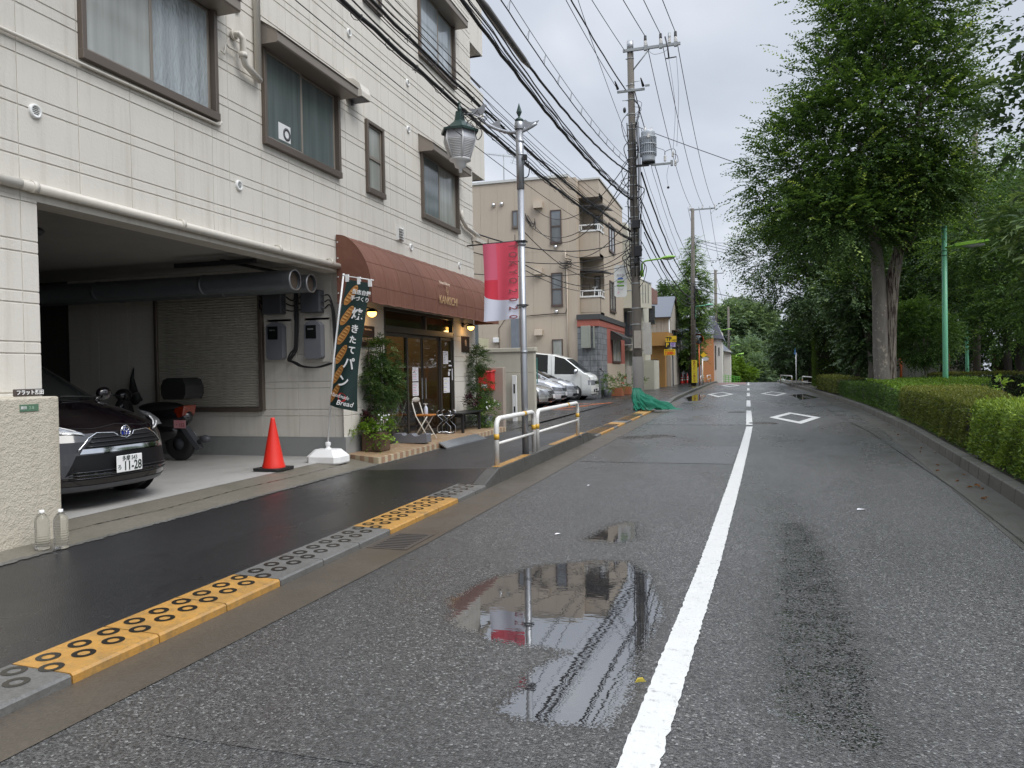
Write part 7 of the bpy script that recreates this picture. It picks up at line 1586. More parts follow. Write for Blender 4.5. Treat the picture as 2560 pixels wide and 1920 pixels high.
for (z, z2, x2, s, r) in ((13.2, 12.1, -3.75, .9, 0.014), (13.2, 12.1, -2.98, .9, 0.014), (13.2, 12.1, -2.2, .9, 0.014), (7.6, 7.0, -3.0, 1.1, 0.04), (6.6, 6.2, -3.0, 1.0, 0.04), (6.2, 5.6, -3.0, 1.0, 0.025), (7.9, 7.4, -3.0, 1.0, 0.014)):
    span((-3.5 if z < 13 else x2-.1, 58, z), (x2, 88, z2), s, r, 'cable between the second and third utility poles', 'cables between the far poles')
for (z, z2, s, r) in ((12.1, 10.4, 1, 0.02), (7.0, 5.6, 1.2, 0.05), (6.2, 5.0, 1.2, 0.04)):
    span((-3.0, 88, z), (-2.35, 125, z2), s, r, 'cable between the third and farthest utility poles', 'cables between the far poles')
# cross-street and service drops
span((px(9.9)+.1, 26.45, 9.72), (6.03, 26.95, 5.62), 0.12, 0.012, 'single wire crossing the road to the near green lamp post', 'wires crossing the road', n=30)
span((-3.5, 58, 10.6), (7.5, 56, 10.0), 0.15, 0.014, 'upper of two level wires crossing the road to the park trees', 'wires crossing the road'); span((-3.9, 58, 9.2), (4.5, 56, 9.2), 0.05, 0.012, 'lower of two level wires crossing the road to the park trees', 'wires crossing the road')
for k in range(3): span((-3.45, 58, 11.0-.25*k), (3.5, 50, 8.6-.12*k), 0.5, 0.016, 'cable slanting from the second pole into the park trees', 'cables slanting into the trees')
span((-3.5, 58, 7.3), (9, 62, 5.6), 0.5, 0.025, 'thick cable slanting from the second pole down to the right', 'cables slanting into the trees')
dr = [((px(8.9)-.1, 26.4, 8.6), (-9.95, 37.2, 9.55), 1.2), ((px(8.5)-.1, 26.4, 8.3), (-10.3, 37.2, 9.2), 1.9), ((px(8.2)-.1, 26.4, 7.9), (-10.2, 37.2, 8.7), 1.2), ((px(7.9)-.1, 26.4, 6.6), (-8.35, 37.2, 7.15), 0.6), ((px(6.9)-.1, 26.4, 5.6), (-8.3, 37.2, 6.8), 0.5), ((px(6)-.1, 26.4, 5.3), (-8.35, 37.2, 6.6), 0.35)]
for i, (a, c, s) in enumerate(dr): span(a, c, s, 0.016, 'service cable from pole to beige building, '+('topmost one', 'deepest sagging one', 'third from the top', 'at the upper wall pipe', 'middle one', 'lowest one')[i], 'service cables to the beige building', n=20)
for a, c, s, r in (((px(6)-.1, 26.4, 5.55), (-6.6, 16.3, 4.4), 0.5, 0.012), ((px(6)-.1, 26.4, 5.9), (-6.2, 16.4, 4.75), 0.5, 0.016), ((px(5)-.1, 26.4, 5.0), (-6.9, 17.4, 3.9), 0.25, 0.012), ((px(4)-.1, 26.4, 4.75), (-3.22, 11.3, 3.0), 0.5, 0.006), ((px(4)-.1, 26.4, 5.5), (-3.22, 11.3, 3.6), 0.85, 0.007), ((px(4)-.1, 26.4, 4.9), (-3.25, 11.3, 3.1), 0.5, 0.008)):
    span(a, c, s, r, 'cable dropping from the first utility pole towards the near building and lamp post', 'drop cables near the lamp post', n=20)
b = MB(); cabl([(-3.15, 11.2, 4.55), (-3.09, 11.2, 4.6), (-3.06, 11.2, 4.5), (-3.08, 11.2, 4.38), (-3.15, 11.2, 4.35)], 0.008); b.box(-3.15, -3.10, 11.18, 11.24, 4.62, 4.70); b.build('cable_clamp', M_cable, LP)
b = MB(); random.seed(9)
for k in range(9):
    p = Vector((-3.95+random.uniform(-.18, .22), 11.2, 5.33+random.uniform(-.12, .1))); b.tube([p+Vector((random.uniform(.03, .12)*cos(a), 0.02*sin(a), random.uniform(.03, .1)*sin(a))) for a in np.linspace(0, 5, 9)], 0.006, 4)
cabl([(-3.9, 11.2, 5.3), (-3.8, 11.2, 5.1), (-3.88, 11.2, 5.0), (-3.92, 11.2, 5.2)], 0.007); b.build('wire_tangle', M_cable, LP)
# ---------------------------------------------------------------- buildings down the left side
def win(parent, axis, at, u0, u1, z0, z1, frame, glassm, d=0.05, mull=None, t=0.05, out=1):
    """window standing proud of a wall; axis 'y': wall faces -y at y=at, axis 'x': faces +x at x=at"""
    f = MB(); g = MB()
    def bx(B, a, c, e, h, n0, n1, m=0):
        if axis == 'y': B.box(a, c, at-n1, at-n0, e, h, m)
        else: B.box(at+n0, at+n1, a, c, e, h, m)
    bx(f, u0, u0+t, z0, z1, -0.02, d); bx(f, u1-t, u1, z0, z1, -0.02, d); bx(f, u0+t, u1-t, z1-t, z1, -0.02, d); bx(f, u0-.02, u1+.02, z0-t, z0+t, -0.02, d+.02)
    if mull == 'h': bx(f, u0+t, u1-t, (z0+z1)/2-.03, (z0+z1)/2+.03, -0.02, d-.005)
    if mull == 'v': bx(f, (u0+u1)/2-.03, (u0+u1)/2+.03, z0+t, z1-t, -0.02, d-.005)
    o = f.build('window', frame, parent)
    bx(g, u0+t, u1-t, z0+t, z1-t, -0.01, 0.012); g.build('pane', glassm, o); return o
M_beige = wall_mat('beige_panel', (0.48, 0.405, 0.32), streak=0.22, dirt=(0.24, 0.19, 0.14), bd=0.001)
M_wdark = pm('brown_window_frame', (0.09, 0.06, 0.05), 0.45); M_glb = frost('sky_tinted_glass', (0.15, 0.165, 0.175), r=0.06); M_gld = frost('dark_room_glass', (0.03, 0.035, 0.035), r=0.06)
B2 = thing('beige_building', 'beige three-storey building with balconies and a red brick-coloured ground floor corner', 'building', (-9.5, 41, 0.05))
def vcuts(a, c, w): n = max(1, round((c-a)/w)); return [a+(c-a)*i/n for i in range(n+1)]
b = MB(); Y2 = 37.2
H2 = [0.0, 5.0-0.0, 8.0-.1, 10.95]
panels(b, lambda u, v, d: (u, Y2-d, v), vcuts(-15.5, -8.25, 0.9), [0, 4.15, 7.35, 10.95], (), 0.006, 0.006, 0.012)
b.add([(-8.25, Y2, 0), (-7.82, 37.75, 0), (-7.82, 37.75, 10.9), (-8.25, Y2, 10.95)], [(0, 1, 2, 3)])
# balcony bay set back; solid parapets, recess with door
for (z0, z1) in ((0, 3.6), (4.3, 5.05), (7.05, 8.35), (10.0, 10.85)): panels(b, lambda u, v, d: (u, 37.8-d, v), [-7.82, -7.3, -6.8], [z0, z1], (), 0.005, 0.005, 0.01)
b.box(-7.82, -6.8, 37.812, 38.9, 3.6, 4.3); b.box(-7.82, -6.8, 37.812, 37.95, 4.3, 5.05)
b.box(-7.82, -6.8, 37.812, 38.9, 7.05, 7.2); b.box(-7.82, -6.8, 37.812, 37.95, 7.2, 8.35); b.box(-7.82, -6.8, 37.812, 38.9, 10.0, 10.2)
panels(b, lambda u, v, d: (-6.8+d, u, v), vcuts(38.9, 45.4, 1.05), [3.55, 7.2, 10.8], (), 0.006, 0.006, 0.012)
b.box(-6.98, -6.812, 37.955, 38.9, 4.3, 5.05); b.box(-6.98, -6.812, 37.955, 38.9, 7.2, 8.35); b.box(-6.812, -6.80, 37.813, 38.9, 3.6, 5.049); b.box(-6.812, -6.80, 37.813, 38.9, 7.05, 8.349); b.box(-6.812, -6.80, 37.813, 38.9, 10.0, 10.8)
b.box(-15.5, -7.83, 37.22, 45.4, 0, 10.9); b.box(-7.83, -6.82, 38.92, 45.4, 0, 10.75)
b.build('wall', M_beige, B2)
b = MB(); b.box(-15.6, -8.2, 37.14, 45.5, 10.95, 11.07); b.box(-8.25, -6.74, 37.74, 45.5, 10.85, 10.93); b.build('roof_coping', pm('pale_metal_coping', (0.55, 0.55, 0.52), 0.5), B2)
for z0 in (4.65, 7.75): win(B2, 'y', Y2-.012, -9.13, -8.57, z0, z0+1.62, M_wdark, M_glb, mull='h')
win(B2, 'y', Y2-.012, -9.15, -8.6, 1.0, 2.98, M_wdark, M_fr1); win(B2, 'y', Y2-.012, -11.1, -10.52, 8.66, 9.5, M_bronze, M_glb, mull='v')
win(B2, 'y', 38.9, -7.28, -6.98, 4.75, 6.2, M_wdark, M_gld); win(B2, 'y', 38.9, -7.28, -6.98, 7.85, 9.3, M_wdark, M_gld)
for (z0, z1, ya, yb) in ((4.55, 6.15, 40.5, 42.3), (7.75, 9.2, 40.5, 42.3)): win(B2, 'x', -6.79, ya, yb, z0, z1, M_wdark, M_glb, mull='v')
for z in (6.42, 9.62):
    b = MB(); b.add([(-7.9, 37.95, z), (-6.5, 37.35, z-.18), (-6.3, 38.9, z-.18), (-7.9, 38.9, z+.05), (-7.9, 37.95, z+.04), (-6.5, 37.35, z-.14), (-6.3, 38.9, z-.14), (-7.9, 38.9, z+.09)], [(0, 1, 2, 3), (7, 6, 5, 4), (0, 4, 5, 1), (1, 5, 6, 2)]); b.build('canopy', M_dgrey, B2)
for z in (5.12, 8.38):
    b = MB(); b.box(-7.84, -6.76, 37.76, 37.82, z-.08, z); b.box(-7.84, -6.76, 37.76, 37.82, z+.22, z+.28); b.box(-6.82, -6.76, 37.82, 38.9, z-.08, z); b.box(-6.82, -6.76, 37.82, 38.9, z+.22, z+.28)
    for x in (-7.84, -7.72, -6.9, -6.82): b.box(x, x+.05, 37.765, 37.815, z, z+.22)
    b.box(-6.815, -6.765, 38.4, 38.45, z, z+.22); b.build('balcony_rail', M_white, B2)
t = thing('balcony_chair', 'dark ladder-backed chair standing on the lower balcony of the beige building', 'chair', (-7.55, 38.2, 4.3)); b = MB()
for x in (-7.72, -7.4): b.box(x, x+.04, 38.1, 38.14, 4.32, 5.75)
for z in (5.35, 5.7): b.box(-7.68, -7.4, 38.1, 38.14, z, z+.05)
b.build('chair_frame', M_wdark, t); b = MB(); b.box(-7.7, -7.38, 38.14, 38.5, 4.9, 4.95); b.build('seat', M_wdark, t)
b = MB(); b.tube([(-7.2, 38.05, 4.7), (-7.1, 38.05, 5.55)], 0.03, 8); b.tube([(-7.25, 38.05, 5.56), (-6.98, 38.05, 5.58)], 0.035, 8); b.build('white_crutch', M_whitep, label='white T-topped pole leaning on the lower balcony rail of the beige building', cat='pole')
for (x, z) in ((-8.87, 7.55), (-8.88, 4.35), (-12.06, 9.86), (-11.63, 9.88)): b = MB(); b.sphere((x, Y2-.03, z), (0.1, 0.12, 0.1), 12, 8); b.build('vent_cap', M_chrome, B2)
for (x0, x1, z0, z1) in ((-9.95, -9.5, 9.5, 9.85), (-9.98, -9.56, 6.22, 6.55), (-10.0, -9.6, 3.2, 3.5)): b = MB(); b.prism([(Y2-.013, z1), (Y2-.22, z1-.03), (Y2-.26, z0), (Y2-.013, z0)], 'x', x0, x1); b.build('vent_hood', M_beige, B2)
b = MB(); b.tube([(-8.33, Y2-.06, 7.0), (-8.33, Y2-.06, 0.4)], 0.035, 8); b.tube([(-8.38, Y2-.1, 6.5), (-8.38, Y2-.1, 7.35)], 0.04, 8); b.build('drain_pipe', M_beige, B2)
b = MB(); b.tube([(-10.2, Y2-.05, 4.2), (-9.0, Y2-.05, 4.25), (-8.42, Y2-.05, 4.25), (-8.36, Y2-.05, 4.5), (-8.38, Y2-.05, 6.7)], 0.02, 8); b.tube([(-11.9, Y2-.05, 1.9), (-11.9, Y2-.05, 3.6), (-11.5, Y2-.05, 4.15), (-10.2, Y2-.05, 4.2)], 0.015, 6)
b.build('wall_cable', M_cable, B2)
b = MB()
for k in range(3): cabl([(-8.7+.0, Y2-.12, 6.55+.13*k), (-8.5, Y2-.16, 6.45+.13*k), (-8.15, Y2-.16, 6.5+.13*k), (-8.1, Y2-.12, 6.62+.12*k), (-8.4, Y2-.12, 6.7+.12*k)], 0.02)
b.build('wall_cable', M_cable, B2); b = MB()
for k in range(4): cabl([(-10.4, Y2-.1, 9.3-.1*k), (-10.2+.1*k, Y2-.15, 8.9-.15*k), (-9.9, Y2-.12, 8.7+.1*k)], 0.018)
b.build('wall_cable', M_cable, B2)
b = MB(); b.box(-12.2, -11.9, Y2-.15, Y2-.013, 2.9, 3.15); b.build('meter_box', M_white, B2, bevel=.02)
# ground floor: block pillar, grey cabinet, red wall, fascia, shop window with awning
def block_mat():
    m, t, b = mk('grey_concrete_blocks'); p = pos(t)
    br = t.nodes.new('ShaderNodeTexBrick'); br.offset = 0.0; br.inputs['Scale'].default_value = 1.0; br.inputs['Brick Width'].default_value = 0.36; br.inputs['Row Height'].default_value = 0.27; br.inputs['Mortar Size'].default_value = 0.012
    br.inputs['Color1'].default_value = (0.19, 0.20, 0.21, 1); br.inputs['Color2'].default_value = (0.26, 0.27, 0.28, 1); br.inputs['Mortar'].default_value = (0.09, 0.09, 0.09, 1)
    sp2 = t.nodes.new('ShaderNodeSeparateXYZ'); t.links.new(p, sp2.inputs[0]); cb2 = t.nodes.new('ShaderNodeCombineXYZ'); t.links.new(mth(t, 'ADD', sp2.outputs[0], sp2.outputs[1]), cb2.inputs[0]); t.links.new(sp2.outputs[2], cb2.inputs[1]); t.links.new(cb2.outputs[0], br.inputs['Vector'])
    f = ramp(t, noise(t, pos(t, (1.5, 1.5, 0.8)), 2.2, 6, 0.7), [(0.45, 0.0), (0.7, 1.0)]); c = mixc(t, mth(t, 'MULTIPLY', f, 0.75), br.outputs[0], (0.045, 0.045, 0.04)); setc(t, b, c); b.inputs['Roughness'].default_value = 0.8; return m
M_block = block_mat()
b = MB(); b.box(-7.84, -6.76, 37.1, 39.3, 0.0, 3.55); b.build('block_pillar', M_block, B2)
b = MB(); b.box(-7.62, -7.16, 36.86, 37.1, 2.5, 3.58); b.box(-7.05, -6.98, 36.98, 37.09, 2.5, 3.55); b.build('meter_cabinet', pm('grey_green_cabinet', (0.27, 0.28, 0.24), 0.5, streak=0.2), B2, bevel=.01)
M_redw = wall_mat('faded_red_plaster', (0.36, 0.115, 0.085), streak=0.25, dirt=(0.16, 0.05, 0.04))
b = MB(); b.box(-6.9, -6.77, 39.3, 45.4, 1.75, 3.6); b.box(-7.84, -6.75, 37.05, 39.3, 3.56, 3.9); b.box(-6.9, -6.75, 39.3, 45.4, 3.6, 3.9); b.build('red_wall', M_redw, B2)
b = MB(); b.box(-7.86, -6.70, 37.0, 45.4, 3.9, 4.15); b.build('dark_fascia', pm('dark_slate_fascia', (0.06, 0.06, 0.06), 0.6, streak=.2), B2)
b = MB(); b.box(-6.9, -6.76, 39.3, 45.4, 0, 1.75); b.build('base_wall', M_beige, B2)
wo = win(B2, 'x', -6.765, 40.9, 43.6, 1.85, 3.1, M_wdark, M_gld)
b = MB()
for k in range(5): b.box(-6.74, -6.70, 41.2+k*.5, 41.26+k*.5, 1.9, 3.05)
b.build('window_bar', M_white, wo)
b = MB(); b.prism([(-6.75, 3.5), (-6.15, 3.15), (-6.15, 2.98), (-6.17, 2.98), (-6.17, 3.12), (-6.75, 3.46)], 'y', 40.4, 44.0); b.add([(-6.75, 40.4, 3.5), (-6.15, 40.4, 3.15), (-6.15, 40.4, 2.98), (-6.75, 40.4, 2.98)], [(0, 1, 2, 3)]); b.build('window_awning', pm('black_canvas', (0.03, 0.028, 0.025), 0.7), B2)
# grey duct, cream building piece behind the cream wall
b = MB(); b.box(-11.15, -10.75, 36.8, 37.15, 0.1, 4.1); b.build('grey_duct', pm('blue_grey_duct', (0.20, 0.22, 0.25), 0.4, .3, .2, 4, streak=.3), B2)
AN = thing('tv_antenna', 'fishbone television antenna on the roof behind the cream building corner', 'antenna', (-11.9, 38.5, 11.0))
b = MB(); b.tube([(-11.9, 38.5, 10.95), (-11.9, 38.5, 12.75)], 0.025, 6); b.build('mast', M_galv, AN)
b = MB(); b.tube([(-12.8, 38.5, 12.85), (-11.3, 38.5, 12.55)], 0.015, 6)
for k in range(13): x = -12.75+k*.12; b.tube([(x, 38.2, 12.84-.2*(k*.12)), (x+.03, 38.8, 12.84-.2*(k*.12))], 0.008, 4)
b.build('boom', M_galv, AN)
b = MB(); b.tube([(-11.45, 38.5, 12.2), (-11.2, 38.5, 12.9)], 0.012, 5)
for k in range(6): b.tube([(-11.5+.04*k, 38.3, 12.25+.12*k), (-11.25+.04*k, 38.7, 12.2+.12*k)], 0.008, 4)
b.build('side_boom', M_galv, AN)
OBx = thing('pale_outbuilding', 'pale yellow shed front with a grey post seen over the cream wall', 'building', (-9.5, 27, 0.1))
b = MB(); b.box(-12.6, -9.05, 25.0, 27, 0.1, 2.65); b.build('wall', pm('pale_yellow_siding', (0.52, 0.50, 0.34), 0.6, streak=.2), OBx); b = MB(); b.box(-8.98, -8.78, 24.9, 25.1, 0.1, 4.0); b.build('post', pm('blue_grey_post', (0.12, 0.14, 0.15), 0.5), OBx)
b = MB(); b.box(-10.6, -9.15, 24.95, 24.999, 2.5, 2.95); b.build('window', M_glb, OBx); b = MB(); b.tube([(-10.2, 24.9, 2.35), (-9.4, 24.9, 2.36)], 0.02, 6); b.tube([(-9.6, 24.9, 2.3), (-9.6, 24.9, 1.9)], .05, 6); b.build('tap', M_white, OBx)
# potted plants by the base wall
M_terra = pm('terracotta', (0.32, 0.11, 0.05), 0.7, var=.2)
for (x, y, lab, fl) in ((-6.5, 37.6, 'grey-green shrub in a dark pot at the block pillar', 0), (-6.2, 38.9, 'loose rose bush in a terracotta trough by the base wall', 1), (-6.15, 41.3, 'red-flowering potted plant in a low tray near the utility pole', 1), (-5.75, 43.6, 'low leafy pot plant beside the gate', 0)):
    t = thing('potted_plant', lab, 'potted plant', (x, y, 0.09), 'potted plants along the beige building'); b = MB()
    if fl: b.box(x-.28, x+.28, y-.4, y+.4, 0.1, 0.5)
    else: b.lathe([(0.18, 0.1), (0.26, 0.45), (0.24, 0.45), (0.2, 0.4), (0.001, 0.4)], (x, y, 0), 16)
    b.build('pot', M_terra if fl else M_dgrey, t)
    bush('leaves', None, None, [((x, y, 0.75), (0.35, 0.42, 0.42 if y < 43 else .2))], 40, 4, 0.1, 6, 0.2, 0.08, 0.04, L_mid, int(y*10), t, tone0=.5)
    if fl:
        b = MB(); random.seed(int(y)); [b.sphere((x+random.uniform(-.25, .25), y-.3+random.uniform(-.1, .3), 0.8+random.uniform(-.2, .35)), .035, 6, 4) for k in range(6)]; b.build('blossom', M_red if y > 40 else pm('pale_pink_petal', (0.7, .45, .4), .6), t)
# cream house with overhanging balcony
M_crm = wall_mat('pale_cream_render', (0.56, 0.54, 0.45), streak=.2); M_slate = pm('grey_slate_roof', (0.17, 0.18, 0.20), 0.55, var=.15, vs=4)
B3 = thing('cream_house', 'cream house with a projecting balcony and a steep grey roof behind the first utility pole', 'house', (-8.5, 49, 0.05))
b = MB(); b.box(-12, -5.80, 46.2, 48.4, 2.55, 5.15); b.box(-12, -6.7, 46.6, 52, 0, 2.55); b.build('wall', M_crm, B3)
b = MB(); b.add([(-7.1, 46.1, 5.1), (-5.85, 46.1, 5.3), (-5.85, 46.1, 6.75), (-6.25, 46.1, 7.4), (-6.7, 46.1, 10.2), (-7.1, 46.1, 10.2), (-7.1, 48.6, 5.1), (-5.85, 48.6, 5.3), (-5.85, 48.6, 6.75), (-6.25, 48.6, 7.4), (-6.7, 48.6, 10.2), (-7.1, 48.6, 10.2)], [(0, 1, 2, 3, 4, 5), (1, 7, 8, 2), (2, 8, 9, 3), (3, 9, 10, 4)]); b.build('gable', M_crm, B3)
b = MB(); b.box(-12, -7.0, 46.15, 52, 5.15, 9.7); b.build('slate_wall', M_slate, B3)
b = MB(); b.add([(-5.85, 45.6, 5.05), (-5.25, 45.9, 5.0), (-5.27, 46.4, 5.05), (-5.85, 46.4, 5.05), (-5.85, 45.6, 6.72), (-5.25, 45.9, 6.42), (-5.27, 46.4, 6.5), (-5.85, 46.4, 6.72)], [(0, 1, 5, 4), (1, 2, 6, 5), (0, 3, 2, 1), (4, 5, 6, 7), (3, 7, 6, 2)]); b.box(-7.1, -5.8, 45.3, 46.2, 5.03, 5.6); b.build('balcony', M_crm, B3)
b = MB(); b.add([(-5.9, 45.55, 6.76), (-5.22, 45.85, 6.46), (-5.22, 46.45, 6.54), (-5.9, 46.45, 6.76)], [(0, 1, 2, 3)]); b.build('balcony_cap', M_dgrey, B3)
for x in (-5.7, -5.55, -5.4):
    b = MB(); y_ = lerp(45.6, 45.9, (x+5.85)/.6)-.012; b.box(x, x+.025, y_-.01, y_, 5.3, 6.4); b.build('slot', M_dgrey, B3)
win(B3, 'y', 46.2, -6.85, -6.35, 3.45, 4.85, M_dgrey, M_glb, mull='v'); b = MB(); b.box(-6.95, -6.45, 45.8, 46.19, 2.95, 3.25); b.build('air_conditioner', M_dgrey, B3); b = MB(); b.box(-6.95, -6.4, 45.7, 46.19, 2.86, 2.9); b.build('bracket', M_white, B3)
b = MB(); b.box(-5.79, -5.35, 46.3, 46.9, 2.3, 4.2); b.build('side_block', M_crm, B3); b = MB(); b.box(-5.79, -5.33, 46.25, 46.299, 2.3, 4.18); b.box(-5.6, -5.59, 46.24, 46.25, 2.4, 4.1); b.build('siding_panel', pm('white_siding', (0.62, .62, .58), .5, streak=.2), B3)
b = MB(); b.box(-5.45, -5.12, 46.5, 46.8, 4.08, 5.2); b.build('barred_window', M_gld, B3); b = MB()
for k in range(7): b.box(-5.46, -5.43, 46.46, 46.49, 4.1, 5.15); b.box(-5.44+.05*k, -5.43+.05*k, 46.46, 46.49, 4.1, 5.2)
for z in (4.1, 4.35, 4.6, 4.85, 5.15): b.box(-5.46, -5.1, 46.45, 46.48, z, z+.03)
b.build('window_grille', M_dgrey, B3)
B3b = thing('pink_balcony_house', 'house with a dusty pink shingled balcony next to the cream house', 'house', (-6.5, 53, 0.05)); b = MB(); b.box(-9, -6.25, 51.0, 54, 0, 5.6); b.build('wall', M_crm, B3b); b = MB(); b.add([(-6.4, 50, 5.68), (-5.30, 50, 5.58), (-5.30, 50, 6.38), (-5.78, 50, 6.75), (-6.4, 50, 6.75), (-6.4, 51, 5.68), (-5.40, 50.6, 5.58), (-5.40, 50.6, 6.38), (-5.88, 51, 6.75), (-6.4, 51, 6.75)], [(0, 1, 2, 3, 4), (1, 6, 7, 2), (2, 7, 8, 3), (0, 5, 6, 1)]); b.build('balcony', pm('dusty_pink_shingle', (0.34, .2, .17), .7, var=.2, vs=8), B3b)
# old house with dark roof, mustard annex
M_dirty = wall_mat('stained_mortar', (0.42, 0.385, 0.33), streak=.8, dirt=(0.07, .065, .055)); M_roofd = pm('blue_black_roof', (0.085, 0.095, 0.115), 0.5, var=.15, vs=6); M_must = wall_mat('mustard_tile', (0.40, 0.22, 0.075), streak=.25, dirt=(.2, .1, .04))
B4 = thing('old_house', 'old stained house with a dark blue-grey gabled roof behind the parking sign', 'house', (-6.2, 62, 0.05))
b = MB(); b.box(-9.5, -5.42, 60, 68, 0, 5.4); b.add([(-5.42, 60, 5.4), (-5.42, 68, 5.4), (-5.42, 63.5, 7.1)], [(0, 1, 2)]); b.build('wall', M_dirty, B4)
b = MB(); b.add([(-9.6, 59.7, 5.32), (-5.36, 59.7, 5.32), (-5.3, 63.5, 7.2), (-9.6, 63.5, 7.2), (-9.6, 68.3, 5.3), (-5.3, 68.3, 5.3)], [(0, 1, 2, 3), (3, 2, 5, 4)]); b.build('roof', M_roofd, B4, solid=.12)
b = MB(); b.tube([(-5.3, 63.5, 7.1), (-5.3, 68.3, 5.2)], 0.06, 6); b.box(-5.40, -5.05, 61, 64, 4.35, 4.42); b.box(-5.40, -5.15, 61.5, 67, 3.2, 3.3); b.build('eave', M_wdark, B4)
b = MB(); b.box(-5.40, -5.28, 61.5, 63.5, 3.3, 4.3); b.box(-5.40, -5.3, 65, 67, 3.3, 4.3); b.build('window', M_gld, B4); b = MB(); b.tube([(-5.5, 59.9, 5.3), (-5.5, 59.9, 1)], .04, 6); b.build('drain_pipe', M_white, B4)
b = MB(); b.box(-5.9, -5.3, 68.5, 72, 0, 3.9); b.build('side_annex', pm('weathered_grey_boards', (.2, .2, .2), .7, streak=.3), B4)
B4b = thing('mustard_annex', 'mustard yellow tiled annex with a boxy upper floor and garage door', 'building', (-6.2, 57.5, 0.05))
b = MB(); b.box(-6.6, -5.22, 56, 59.6, 3.08, 4.05); b.box(-7.1, -5.52, 56.5, 59.6, 0, 3.08); b.build('wall', M_must, B4b); b = MB(); b.box(-6.8, -6.05, 56.46, 56.499, 0.2, 2.1); b.build('garage_door', M_dgrey, B4b); b = MB(); b.box(-5.52, -5.2, 57.5, 59.6, 0, 3.0); b.build('side_wall', M_dirty, B4b)
# parking price signs
M_yel = pm('sign_yellow', (0.78, 0.50, 0.02), 0.45, var=.05); M_blk = pm('sign_black', (0.02, .02, .022), .45)
PS = thing('parking_sign', 'yellow and black coin parking sign reading P with a 1200 yen price board', 'sign', (-5.2, 58, 2.2))
b = MB(); b.box(-5.60, -4.82, 57.94, 58.05, 3.38, 3.82); o1 = b.build('yellow_panel', M_yel, PS); text('TP', .42, (-5.38, 57.92, 3.60), (1, 0, 0), (0, 0, 1), M_blk, o1, bold=.012, sx=.9); text('24時間', .13, (-4.98, 57.92, 3.50), (1, 0, 0), (0, 0, 1), M_blk, o1)
b = MB(); b.box(-5.66, -4.82, 57.94, 58.05, 2.97, 3.37); o2 = b.build('black_panel', M_blk, PS); text('P', .40, (-5.48, 57.92, 3.16), (1, 0, 0), (0, 0, 1), M_yel, o2, bold=.014); b = MB(); b.box(-5.26, -4.90, 57.925, 57.935, 3.01, 3.33); o2b = b.build('lit_field', pm('pale_violet_panel', (.62, .55, .75), .5), o2); text('空', .3, (-5.08, 57.915, 3.17), (1, 0, 0), (0, 0, 1), pm('violet_print', (.2, .08, .4), .5), o2b, bold=.006)
b = MB(); b.box(-5.72, -4.92, 57.94, 58.05, 2.40, 2.85); o3 = b.build('price_board', M_yel, PS); text('1200', .30, (-5.38, 57.92, 2.56), (1, 0, 0), (0, 0, 1), M_red, o3, bold=.01); text('円', .14, (-5.0, 57.92, 2.53), (1, 0, 0), (0, 0, 1), M_red, o3); text('最大料金24時間', .09, (-5.32, 57.92, 2.77), (1, 0, 0), (0, 0, 1), M_blk, o3)
b = MB(); b.box(-5.15, -5.07, 58.05, 58.15, 0.1, 3.8); b.build('post', M_dgrey, PS)
PS.location = (-5.2*.964+.02, 55.8, 1.45+.75*.964); PS.scale = (.964, .964, .964)
# low walls
b = MB(); b.box(-6.35, -5.58, 50, 50.15, 0.08, 1.98); b.box(-5.62, -5.58, 50.15, 53, 0.08, 1.98); b.build('gate_panel', M_crm, label='plain cream gate panel beside the first utility pole', cat='gate')
BF = thing('block_fence', 'mossy grey concrete block fence below the mustard annex', 'wall', (-5.6, 57.5, 0.08)); b = MB(); b.add([(-7.3, 53.5, .05), (-6.1, 53.6, .05), (-6.1, 53.6, 1.9), (-7.3, 53.5, 1.9)], [(0, 1, 2, 3)]); b.add([(-6.1, 53.6, .05), (-5.72, 65.5, .05), (-5.72, 65.5, 1.8), (-6.1, 53.6, 1.9), (-6.25, 53.6, 1.9), (-5.87, 65.5, 1.8)], [(0, 1, 2, 3), (3, 2, 5, 4)]); b.build('wall_body', M_block, BF)
b = MB(); b.add([(-5.85, 67.5, .05), (-4.9, 76, .05), (-4.9, 76, 1.6), (-5.85, 67.5, 1.65), (-6.0, 67.5, 1.65), (-5.05, 76, 1.6)], [(0, 1, 2, 3), (3, 2, 5, 4)]); b.build('stone_wall', M_beige, label='low beige stone wall behind the row of red and white cones', cat='wall')
for i in range(6):
    x = -5.35+i*.16 if i else -5.65; c = cone_thing((x, 66.4+i*1.05, 0.09), ('red and white banded cone standing apart at the left of the cone row' if i == 0 else 'red cone with white bands in the row by the stone wall'), 'banded cones by the stone wall' if i else None, h=0.85, stripe=True) if i < 2 else dup(c, (x, 66.4+i*1.05, 0.09))
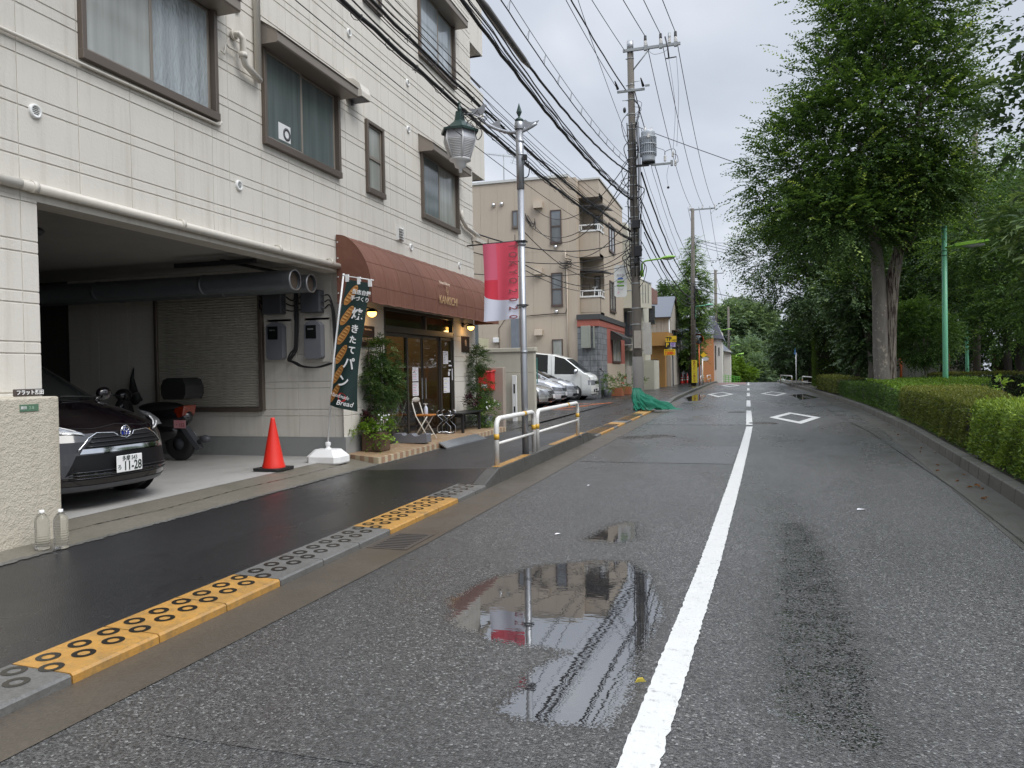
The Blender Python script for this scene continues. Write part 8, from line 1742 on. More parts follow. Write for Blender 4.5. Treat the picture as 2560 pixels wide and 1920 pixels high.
# traffic mirror and small signs by the second pole
TM = thing('traffic_mirror', 'round convex traffic mirror with an orange hood on an orange post', 'traffic mirror', (-3.34, 60.9, .1)); M_or = pm('orange_enamel', (0.72, 0.17, 0.04), .4)
b = MB(); b.tube([(-3.34, 60.9, .05), (-3.36, 60.9, 3.9)], .045, 10); b.build('post', M_or, TM)
b = MB(); b.lathe([(0.40, 0.0), (0.40, -.06), (0.37, -.09)], (-3.40, 60.7, 3.62), 28, axis='y'); b.lathe([(0.40, 0.04), (0.001, 0.06)], (-3.40, 60.7, 3.62), 28, axis='y'); vs = []
for k in range(15): a = lerp(-.35, pi+.35, k/14); vs += [(-3.40+.42*cos(a), 60.75, 3.62+.42*sin(a)), (-3.40+.42*cos(a), 60.48, 3.62+.42*sin(a))]
b.add(vs, [(2*i, 2*i+1, 2*i+3, 2*i+2) for i in range(14)], 0, True); b.build('hood', M_or, TM); b = MB(); b.lathe([(0.001, -.10), (.2, -.085), (0.375, -.03)], (-3.40, 60.7, 3.62), 28, axis='y'); b.build('mirror_face', pm('dark_mirror', (.25, .27, .27), .03, 1.0), TM)
b = MB(); b.prism([(-3.36, 2.45), (-3.12, 2.22), (-2.88, 2.45), (-3.12, 2.68)], 'y', 62.9, 62.95); b.tube([(-3.2, 63, .05), (-3.2, 63, 2.6)], .035, 8); b.build('warning_sign', M_yel, label='small yellow diamond warning sign behind the orange mirror post', cat='sign')
b = MB(); b.prism([(-2.98+.27*cos(a), 2.12+.15*sin(a)) for a in np.linspace(0, 2*pi, 20)[:-1]], 'y', 62.4, 62.45); b.build('oval_sign', pm('grey_white_panel', (.5, .52, .54), .5), label='oval pale sign beside the orange mirror post', cat='sign'); 
t = thing('guard_rail_post', 'white road sign post next to the orange mirror post', 'post', (-3.2, 62.3, .1)); b = MB(); b.tube([(-3.2, 62.3, .05), (-3.18, 62.3, 2.1)], .04, 8); b.build('post', M_whitep, t)
grail('short white guard rail left of the orange mirror post', 'far left guard rails', [(-3.35, 62), (-3.3, 66)], .14); grail('white guard rail farther up by the third utility pole', 'far left guard rails', [(-3.2, 70), (-3.1, 75)], .1)
# orange house with slate roof and white side, pale houses behind
B5 = thing('orange_house', 'orange and white house with a steep slate roof near the crest of the road', 'house', (-4, 88, -.2)); M_ora = wall_mat('orange_render', (0.50, 0.21, 0.085), streak=.1); M_whr = wall_mat('white_render', (0.62, .6, .55), streak=.1)
b = MB(); b.box(-7, -3.2, 86, 92, -.4, 4.65); b.build('orange_wall', M_ora, B5); b = MB(); b.box(-7, -3.22, 85.95, 92, 4.65, 5.15); b.box(-3.2, -2.35, 86.3, 92, -.4, 5.3); b.build('white_wall', M_whr, B5)
b = MB(); b.add([(-7.2, 85.6, 5.1), (-3.1, 85.6, 5.1), (-3.1, 87.5, 7.1), (-7.2, 87.5, 7.1)], [(0, 1, 2, 3)]); b.add([(-3.2, 86, 7.1), (-2.1, 86, 4.4), (-2.1, 93, 4.4), (-3.2, 93, 7.1)], [(0, 1, 2, 3)]); b.add([(-3.2, 86.0, 7.1), (-3.2, 86.0, 4.6), (-2.15, 86.0, 4.5)], [(0, 1, 2)]); b.build('roof', pm('slate_blue_roof', (.17, .17, .21), .55, var=.12, vs=5), B5)
for (x0, x1, z0, z1) in ((-3.05, -2.95, 1.2, 3.8), (-2.7, -2.6, 2.7, 3.6)): b = MB(); b.box(x0, x1, 86.25, 86.3, z0, z1); b.build('window', M_gld, B5)
b = MB(); b.box(-2.35, -1.6, 94, 99, -.6, 3.4); b.build('wall', M_whr, (B6 := thing('pale_house', 'small pale house stepping down behind the orange house', 'house', (-2, 96, -.4)))); b = MB(); b.add([(-2.6, 93.7, 3.4), (-1.4, 93.7, 3.1), (-1.4, 99, 3.1), (-2.6, 99, 4.3)], [(0, 1, 2, 3)]); b.build('roof', M_roofd, B6, solid=.1)
b = MB(); b.box(-9, -4.2, 70, 80, 0, 4.4); o = b.build('wall', M_slate, (B7 := thing('grey_house', 'blue-grey house mostly hidden behind the conifer and second pole', 'house', (-6, 75, 0)))); b = MB(); b.add([(-9.2, 69.6, 4.4), (-4.0, 69.6, 4.4), (-4.0, 75, 6.0), (-9.2, 75, 6.0)], [(0, 1, 2, 3)]); b.build('roof', M_roofd, B7, solid=.1)
# far right building glimpsed through the trees, white fence, brick wall, guard rails
b = MB(); b.box(12.5, 22, 46, 46.3, .1, 2.1); b.build('brick_wall', wall_mat('dark_red_brick', (.12, .035, .03), streak=.1), label='dark red brick wall glimpsed at the right edge through the park trees', cat='wall')
WF = thing('site_fence', 'pale corrugated site fence glimpsed behind the big split trunk', 'fence', (8, 47, .1)); b = MB()
for k in range(34): x = 6.6+k*.16; b.box(x, x+.1, 47, 47.05, .15, 1.75); b.box(x+.1, x+.16, 47.03, 47.08, .15, 1.75)
b.build('fence_panel', pm('pale_grey_panel', (.42, .42, .38), .6), WF); b = MB(); b.tube([(8.25, 46.9, .1), (8.25, 46.9, 1.9)], .06, 8); b.tube([(10.6, 46.9, .1), (10.6, 46.9, 1.9)], .06, 8); b.build('orange_post', M_or, WF)
FB_ = thing('far_tower_block', 'pale grey block roof glimpsed far off between the trees', 'building', (14, 190, -6)); b = MB(); b.box(10, 30, 190, 200, -8, 15.5); b.build('wall', pm('hazy_grey_wall', (.42, .42, .43), .8), FB_); b = MB(); b.add([(9, 189, 15.5), (31, 189, 15.5), (31, 196, 19), (12, 196, 19)], [(0, 1, 2, 3)]); b.build('roof', pm('hazy_grey_roof', (.30, .31, .33), .8), FB_, solid=.2)
grail('white guard rail hoop beyond the blue sign at the right kerb', 'white guard rails at the right kerb', [(2.55, 61), (3.0, 54.5)], .15); grail('white guard rail hoop nearest the clipped hedge at the right kerb', 'white guard rails at the right kerb', [(3.45, 51.5), (3.9, 46)], .15)
BSg = thing('blue_road_sign', 'slim white post with a small blue triangular sign at the right kerb', 'sign', (3.18, 53, .15)); b = MB(); b.tube([(3.18, 53, .1), (3.18, 53, 2.3)], .035, 10); b.build('post', M_whitep, BSg); b = MB(); b.prism([(3.05, 2.2), (3.17, 2.2), (3.13, 2.62)], 'y', 52.9, 52.94); b.build('sign_face', pm('sign_sky_blue', (.10, .28, .62), .4), BSg)
FR = thing('green_fence', 'bright green railing on the slope beyond the crest', 'railing', (-1.4, 92, -.5)); M_gf = pm('fresh_green_paint', (.12, .42, .05), .5); b = MB()
for z in (-.2, 0.05, .3, .5): b.tube([(-2.4, 89, z+.1), (-.6, 93, z-.2)], .03, 6)
b.build('rail', M_gf, FR); b = MB()
for k in range(7): b.box(-2.4+.3*k, -2.34+.3*k, 89+.66*k, 89.06+.66*k, -.8, .62-.05*k); 
b.build('post_row', M_gf, FR)
for (x, y, z1, lab, L_) in ((-1.1, 110, 3.15, 'lime green lamp post beyond the crest by the far bushes', 1.0),):
    t = thing('street_lamp', lab, 'street lamp', (x, y, zr(y))); b = MB(); b.tube([(x, y, zr(y)), (x, y, z1)], .07, 8); b.build('post', M_lamp1, t); b = MB(); b.tube([(x, y, z1), (x+L_, y, z1+.12)], [.05, .12], 8); b.build('lamp_head', M_lamp1, t)
for (x, y, z, lab) in ((-2.1, 124.8, 4.5, 'small pale lime lamp arm on the farthest grey pole'), (-2.95, 104, 6.0, 'faint mint lamp arm between the third and farthest poles')):
    armlamp(lab, None, x, y, z, M_lamp1, 1.3, .3, 1.2, group=None)
# white van parked on the right, far away; small red bicycle post
b = MB(); b.box(3.75, 4.35, 52, 54.5, .2, 1.6); 
# park green lamp posts
for (x, y, z, lab, hd) in ((6.0, 26.95, 5.72, 'tall mint green lamp post behind the olive hedge with a flat lime lamp head', 1), (9.96, 40.65, 5.55, 'farther mint green post standing among the park trees', 0)):
    t = thing('lamp_post', lab, 'street lamp', (x, y, .12), 'mint green posts in the park'); b = MB(); b.tube([(x, y, .1), (x, y, 1.2), (x, y, z)], [.085, .08, .075], 16); b.build('post', M_lamp2, t)
    if hd:
        for zz_ in (z-.02, z-.75, z-.9): b = MB(); b.lathe([(.083, zz_-.03), (.083, zz_)], (x, y, 0), 16); b.build('post_band', pm('dark_green_band', (.06, .2, .11), .4), t)
        b = MB(); b.tube([(x, y-.05, z-.68), (x+.35, y-.05, z-.62)], .03, 8); b.box(x-.16, x-.08, y-.05, y+.05, z-.5, z-.4); b.build('bracket', M_lamp1, t)
        b = MB(); b.obox((x+.70, y-.05, z-.58), (.92, .34, .10), (0, radians(-6), 0)); b.obox((x+1.15, y-.05, z-.555), (.2, .38, .015), (0, radians(-6), 0)); b.build('lamp_head', M_lamp1, t, bevel=.03, seg=2); b = MB(); b.sphere((x+.78, y-.05, z-.64), (.34, .14, .08), 14, 8); b.build('lamp_glass', pm('lamp_lens', (.5, .52, .5), .2), t)
        b = MB(); b.box(x-.075, x+.075, y-.078, y-.074, .9, 1.5) if False else None
b = MB(); b.tube([(10.2, 40.0, .1), (10.2, 40.0, 12)], [.17, .12], 12); b.build('pole', M_pole, thing('utility_pole', 'grey utility pole half hidden in the park trees at right', 'utility pole', (10.2, 40.0, .1)))
# ---------------------------------------------------------------- hedges
def hedge(name, label, front, back, top, mat, n, leaf, seed, zb=0.2, bulge=0.06, tone0=0.4, kindtop=0.35, group='clipped hedges along the right kerb', cat='hedge', endcaps=True, coremat=None, topmat=None, bump_=0.05):
    """clipped hedge between a front and a back polyline: twiggy core with a skin of small leaves"""
    rng = np.random.default_rng(seed); T = thing(name, label, cat, (sum(p[0] for p in front)/len(front), sum(p[1] for p in front)/len(front), 0.14), group)
    F_ = np.array(front, float); B_ = np.array(back, float)
    def pl(P, t):
        P = np.asarray(P); L = np.r_[0, np.cumsum(np.linalg.norm(np.diff(P, axis=0), axis=1))]; L /= L[-1]
        return np.stack([np.interp(t, L, P[:, 0]), np.interp(t, L, P[:, 1])], 1)
    topz = (lambda t: np.interp(t, np.linspace(0, 1, len(top)), top)) if isinstance(top, (list, tuple)) else (lambda t: np.full(np.shape(t), float(top)))
    b = MB(); K = 14; vs = []
    for k in range(K+1):
        t = np.array([k/K]); f = pl(F_, t)[0]; q = pl(B_, t)[0]; z = float(topz(t)[0]); d = (q-f); L = np.linalg.norm(d)+1e-9; d = d/L; i0 = min(0.07, L*.3)
        f = f+d*i0; q = q-d*i0
        vs += [(f[0], f[1], zb), (f[0], f[1], z-.09), (q[0], q[1], z-.09), (q[0], q[1], zb)]
    b.add(vs, [(4*k+j, 4*k+j+1, 4*k+5+j, 4*k+4+j) for k in range(K) for j in range(3)]+[(0, 1, 2, 3), (4*K, 4*K+1, 4*K+2, 4*K+3)], 0); b.build('branches', coremat or M_core, T)
    hgt = float(np.mean(top)) - zb; dep = float(np.mean(np.linalg.norm(F_[0]-B_[0])+np.linalg.norm(F_[-1]-B_[-1])))/2; LL = float(np.sum(np.linalg.norm(np.diff(F_, axis=0), axis=1)))
    areas = np.array([hgt*LL, dep*LL, hgt*LL*0.5, hgt*dep*1.2, hgt*dep*1.2]); pr = areas/areas.sum(); w = rng.choice(5, n, p=pr)
    t = rng.uniform(0, 1, n); v = rng.uniform(0, 1, n); s = rng.uniform(0, 1, n)
    t = np.where(w == 3, 0.0, np.where(w == 4, 1.0, t)); f = pl(F_, t); q = pl(B_, t); z = topz(t)
    u = np.where(w == 0, 0.0, np.where(w == 2, 1.0, s)); zz_ = np.where(w == 1, z, zb+(z-zb)*v)
    rnd = 0.09; # rounded shoulders
    xy = f+(q-f)*u[:, None]; nd = (f-q); nd /= np.linalg.norm(nd, axis=1, keepdims=True)+1e-9
    tang = np.stack([-nd[:, 1], nd[:, 0]], 1); ts = np.where(w == 3, -1.0, 1.0)
    N_ = np.zeros((n, 3)); N_[:, :2] = np.where((w == 0)[:, None], nd, np.where((w == 2)[:, None], -nd, np.where((w >= 3)[:, None], 0, 0)))
    a = F_[-1]-F_[0]; a = a/np.linalg.norm(a); N_[w == 3, :2] = -a; N_[w == 4, :2] = a; N_[w == 1, 2] = 1
    near = np.clip((zz_-(z-rnd))/rnd, 0, 1)*(w != 1); P = np.zeros((n, 3)); P[:, :2] = xy; P[:, 2] = zz_
    P -= N_*(near**2*0.05)[:, None]; 
    und = np.sin(P[:, 1]*3.1+P[:, 0]*2)*np.sin(P[:, 2]*6+P[:, 1]*1.3)+0.6*np.sin(P[:, 1]*7.3+P[:, 2]*9+1.7*P[:, 0])
    P += N_*(und*bump_*0.5+rng.normal(scale=bulge*0.45, size=n))[:, None]
    D = N_*0.55+unit(rng, n)*0.75+np.array([0, 0, 0.42]); NN = N_+unit(rng, n)*0.7
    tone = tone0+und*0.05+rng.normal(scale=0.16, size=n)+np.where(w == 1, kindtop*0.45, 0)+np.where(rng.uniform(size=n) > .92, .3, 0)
    L = leaf*rng.uniform(0.6, 1.25, n)
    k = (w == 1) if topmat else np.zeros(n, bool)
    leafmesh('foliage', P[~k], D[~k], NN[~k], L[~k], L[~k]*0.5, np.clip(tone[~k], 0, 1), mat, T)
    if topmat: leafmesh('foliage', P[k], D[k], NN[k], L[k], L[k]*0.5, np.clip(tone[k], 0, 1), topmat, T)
    return T
M_core = pm('dark_hedge_twigs', (0.02, 0.02, 0.01), 0.9, var=0.4, vs=20)
hx = lambda y: KR(y)+0.22
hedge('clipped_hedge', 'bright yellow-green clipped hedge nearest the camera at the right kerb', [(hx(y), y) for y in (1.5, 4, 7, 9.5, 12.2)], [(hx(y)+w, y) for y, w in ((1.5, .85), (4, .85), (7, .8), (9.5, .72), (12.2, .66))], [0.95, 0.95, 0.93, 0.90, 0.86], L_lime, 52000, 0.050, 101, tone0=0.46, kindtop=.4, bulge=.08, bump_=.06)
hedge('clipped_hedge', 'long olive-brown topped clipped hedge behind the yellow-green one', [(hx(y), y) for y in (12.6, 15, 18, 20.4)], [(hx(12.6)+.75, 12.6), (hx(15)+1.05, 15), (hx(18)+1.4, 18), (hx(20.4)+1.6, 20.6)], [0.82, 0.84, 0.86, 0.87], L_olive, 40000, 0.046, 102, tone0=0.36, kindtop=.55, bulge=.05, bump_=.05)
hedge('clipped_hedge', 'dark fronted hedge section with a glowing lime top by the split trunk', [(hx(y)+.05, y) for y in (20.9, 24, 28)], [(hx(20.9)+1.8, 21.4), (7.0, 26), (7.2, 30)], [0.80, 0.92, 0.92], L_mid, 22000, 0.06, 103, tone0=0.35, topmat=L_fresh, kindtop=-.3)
hedge('clipped_hedge', 'low dark green hedge section beside the kerb between trunk and clipped column', [(hx(y)+.05, y) for y in (28.3, 32, 35.5)], [(hx(28)+1.3, 28.5), (hx(32)+1.3, 32), (hx(35)+1.3, 35.5)], 0.72, L_mid, 9000, 0.07, 104, tone0=.25)
hedge('clipped_hedge', 'small neat olive hedge just before the white guard rail', [(hx(y)+.05, y) for y in (36, 40, 44.8)], [(hx(y)+1.1, y) for y in (36, 40, 44.8)], [0.82, .86, .88], L_olive, 9000, 0.07, 105, tone0=0.4)
hedge('hedge_column', 'tall square clipped hedge column standing behind the small olive hedge', [(3.75, 45.4), (3.75, 47.2)], [(4.75, 45.4), (4.75, 47.2)], 3.45, L_lime, 14000, 0.09, 106, tone0=0.15, group=None, bump_=.06, zb=.3)
hedge('clipped_hedge', 'dark clipped hedge beyond the park path at right', [(7.1, 35.5), (9.6, 28.5), (12.4, 23.2)], [(8.0, 36.5), (11.5, 30.5), (15, 25.5)], [1.0, 1.05, 1.05], L_dark, 22000, 0.07, 107, tone0=0.55, topmat=L_olive, kindtop=.3)
# weeds at the hedge foot and fresh shoots
rng = np.random.default_rng(77); n = 3400; yy_ = rng.uniform(2, 34, n)**1.0; P = np.stack([np.array([KR(y) for y in yy_])+0.20+np.abs(rng.normal(scale=.05, size=n)), yy_, 0.155+rng.uniform(0, .1, n)], 1)
leafmesh('ground_cover', P, unit(rng, n)*.6+np.array([-.5, 0, .5]), unit(rng, n)+np.array([0, 0, 1]), rng.uniform(.03, .07, n), rng.uniform(.015, .03, n), np.clip(rng.normal(.5, .2, n), 0, 1), L_mid, None, 'low weeds and ivy along the foot of the kerbside hedges', 'weeds', None, 'stuff')
for i, (x, y, lab) in enumerate(((4.95, 17.6, 'fresh green weed shoot sticking up behind the olive hedge, left one'), (5.55, 17.9, 'fresh green weed shoot sticking up behind the olive hedge, right one'))):
    T = thing('weed_shoot', lab, 'plant', (x, y, .15), 'fresh weed shoots'); b = MB(); b.tube([(x, y, .15), (x+.03, y, .8), (x+.12*(i*2-.6), y, 1.12)], .008, 6); b.build('stem', M_barkd, T)
    bush('leaves', None, None, [((x+.04*(i*2-1), y, .95), (.16, .12, .2))], 11, 3, .05, 5, .13, .07, .045, L_fresh, 900+i, T, tone0=.75)
# fallen leaves
M_fl = pm('fallen_brown_leaf', (0.30, 0.14, 0.05), 0.6, var=.4, vs=60); M_fly = pm('fallen_yellow_leaf', (0.62, 0.50, 0.08), 0.5, var=.2, vs=60)
def fleaf(mat, name, lab, group, x, y, z, s, a):
    b = MB(); pts = [(0, 0), (.3, .18), (.7, .16), (1, 0), (.7, -.16), (.3, -.18)]; b.add([(px_*s, py_*s*.55, .004+.012*(abs(py_) > .1)+.01*sin(px_*3)) for px_, py_ in pts]+[(.5*s, 0, .006)], [(6, 0, 1), (6, 1, 2), (6, 2, 3), (6, 3, 4), (6, 4, 5), (6, 5, 0)])
    o = b.build(name, mat, base=False); o.location = (x, y, z); o.rotation_euler = (0, 0, a); return tag(o, lab, 'leaf', group)
l0 = fleaf(M_fly, 'fallen_leaf', 'yellow-green fallen leaf lying on the white centre line by the puddle', None, -0.50, 3.50, .0105, .055, .4)
random.seed(55); l1 = fleaf(M_fl, 'fallen_leaf', 'small brown fallen leaf in the gutter along the right kerb', 'fallen leaves in the right gutter', KR(8)-.12, 8, .008, .07, 1.0)
for k in range(26):
    y = random.uniform(4.5, 20); c = l1.copy(); COL.objects.link(c); c.location = (KR(y)-.06-abs(random.gauss(0, .14)), y, .009); c.rotation_euler = (random.uniform(-.3, .3), random.uniform(-.3, .3), random.uniform(0, 6)); s = random.uniform(.5, 1.2); c.scale = (s, s, s)
for i, (x, y, sz, lab) in enumerate(((-1.62, 6.55, .05, 'small white paper scrap on the road left of the little puddle'), (1.05, 8.3, .09, 'flat white scrap lying in the right lane'), (-1.9, 9.4, .04, 'tiny white scrap in the left lane near the patch'))):
    b = MB(); b.add([(x, y, .008), (x+sz, y+.02, .012), (x+sz*.9, y+.05, .007), (x+.01, y+.04, .013)], [(0, 1, 2, 3)]); b.build('paper_scrap', M_paper, label=lab, cat='litter')
# ---------------------------------------------------------------- trees
z0 = 26.3; rng = np.random.default_rng(1)
T = thing('split_trunk_tree', 'large tree with a split grey trunk and feathery crown behind the hedge', 'tree', (4.15, 26.3, .14))
b = MB(); b.tube([(4.13, 26.3, .1), (4.13, 26.3, .6), (4.06, 26.3, 1.8), (4.05, 26.3, 2.9), (4.03, 26.3, 4.0), (3.93, 26.2, 5.2), (3.8, 26, 6.5), (3.4, 25.8, 8.5)], [.30, .25, .225, .215, .20, .17, .13, .06], 18); b.build('trunk', M_bark, T)
b = MB(); b.tube([(4.30, 26.38, .1), (4.32, 26.38, .6), (4.33, 26.38, 1.8), (4.36, 26.38, 3.0), (4.42, 26.36, 4.0), (4.55, 26.35, 4.7), (4.72, 26.4, 5.5), (4.95, 26.5, 7), (5.4, 26.5, 9)], [.26, .2, .185, .185, .2, .17, .14, .1, .05], 18)
b.tube([(4.6, 26.3, 4.8), (4.95, 26.2, 5.7), (5.3, 26, 7.2)], [.1, .08, .04], 10)
for k in range(16):
    a = 2.4*k; e = Vector((4.3+2.6*cos(a)*(.4+.04*k), 26.3+2.2*sin(a)*(.4+.04*k), 6.3+.42*k)); s0 = Vector((4.1 if k % 2 else 4.8, 26.3, 4.9+.2*k)); m_ = s0.lerp(e, .5)+Vector((0, 0, -.2)); b.tube([s0, m_, e], [.06, .035, .01], 6)
b.build('trunk', M_barkw, T)
bl = [((2.3, 26, 7.5), (2.3, 2.3, 2.2)), ((3.9, 26.2, 9.0), (2.7, 2.8, 3.2)), ((5.2, 26.6, 8.7), (1.5, 2.2, 2.5)), ((4.4, 26, 12.0), (2.0, 2.2, 2.2)), ((4.6, 26.2, 13.9), (1.8, 1.8, 1.6)), ((2.7, 25.6, 5.9), (2.2, 1.9, 1.1)), ((5.2, 26.2, 6.9), (1.3, 1.6, .9))]
P, D, TC = crown_pts(rng, bl, 900, 13, .50, .42, .25); C, Dd, Nn, L, Wd, tn = sprays(rng, P, D, .62, 10, .145, .080, .30, tone0=.30, tipbias=.3, tonev=.12); leafmesh('crown', C, Dd, Nn, L, Wd, np.clip(tn+np.tile(TC, 10), 0, 1), L_zelk, T)
# long young shoots leaving the crown outline; raised tone paints its lit edge
P2 = []; D2 = []
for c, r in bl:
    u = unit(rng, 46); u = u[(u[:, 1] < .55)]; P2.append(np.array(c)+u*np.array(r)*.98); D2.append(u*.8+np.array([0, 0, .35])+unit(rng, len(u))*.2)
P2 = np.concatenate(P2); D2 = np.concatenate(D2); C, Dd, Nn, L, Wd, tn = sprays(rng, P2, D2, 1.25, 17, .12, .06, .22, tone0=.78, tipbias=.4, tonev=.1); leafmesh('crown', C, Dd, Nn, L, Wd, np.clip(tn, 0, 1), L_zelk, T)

def tr(label, base, h, blobs, ncl, seed, mat=L_dark, leaf=.13, lw=.055, per=8, crad=.6, tw=.6, nl=8, r=.18, tone0=.35, name='park_tree', group='trees in the park', droop=.25, shell=.35, bmat=None, limbs=8, lean=0):
    x, y, z = base; return tree(name, label, 'tree', base, [((x, y, z-.1), r*1.2), ((x+lean*.3, y, z+h*.35), r*.9), ((x+lean, y, z+h), r*.55)], blobs, ncl, per, crad, nl, tw, leaf, lw, mat, seed, group, bmat or M_barkd, droop, tone0, shell, limbs)
tr('dark tree reaching out over the road to the left of the split-trunk tree', (5.6, 44, .15), 5, [((1.6, 44, 7.5), (1.9, 2.5, 1.5)), ((3.6, 44, 9.2), (2.4, 2.6, 2.2)), ((5.5, 45, 8), (3, 3, 3)), ((2.9, 44, 5.7), (2.2, 2.4, 1.3)), ((5, 45, 5), (2.4, 2.5, 1.8)), ((8.4, 45, 7.8), (3, 3, 3.6))], 560, 201, leaf=.17, lw=.06, crad=.7, tw=.85, per=9, nl=8, droop=.45, tone0=.42)
tr('dense low dark evergreen at the right kerb beyond the blue sign', (4.6, 60, .15), 3, [((3.6, 60, 3.0), (1.7, 2.5, 1.9)), ((5.2, 61, 4.4), (2.2, 2.5, 2.4)), ((7.6, 60, 4), (2.4, 2.5, 2.9))], 330, 202, leaf=.17, lw=.09, crad=.5, tw=.5, per=9, nl=7, tone0=.25)
tr('pale-barked tree with a low side limb and a knot hole left of the split trunk', (4.95, 34, .15), 3.4, [((4.6, 34, 4.6), (1.5, 1.4, 1.4)), ((4.75, 34.5, 3.2), (.8, 1.2, 1.0)), ((5.6, 34.3, 3.6), (1.3, 1.2, 1.3)), ((4.9, 35, 2.2), (.9, 1, .9))], 260, 203, mat=L_dark, leaf=.14, lw=.07, crad=.45, tw=.45, per=8, nl=7, r=.14, bmat=M_bark, lean=-.15, tone0=.45)
tr('small round shrub-tree with pale young tips right of the split trunk', (5.75, 28.5, .3), 1.4, [((5.7, 28.5, 2.35), (1.02, .9, .85)), ((5.5, 28.4, 3.0), (.6, .6, .5))], 170, 204, mat=L_mid, leaf=.075, lw=.035, crad=.25, tw=.32, per=8, nl=8, r=.055, tone0=.3, bmat=M_bark, shell=.6)
tr('broad dark tree filling the space behind the small shrub-tree', (8.0, 36, .15), 4, [((7.4, 36, 5.0), (2.0, 2, 2.6)), ((9.2, 36, 6.8), (2.4, 2, 2.6)), ((7.0, 36.5, 7.6), (2.0, 2, 2)), ((6.8, 36.5, 2.9), (1.4, 1.6, 1.1))], 380, 205, leaf=.15, lw=.06, crad=.55, tw=.6, per=8, nl=8, tone0=.35)
tr('layered mid-green tree behind the near green lamp post', (9.4, 31.5, .15), 3.5, [((8.8, 31, 4.2), (1.9, 1.6, 1.7)), ((7.7, 31, 5.6), (1.2, 1.4, 1)), ((10.4, 31, 5.4), (2.2, 1.6, 2.2)), ((9.6, 31, 7.8), (1.7, 1.4, 1.4)), ((9.0, 30.5, 2.6), (1.6, 1.2, .7))], 330, 206, mat=L_mid, leaf=.125, lw=.04, crad=.5, tw=.65, per=8, nl=10, tone0=.38, droop=.4)
tr('tall tree with drooping layered boughs at the right edge of the picture', (9.7, 22.5, .15), 4.5, [((8.0, 22.5, 4.6), (1.4, 1.6, 1.2)), ((9.3, 22.5, 6.0), (1.8, 2, 1.4)), ((8.7, 22, 3.0), (1.3, 1.2, .8)), ((7.6, 23, 2.9), (.8, 1, .5))], 300, 207, mat=L_mid, leaf=.10, lw=.032, crad=.45, tw=.6, per=8, nl=11, tone0=.42, droop=.45)
tr('tall background tree behind the mint green posts', (12, 42, .15), 6, [((11, 42, 7), (3, 2.5, 3.4)), ((13.5, 42, 7.2), (3.2, 2.5, 3.4)), ((15, 42, 5.5), (2.8, 2.5, 3.5)), ((11.5, 42, 8.4), (2.2, 2, 1.6)), ((11, 43, 3.3), (2.8, 2, 1.6))], 360, 208, leaf=.2, lw=.08, crad=.8, tw=.8, per=9, nl=7, tone0=.35)
tr('dark background tree at the far right beyond the brick wall', (17, 50, .15), 6, [((16, 50, 7), (4, 3, 4)), ((20, 50, 9), (4, 3, 5)), ((18, 50, 3.6), (4, 3, 2.4))], 260, 209, leaf=.26, lw=.11, crad=1, tw=.9, per=9, nl=7, tone0=.35)
tr('dark background tree behind the pale site fence', (8.5, 53, .15), 5, [((7.5, 53, 6.8), (3, 2.5, 3)), ((10, 54, 7.8), (3.2, 2.5, 3)), ((6.5, 53, 9), (2.4, 2, 1.8)), ((12, 54, 5), (3, 2.5, 2.6))], 330, 210, leaf=.22, lw=.09, crad=.8, tw=.8, per=9, nl=7, tone0=.3)
tr('dense background tree farther along the park beyond the low evergreen', (9, 72, 0), 5, [((7.5, 72, 6), (3.4, 3, 3.6)), ((12, 73, 7.5), (4, 3, 4)), ((9, 72, 3), (3.8, 3, 2.5)), ((16, 73, 5), (4, 3, 4))], 300, 211, leaf=.3, lw=.13, crad=1, tw=1, per=9, nl=7, tone0=.35)
tr('near tree overhanging the top right corner with broad glossy leaves', (7.6, 14.5, .15), 5.5, [((5.0, 14.2, 7.3), (1.2, 1.2, 1.4)), ((4.9, 14.2, 5.5), (1.0, 1, .9)), ((6.2, 14.4, 6.4), (1.3, 1.4, 1.8))], 120, 212, mat=L_dark, leaf=.125, lw=.062, crad=.40, tw=.5, per=6, nl=8, tone0=.5, r=.16, droop=.4, shell=.35)
tr('near evergreen with long strap-like leaves at the right edge below the glossy tree', (7.1, 12.8, .15), 3, [((4.4, 12.6, 3.7), (.75, .8, .6)), ((4.65, 12.7, 2.85), (.75, .8, .6)), ((5.6, 12.8, 3.8), (.9, .8, 1))], 100, 213, mat=L_dark, leaf=.2, lw=.032, crad=.32, tw=.22, per=5, nl=11, tone0=.55, r=.12, droop=.8, shell=.3)
for i, (x, y) in enumerate(((13.4, 43.5), (11.6, 44.2), (15.6, 44))):
    tr(('dark rounded shrub before the brick wall, middle one', 'dark rounded shrub beside the orange fence post', 'dark rounded shrub before the brick wall, rightmost one')[i], (x, y, .15), .6, [((x, y, 1.3), (1.3, 1, 1.2))], 60, 230+i, leaf=.14, lw=.07, crad=.35, tw=.35, per=7, nl=6, r=.05, name='shrub', tone0=.3)
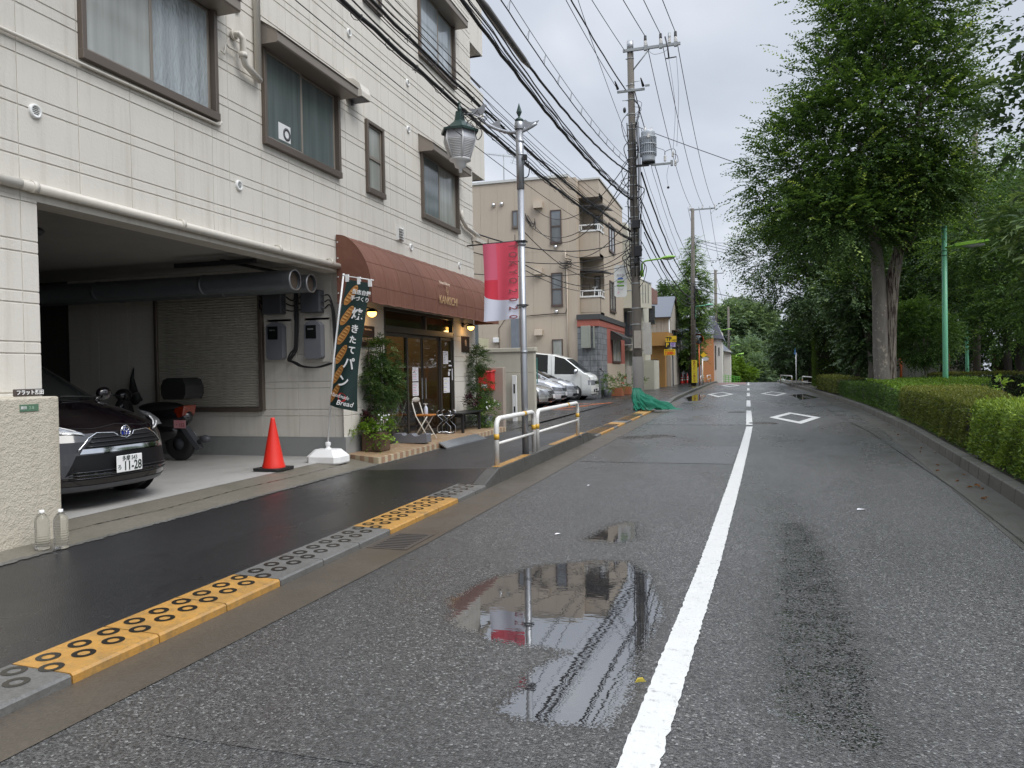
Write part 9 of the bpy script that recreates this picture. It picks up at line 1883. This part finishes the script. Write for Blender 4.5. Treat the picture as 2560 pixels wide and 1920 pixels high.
# conifer on the left and bushes round it
T = thing('conifer', 'pointed green conifer rising behind the second utility pole', 'tree', (-4.3, 66, .05)); rng = np.random.default_rng(5); b = MB(); b.tube([(-4.3, 66, 0), (-4.2, 66, 6), (-4.0, 66, 12.4)], [.28, .2, .04], 10); Ps = []; Ds = []
for k in range(210):
    z = 2.2+10.2*(k/210)**.95; rr = interp(z, [(2.2, .9), (4.5, 1.15), (6.5, 1.75), (8, 1.7), (10.5, .85), (12.5, .1)])*rng.uniform(.55, 1.12)*(1+.18*sin(z*3.2)); a = rng.uniform(0, 2*pi); n_ = max(2, int(rr*9)); e = np.array([cos(a), sin(a), -.12])
    b.tube([(-4.15, 66, z), (-4.15+cos(a)*rr*.7, 66+sin(a)*rr*.7, z-.05*rr)], .018, 4) if rr > .5 else None
    q = rng.uniform(.25, 1, n_)[:, None]; Ps.append(np.array([-4.25+.02*z, 66, z])+e*rr*q+rng.normal(scale=.12, size=(n_, 3))); Ds.append(e+rng.normal(scale=.45, size=(n_, 3)))
b.build('trunk', M_barkd, T); P = np.concatenate(Ps); D = np.concatenate(Ds); C, Dd, Nn, L, Wd, tn = sprays(rng, P, D, .8, 12, .20, .085, .15, tone0=.5, tipbias=.3); leafmesh('crown', C, Dd, Nn, L, Wd, tn, L_mid, T)
G2 = 'trees and bushes beyond the houses'
tr('rounded bush over the block fence beside the parking sign', (-4.9, 68, .1), 1, [((-4.7, 68, 2.1), (.75, 1, .8))], 70, 301, mat=L_mid, leaf=.14, lw=.08, per=7, crad=.25, tw=.3, nl=6, r=.05, name='bush', group=G2, tone0=.4)
tr('second dark tree leaning behind the conifer above the orange house', (-5.2, 74, .0), 4, [((-5.2, 74, 6.4), (1.6, 2, 1.9)), ((-5.4, 74, 3.6), (1.0, 2, 1.5)), ((-6.6, 74, 8), (1.2, 1.6, 1.2))], 170, 302, mat=L_dark, leaf=.2, lw=.1, per=8, crad=.6, tw=.7, nl=7, group=G2, tone0=.6)
for i, (lab, x, y, zb_, bl_, m_, t0) in enumerate((
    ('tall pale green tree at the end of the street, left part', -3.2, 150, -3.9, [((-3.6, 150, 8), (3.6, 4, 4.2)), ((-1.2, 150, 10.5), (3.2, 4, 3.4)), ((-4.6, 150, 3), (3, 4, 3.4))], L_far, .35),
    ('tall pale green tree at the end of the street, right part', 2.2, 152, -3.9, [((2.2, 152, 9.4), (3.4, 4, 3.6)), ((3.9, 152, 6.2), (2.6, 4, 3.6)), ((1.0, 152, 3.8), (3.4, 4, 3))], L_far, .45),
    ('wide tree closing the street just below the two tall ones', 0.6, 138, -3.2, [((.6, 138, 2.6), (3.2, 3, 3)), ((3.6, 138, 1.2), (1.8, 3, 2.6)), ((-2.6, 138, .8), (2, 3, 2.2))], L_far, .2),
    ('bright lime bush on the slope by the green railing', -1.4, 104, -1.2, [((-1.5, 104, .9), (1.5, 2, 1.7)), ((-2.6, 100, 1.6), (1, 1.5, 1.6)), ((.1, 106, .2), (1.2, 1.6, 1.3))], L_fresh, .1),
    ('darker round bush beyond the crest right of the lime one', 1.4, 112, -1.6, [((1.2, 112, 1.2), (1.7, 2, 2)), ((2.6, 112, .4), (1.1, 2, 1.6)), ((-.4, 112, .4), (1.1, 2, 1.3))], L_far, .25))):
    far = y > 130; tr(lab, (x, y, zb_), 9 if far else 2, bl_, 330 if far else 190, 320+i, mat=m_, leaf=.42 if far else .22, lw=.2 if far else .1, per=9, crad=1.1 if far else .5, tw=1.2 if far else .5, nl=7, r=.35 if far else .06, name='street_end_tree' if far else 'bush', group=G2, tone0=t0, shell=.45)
for i, (x, y, s, zt) in enumerate(((9, 100, 3.4, 5.5), (5.2, 84, 2.2, 3.6), (16, 90, 5, 7), (24, 60, 5, 8), (30, 75, 6, 9), (-12, 120, 5, 7), (-9, 105, 3, 5), (-16, 150, 7, 9), (10, 150, 4.5, 4.5), (18, 160, 6, 5), (40, 90, 7, 10))):
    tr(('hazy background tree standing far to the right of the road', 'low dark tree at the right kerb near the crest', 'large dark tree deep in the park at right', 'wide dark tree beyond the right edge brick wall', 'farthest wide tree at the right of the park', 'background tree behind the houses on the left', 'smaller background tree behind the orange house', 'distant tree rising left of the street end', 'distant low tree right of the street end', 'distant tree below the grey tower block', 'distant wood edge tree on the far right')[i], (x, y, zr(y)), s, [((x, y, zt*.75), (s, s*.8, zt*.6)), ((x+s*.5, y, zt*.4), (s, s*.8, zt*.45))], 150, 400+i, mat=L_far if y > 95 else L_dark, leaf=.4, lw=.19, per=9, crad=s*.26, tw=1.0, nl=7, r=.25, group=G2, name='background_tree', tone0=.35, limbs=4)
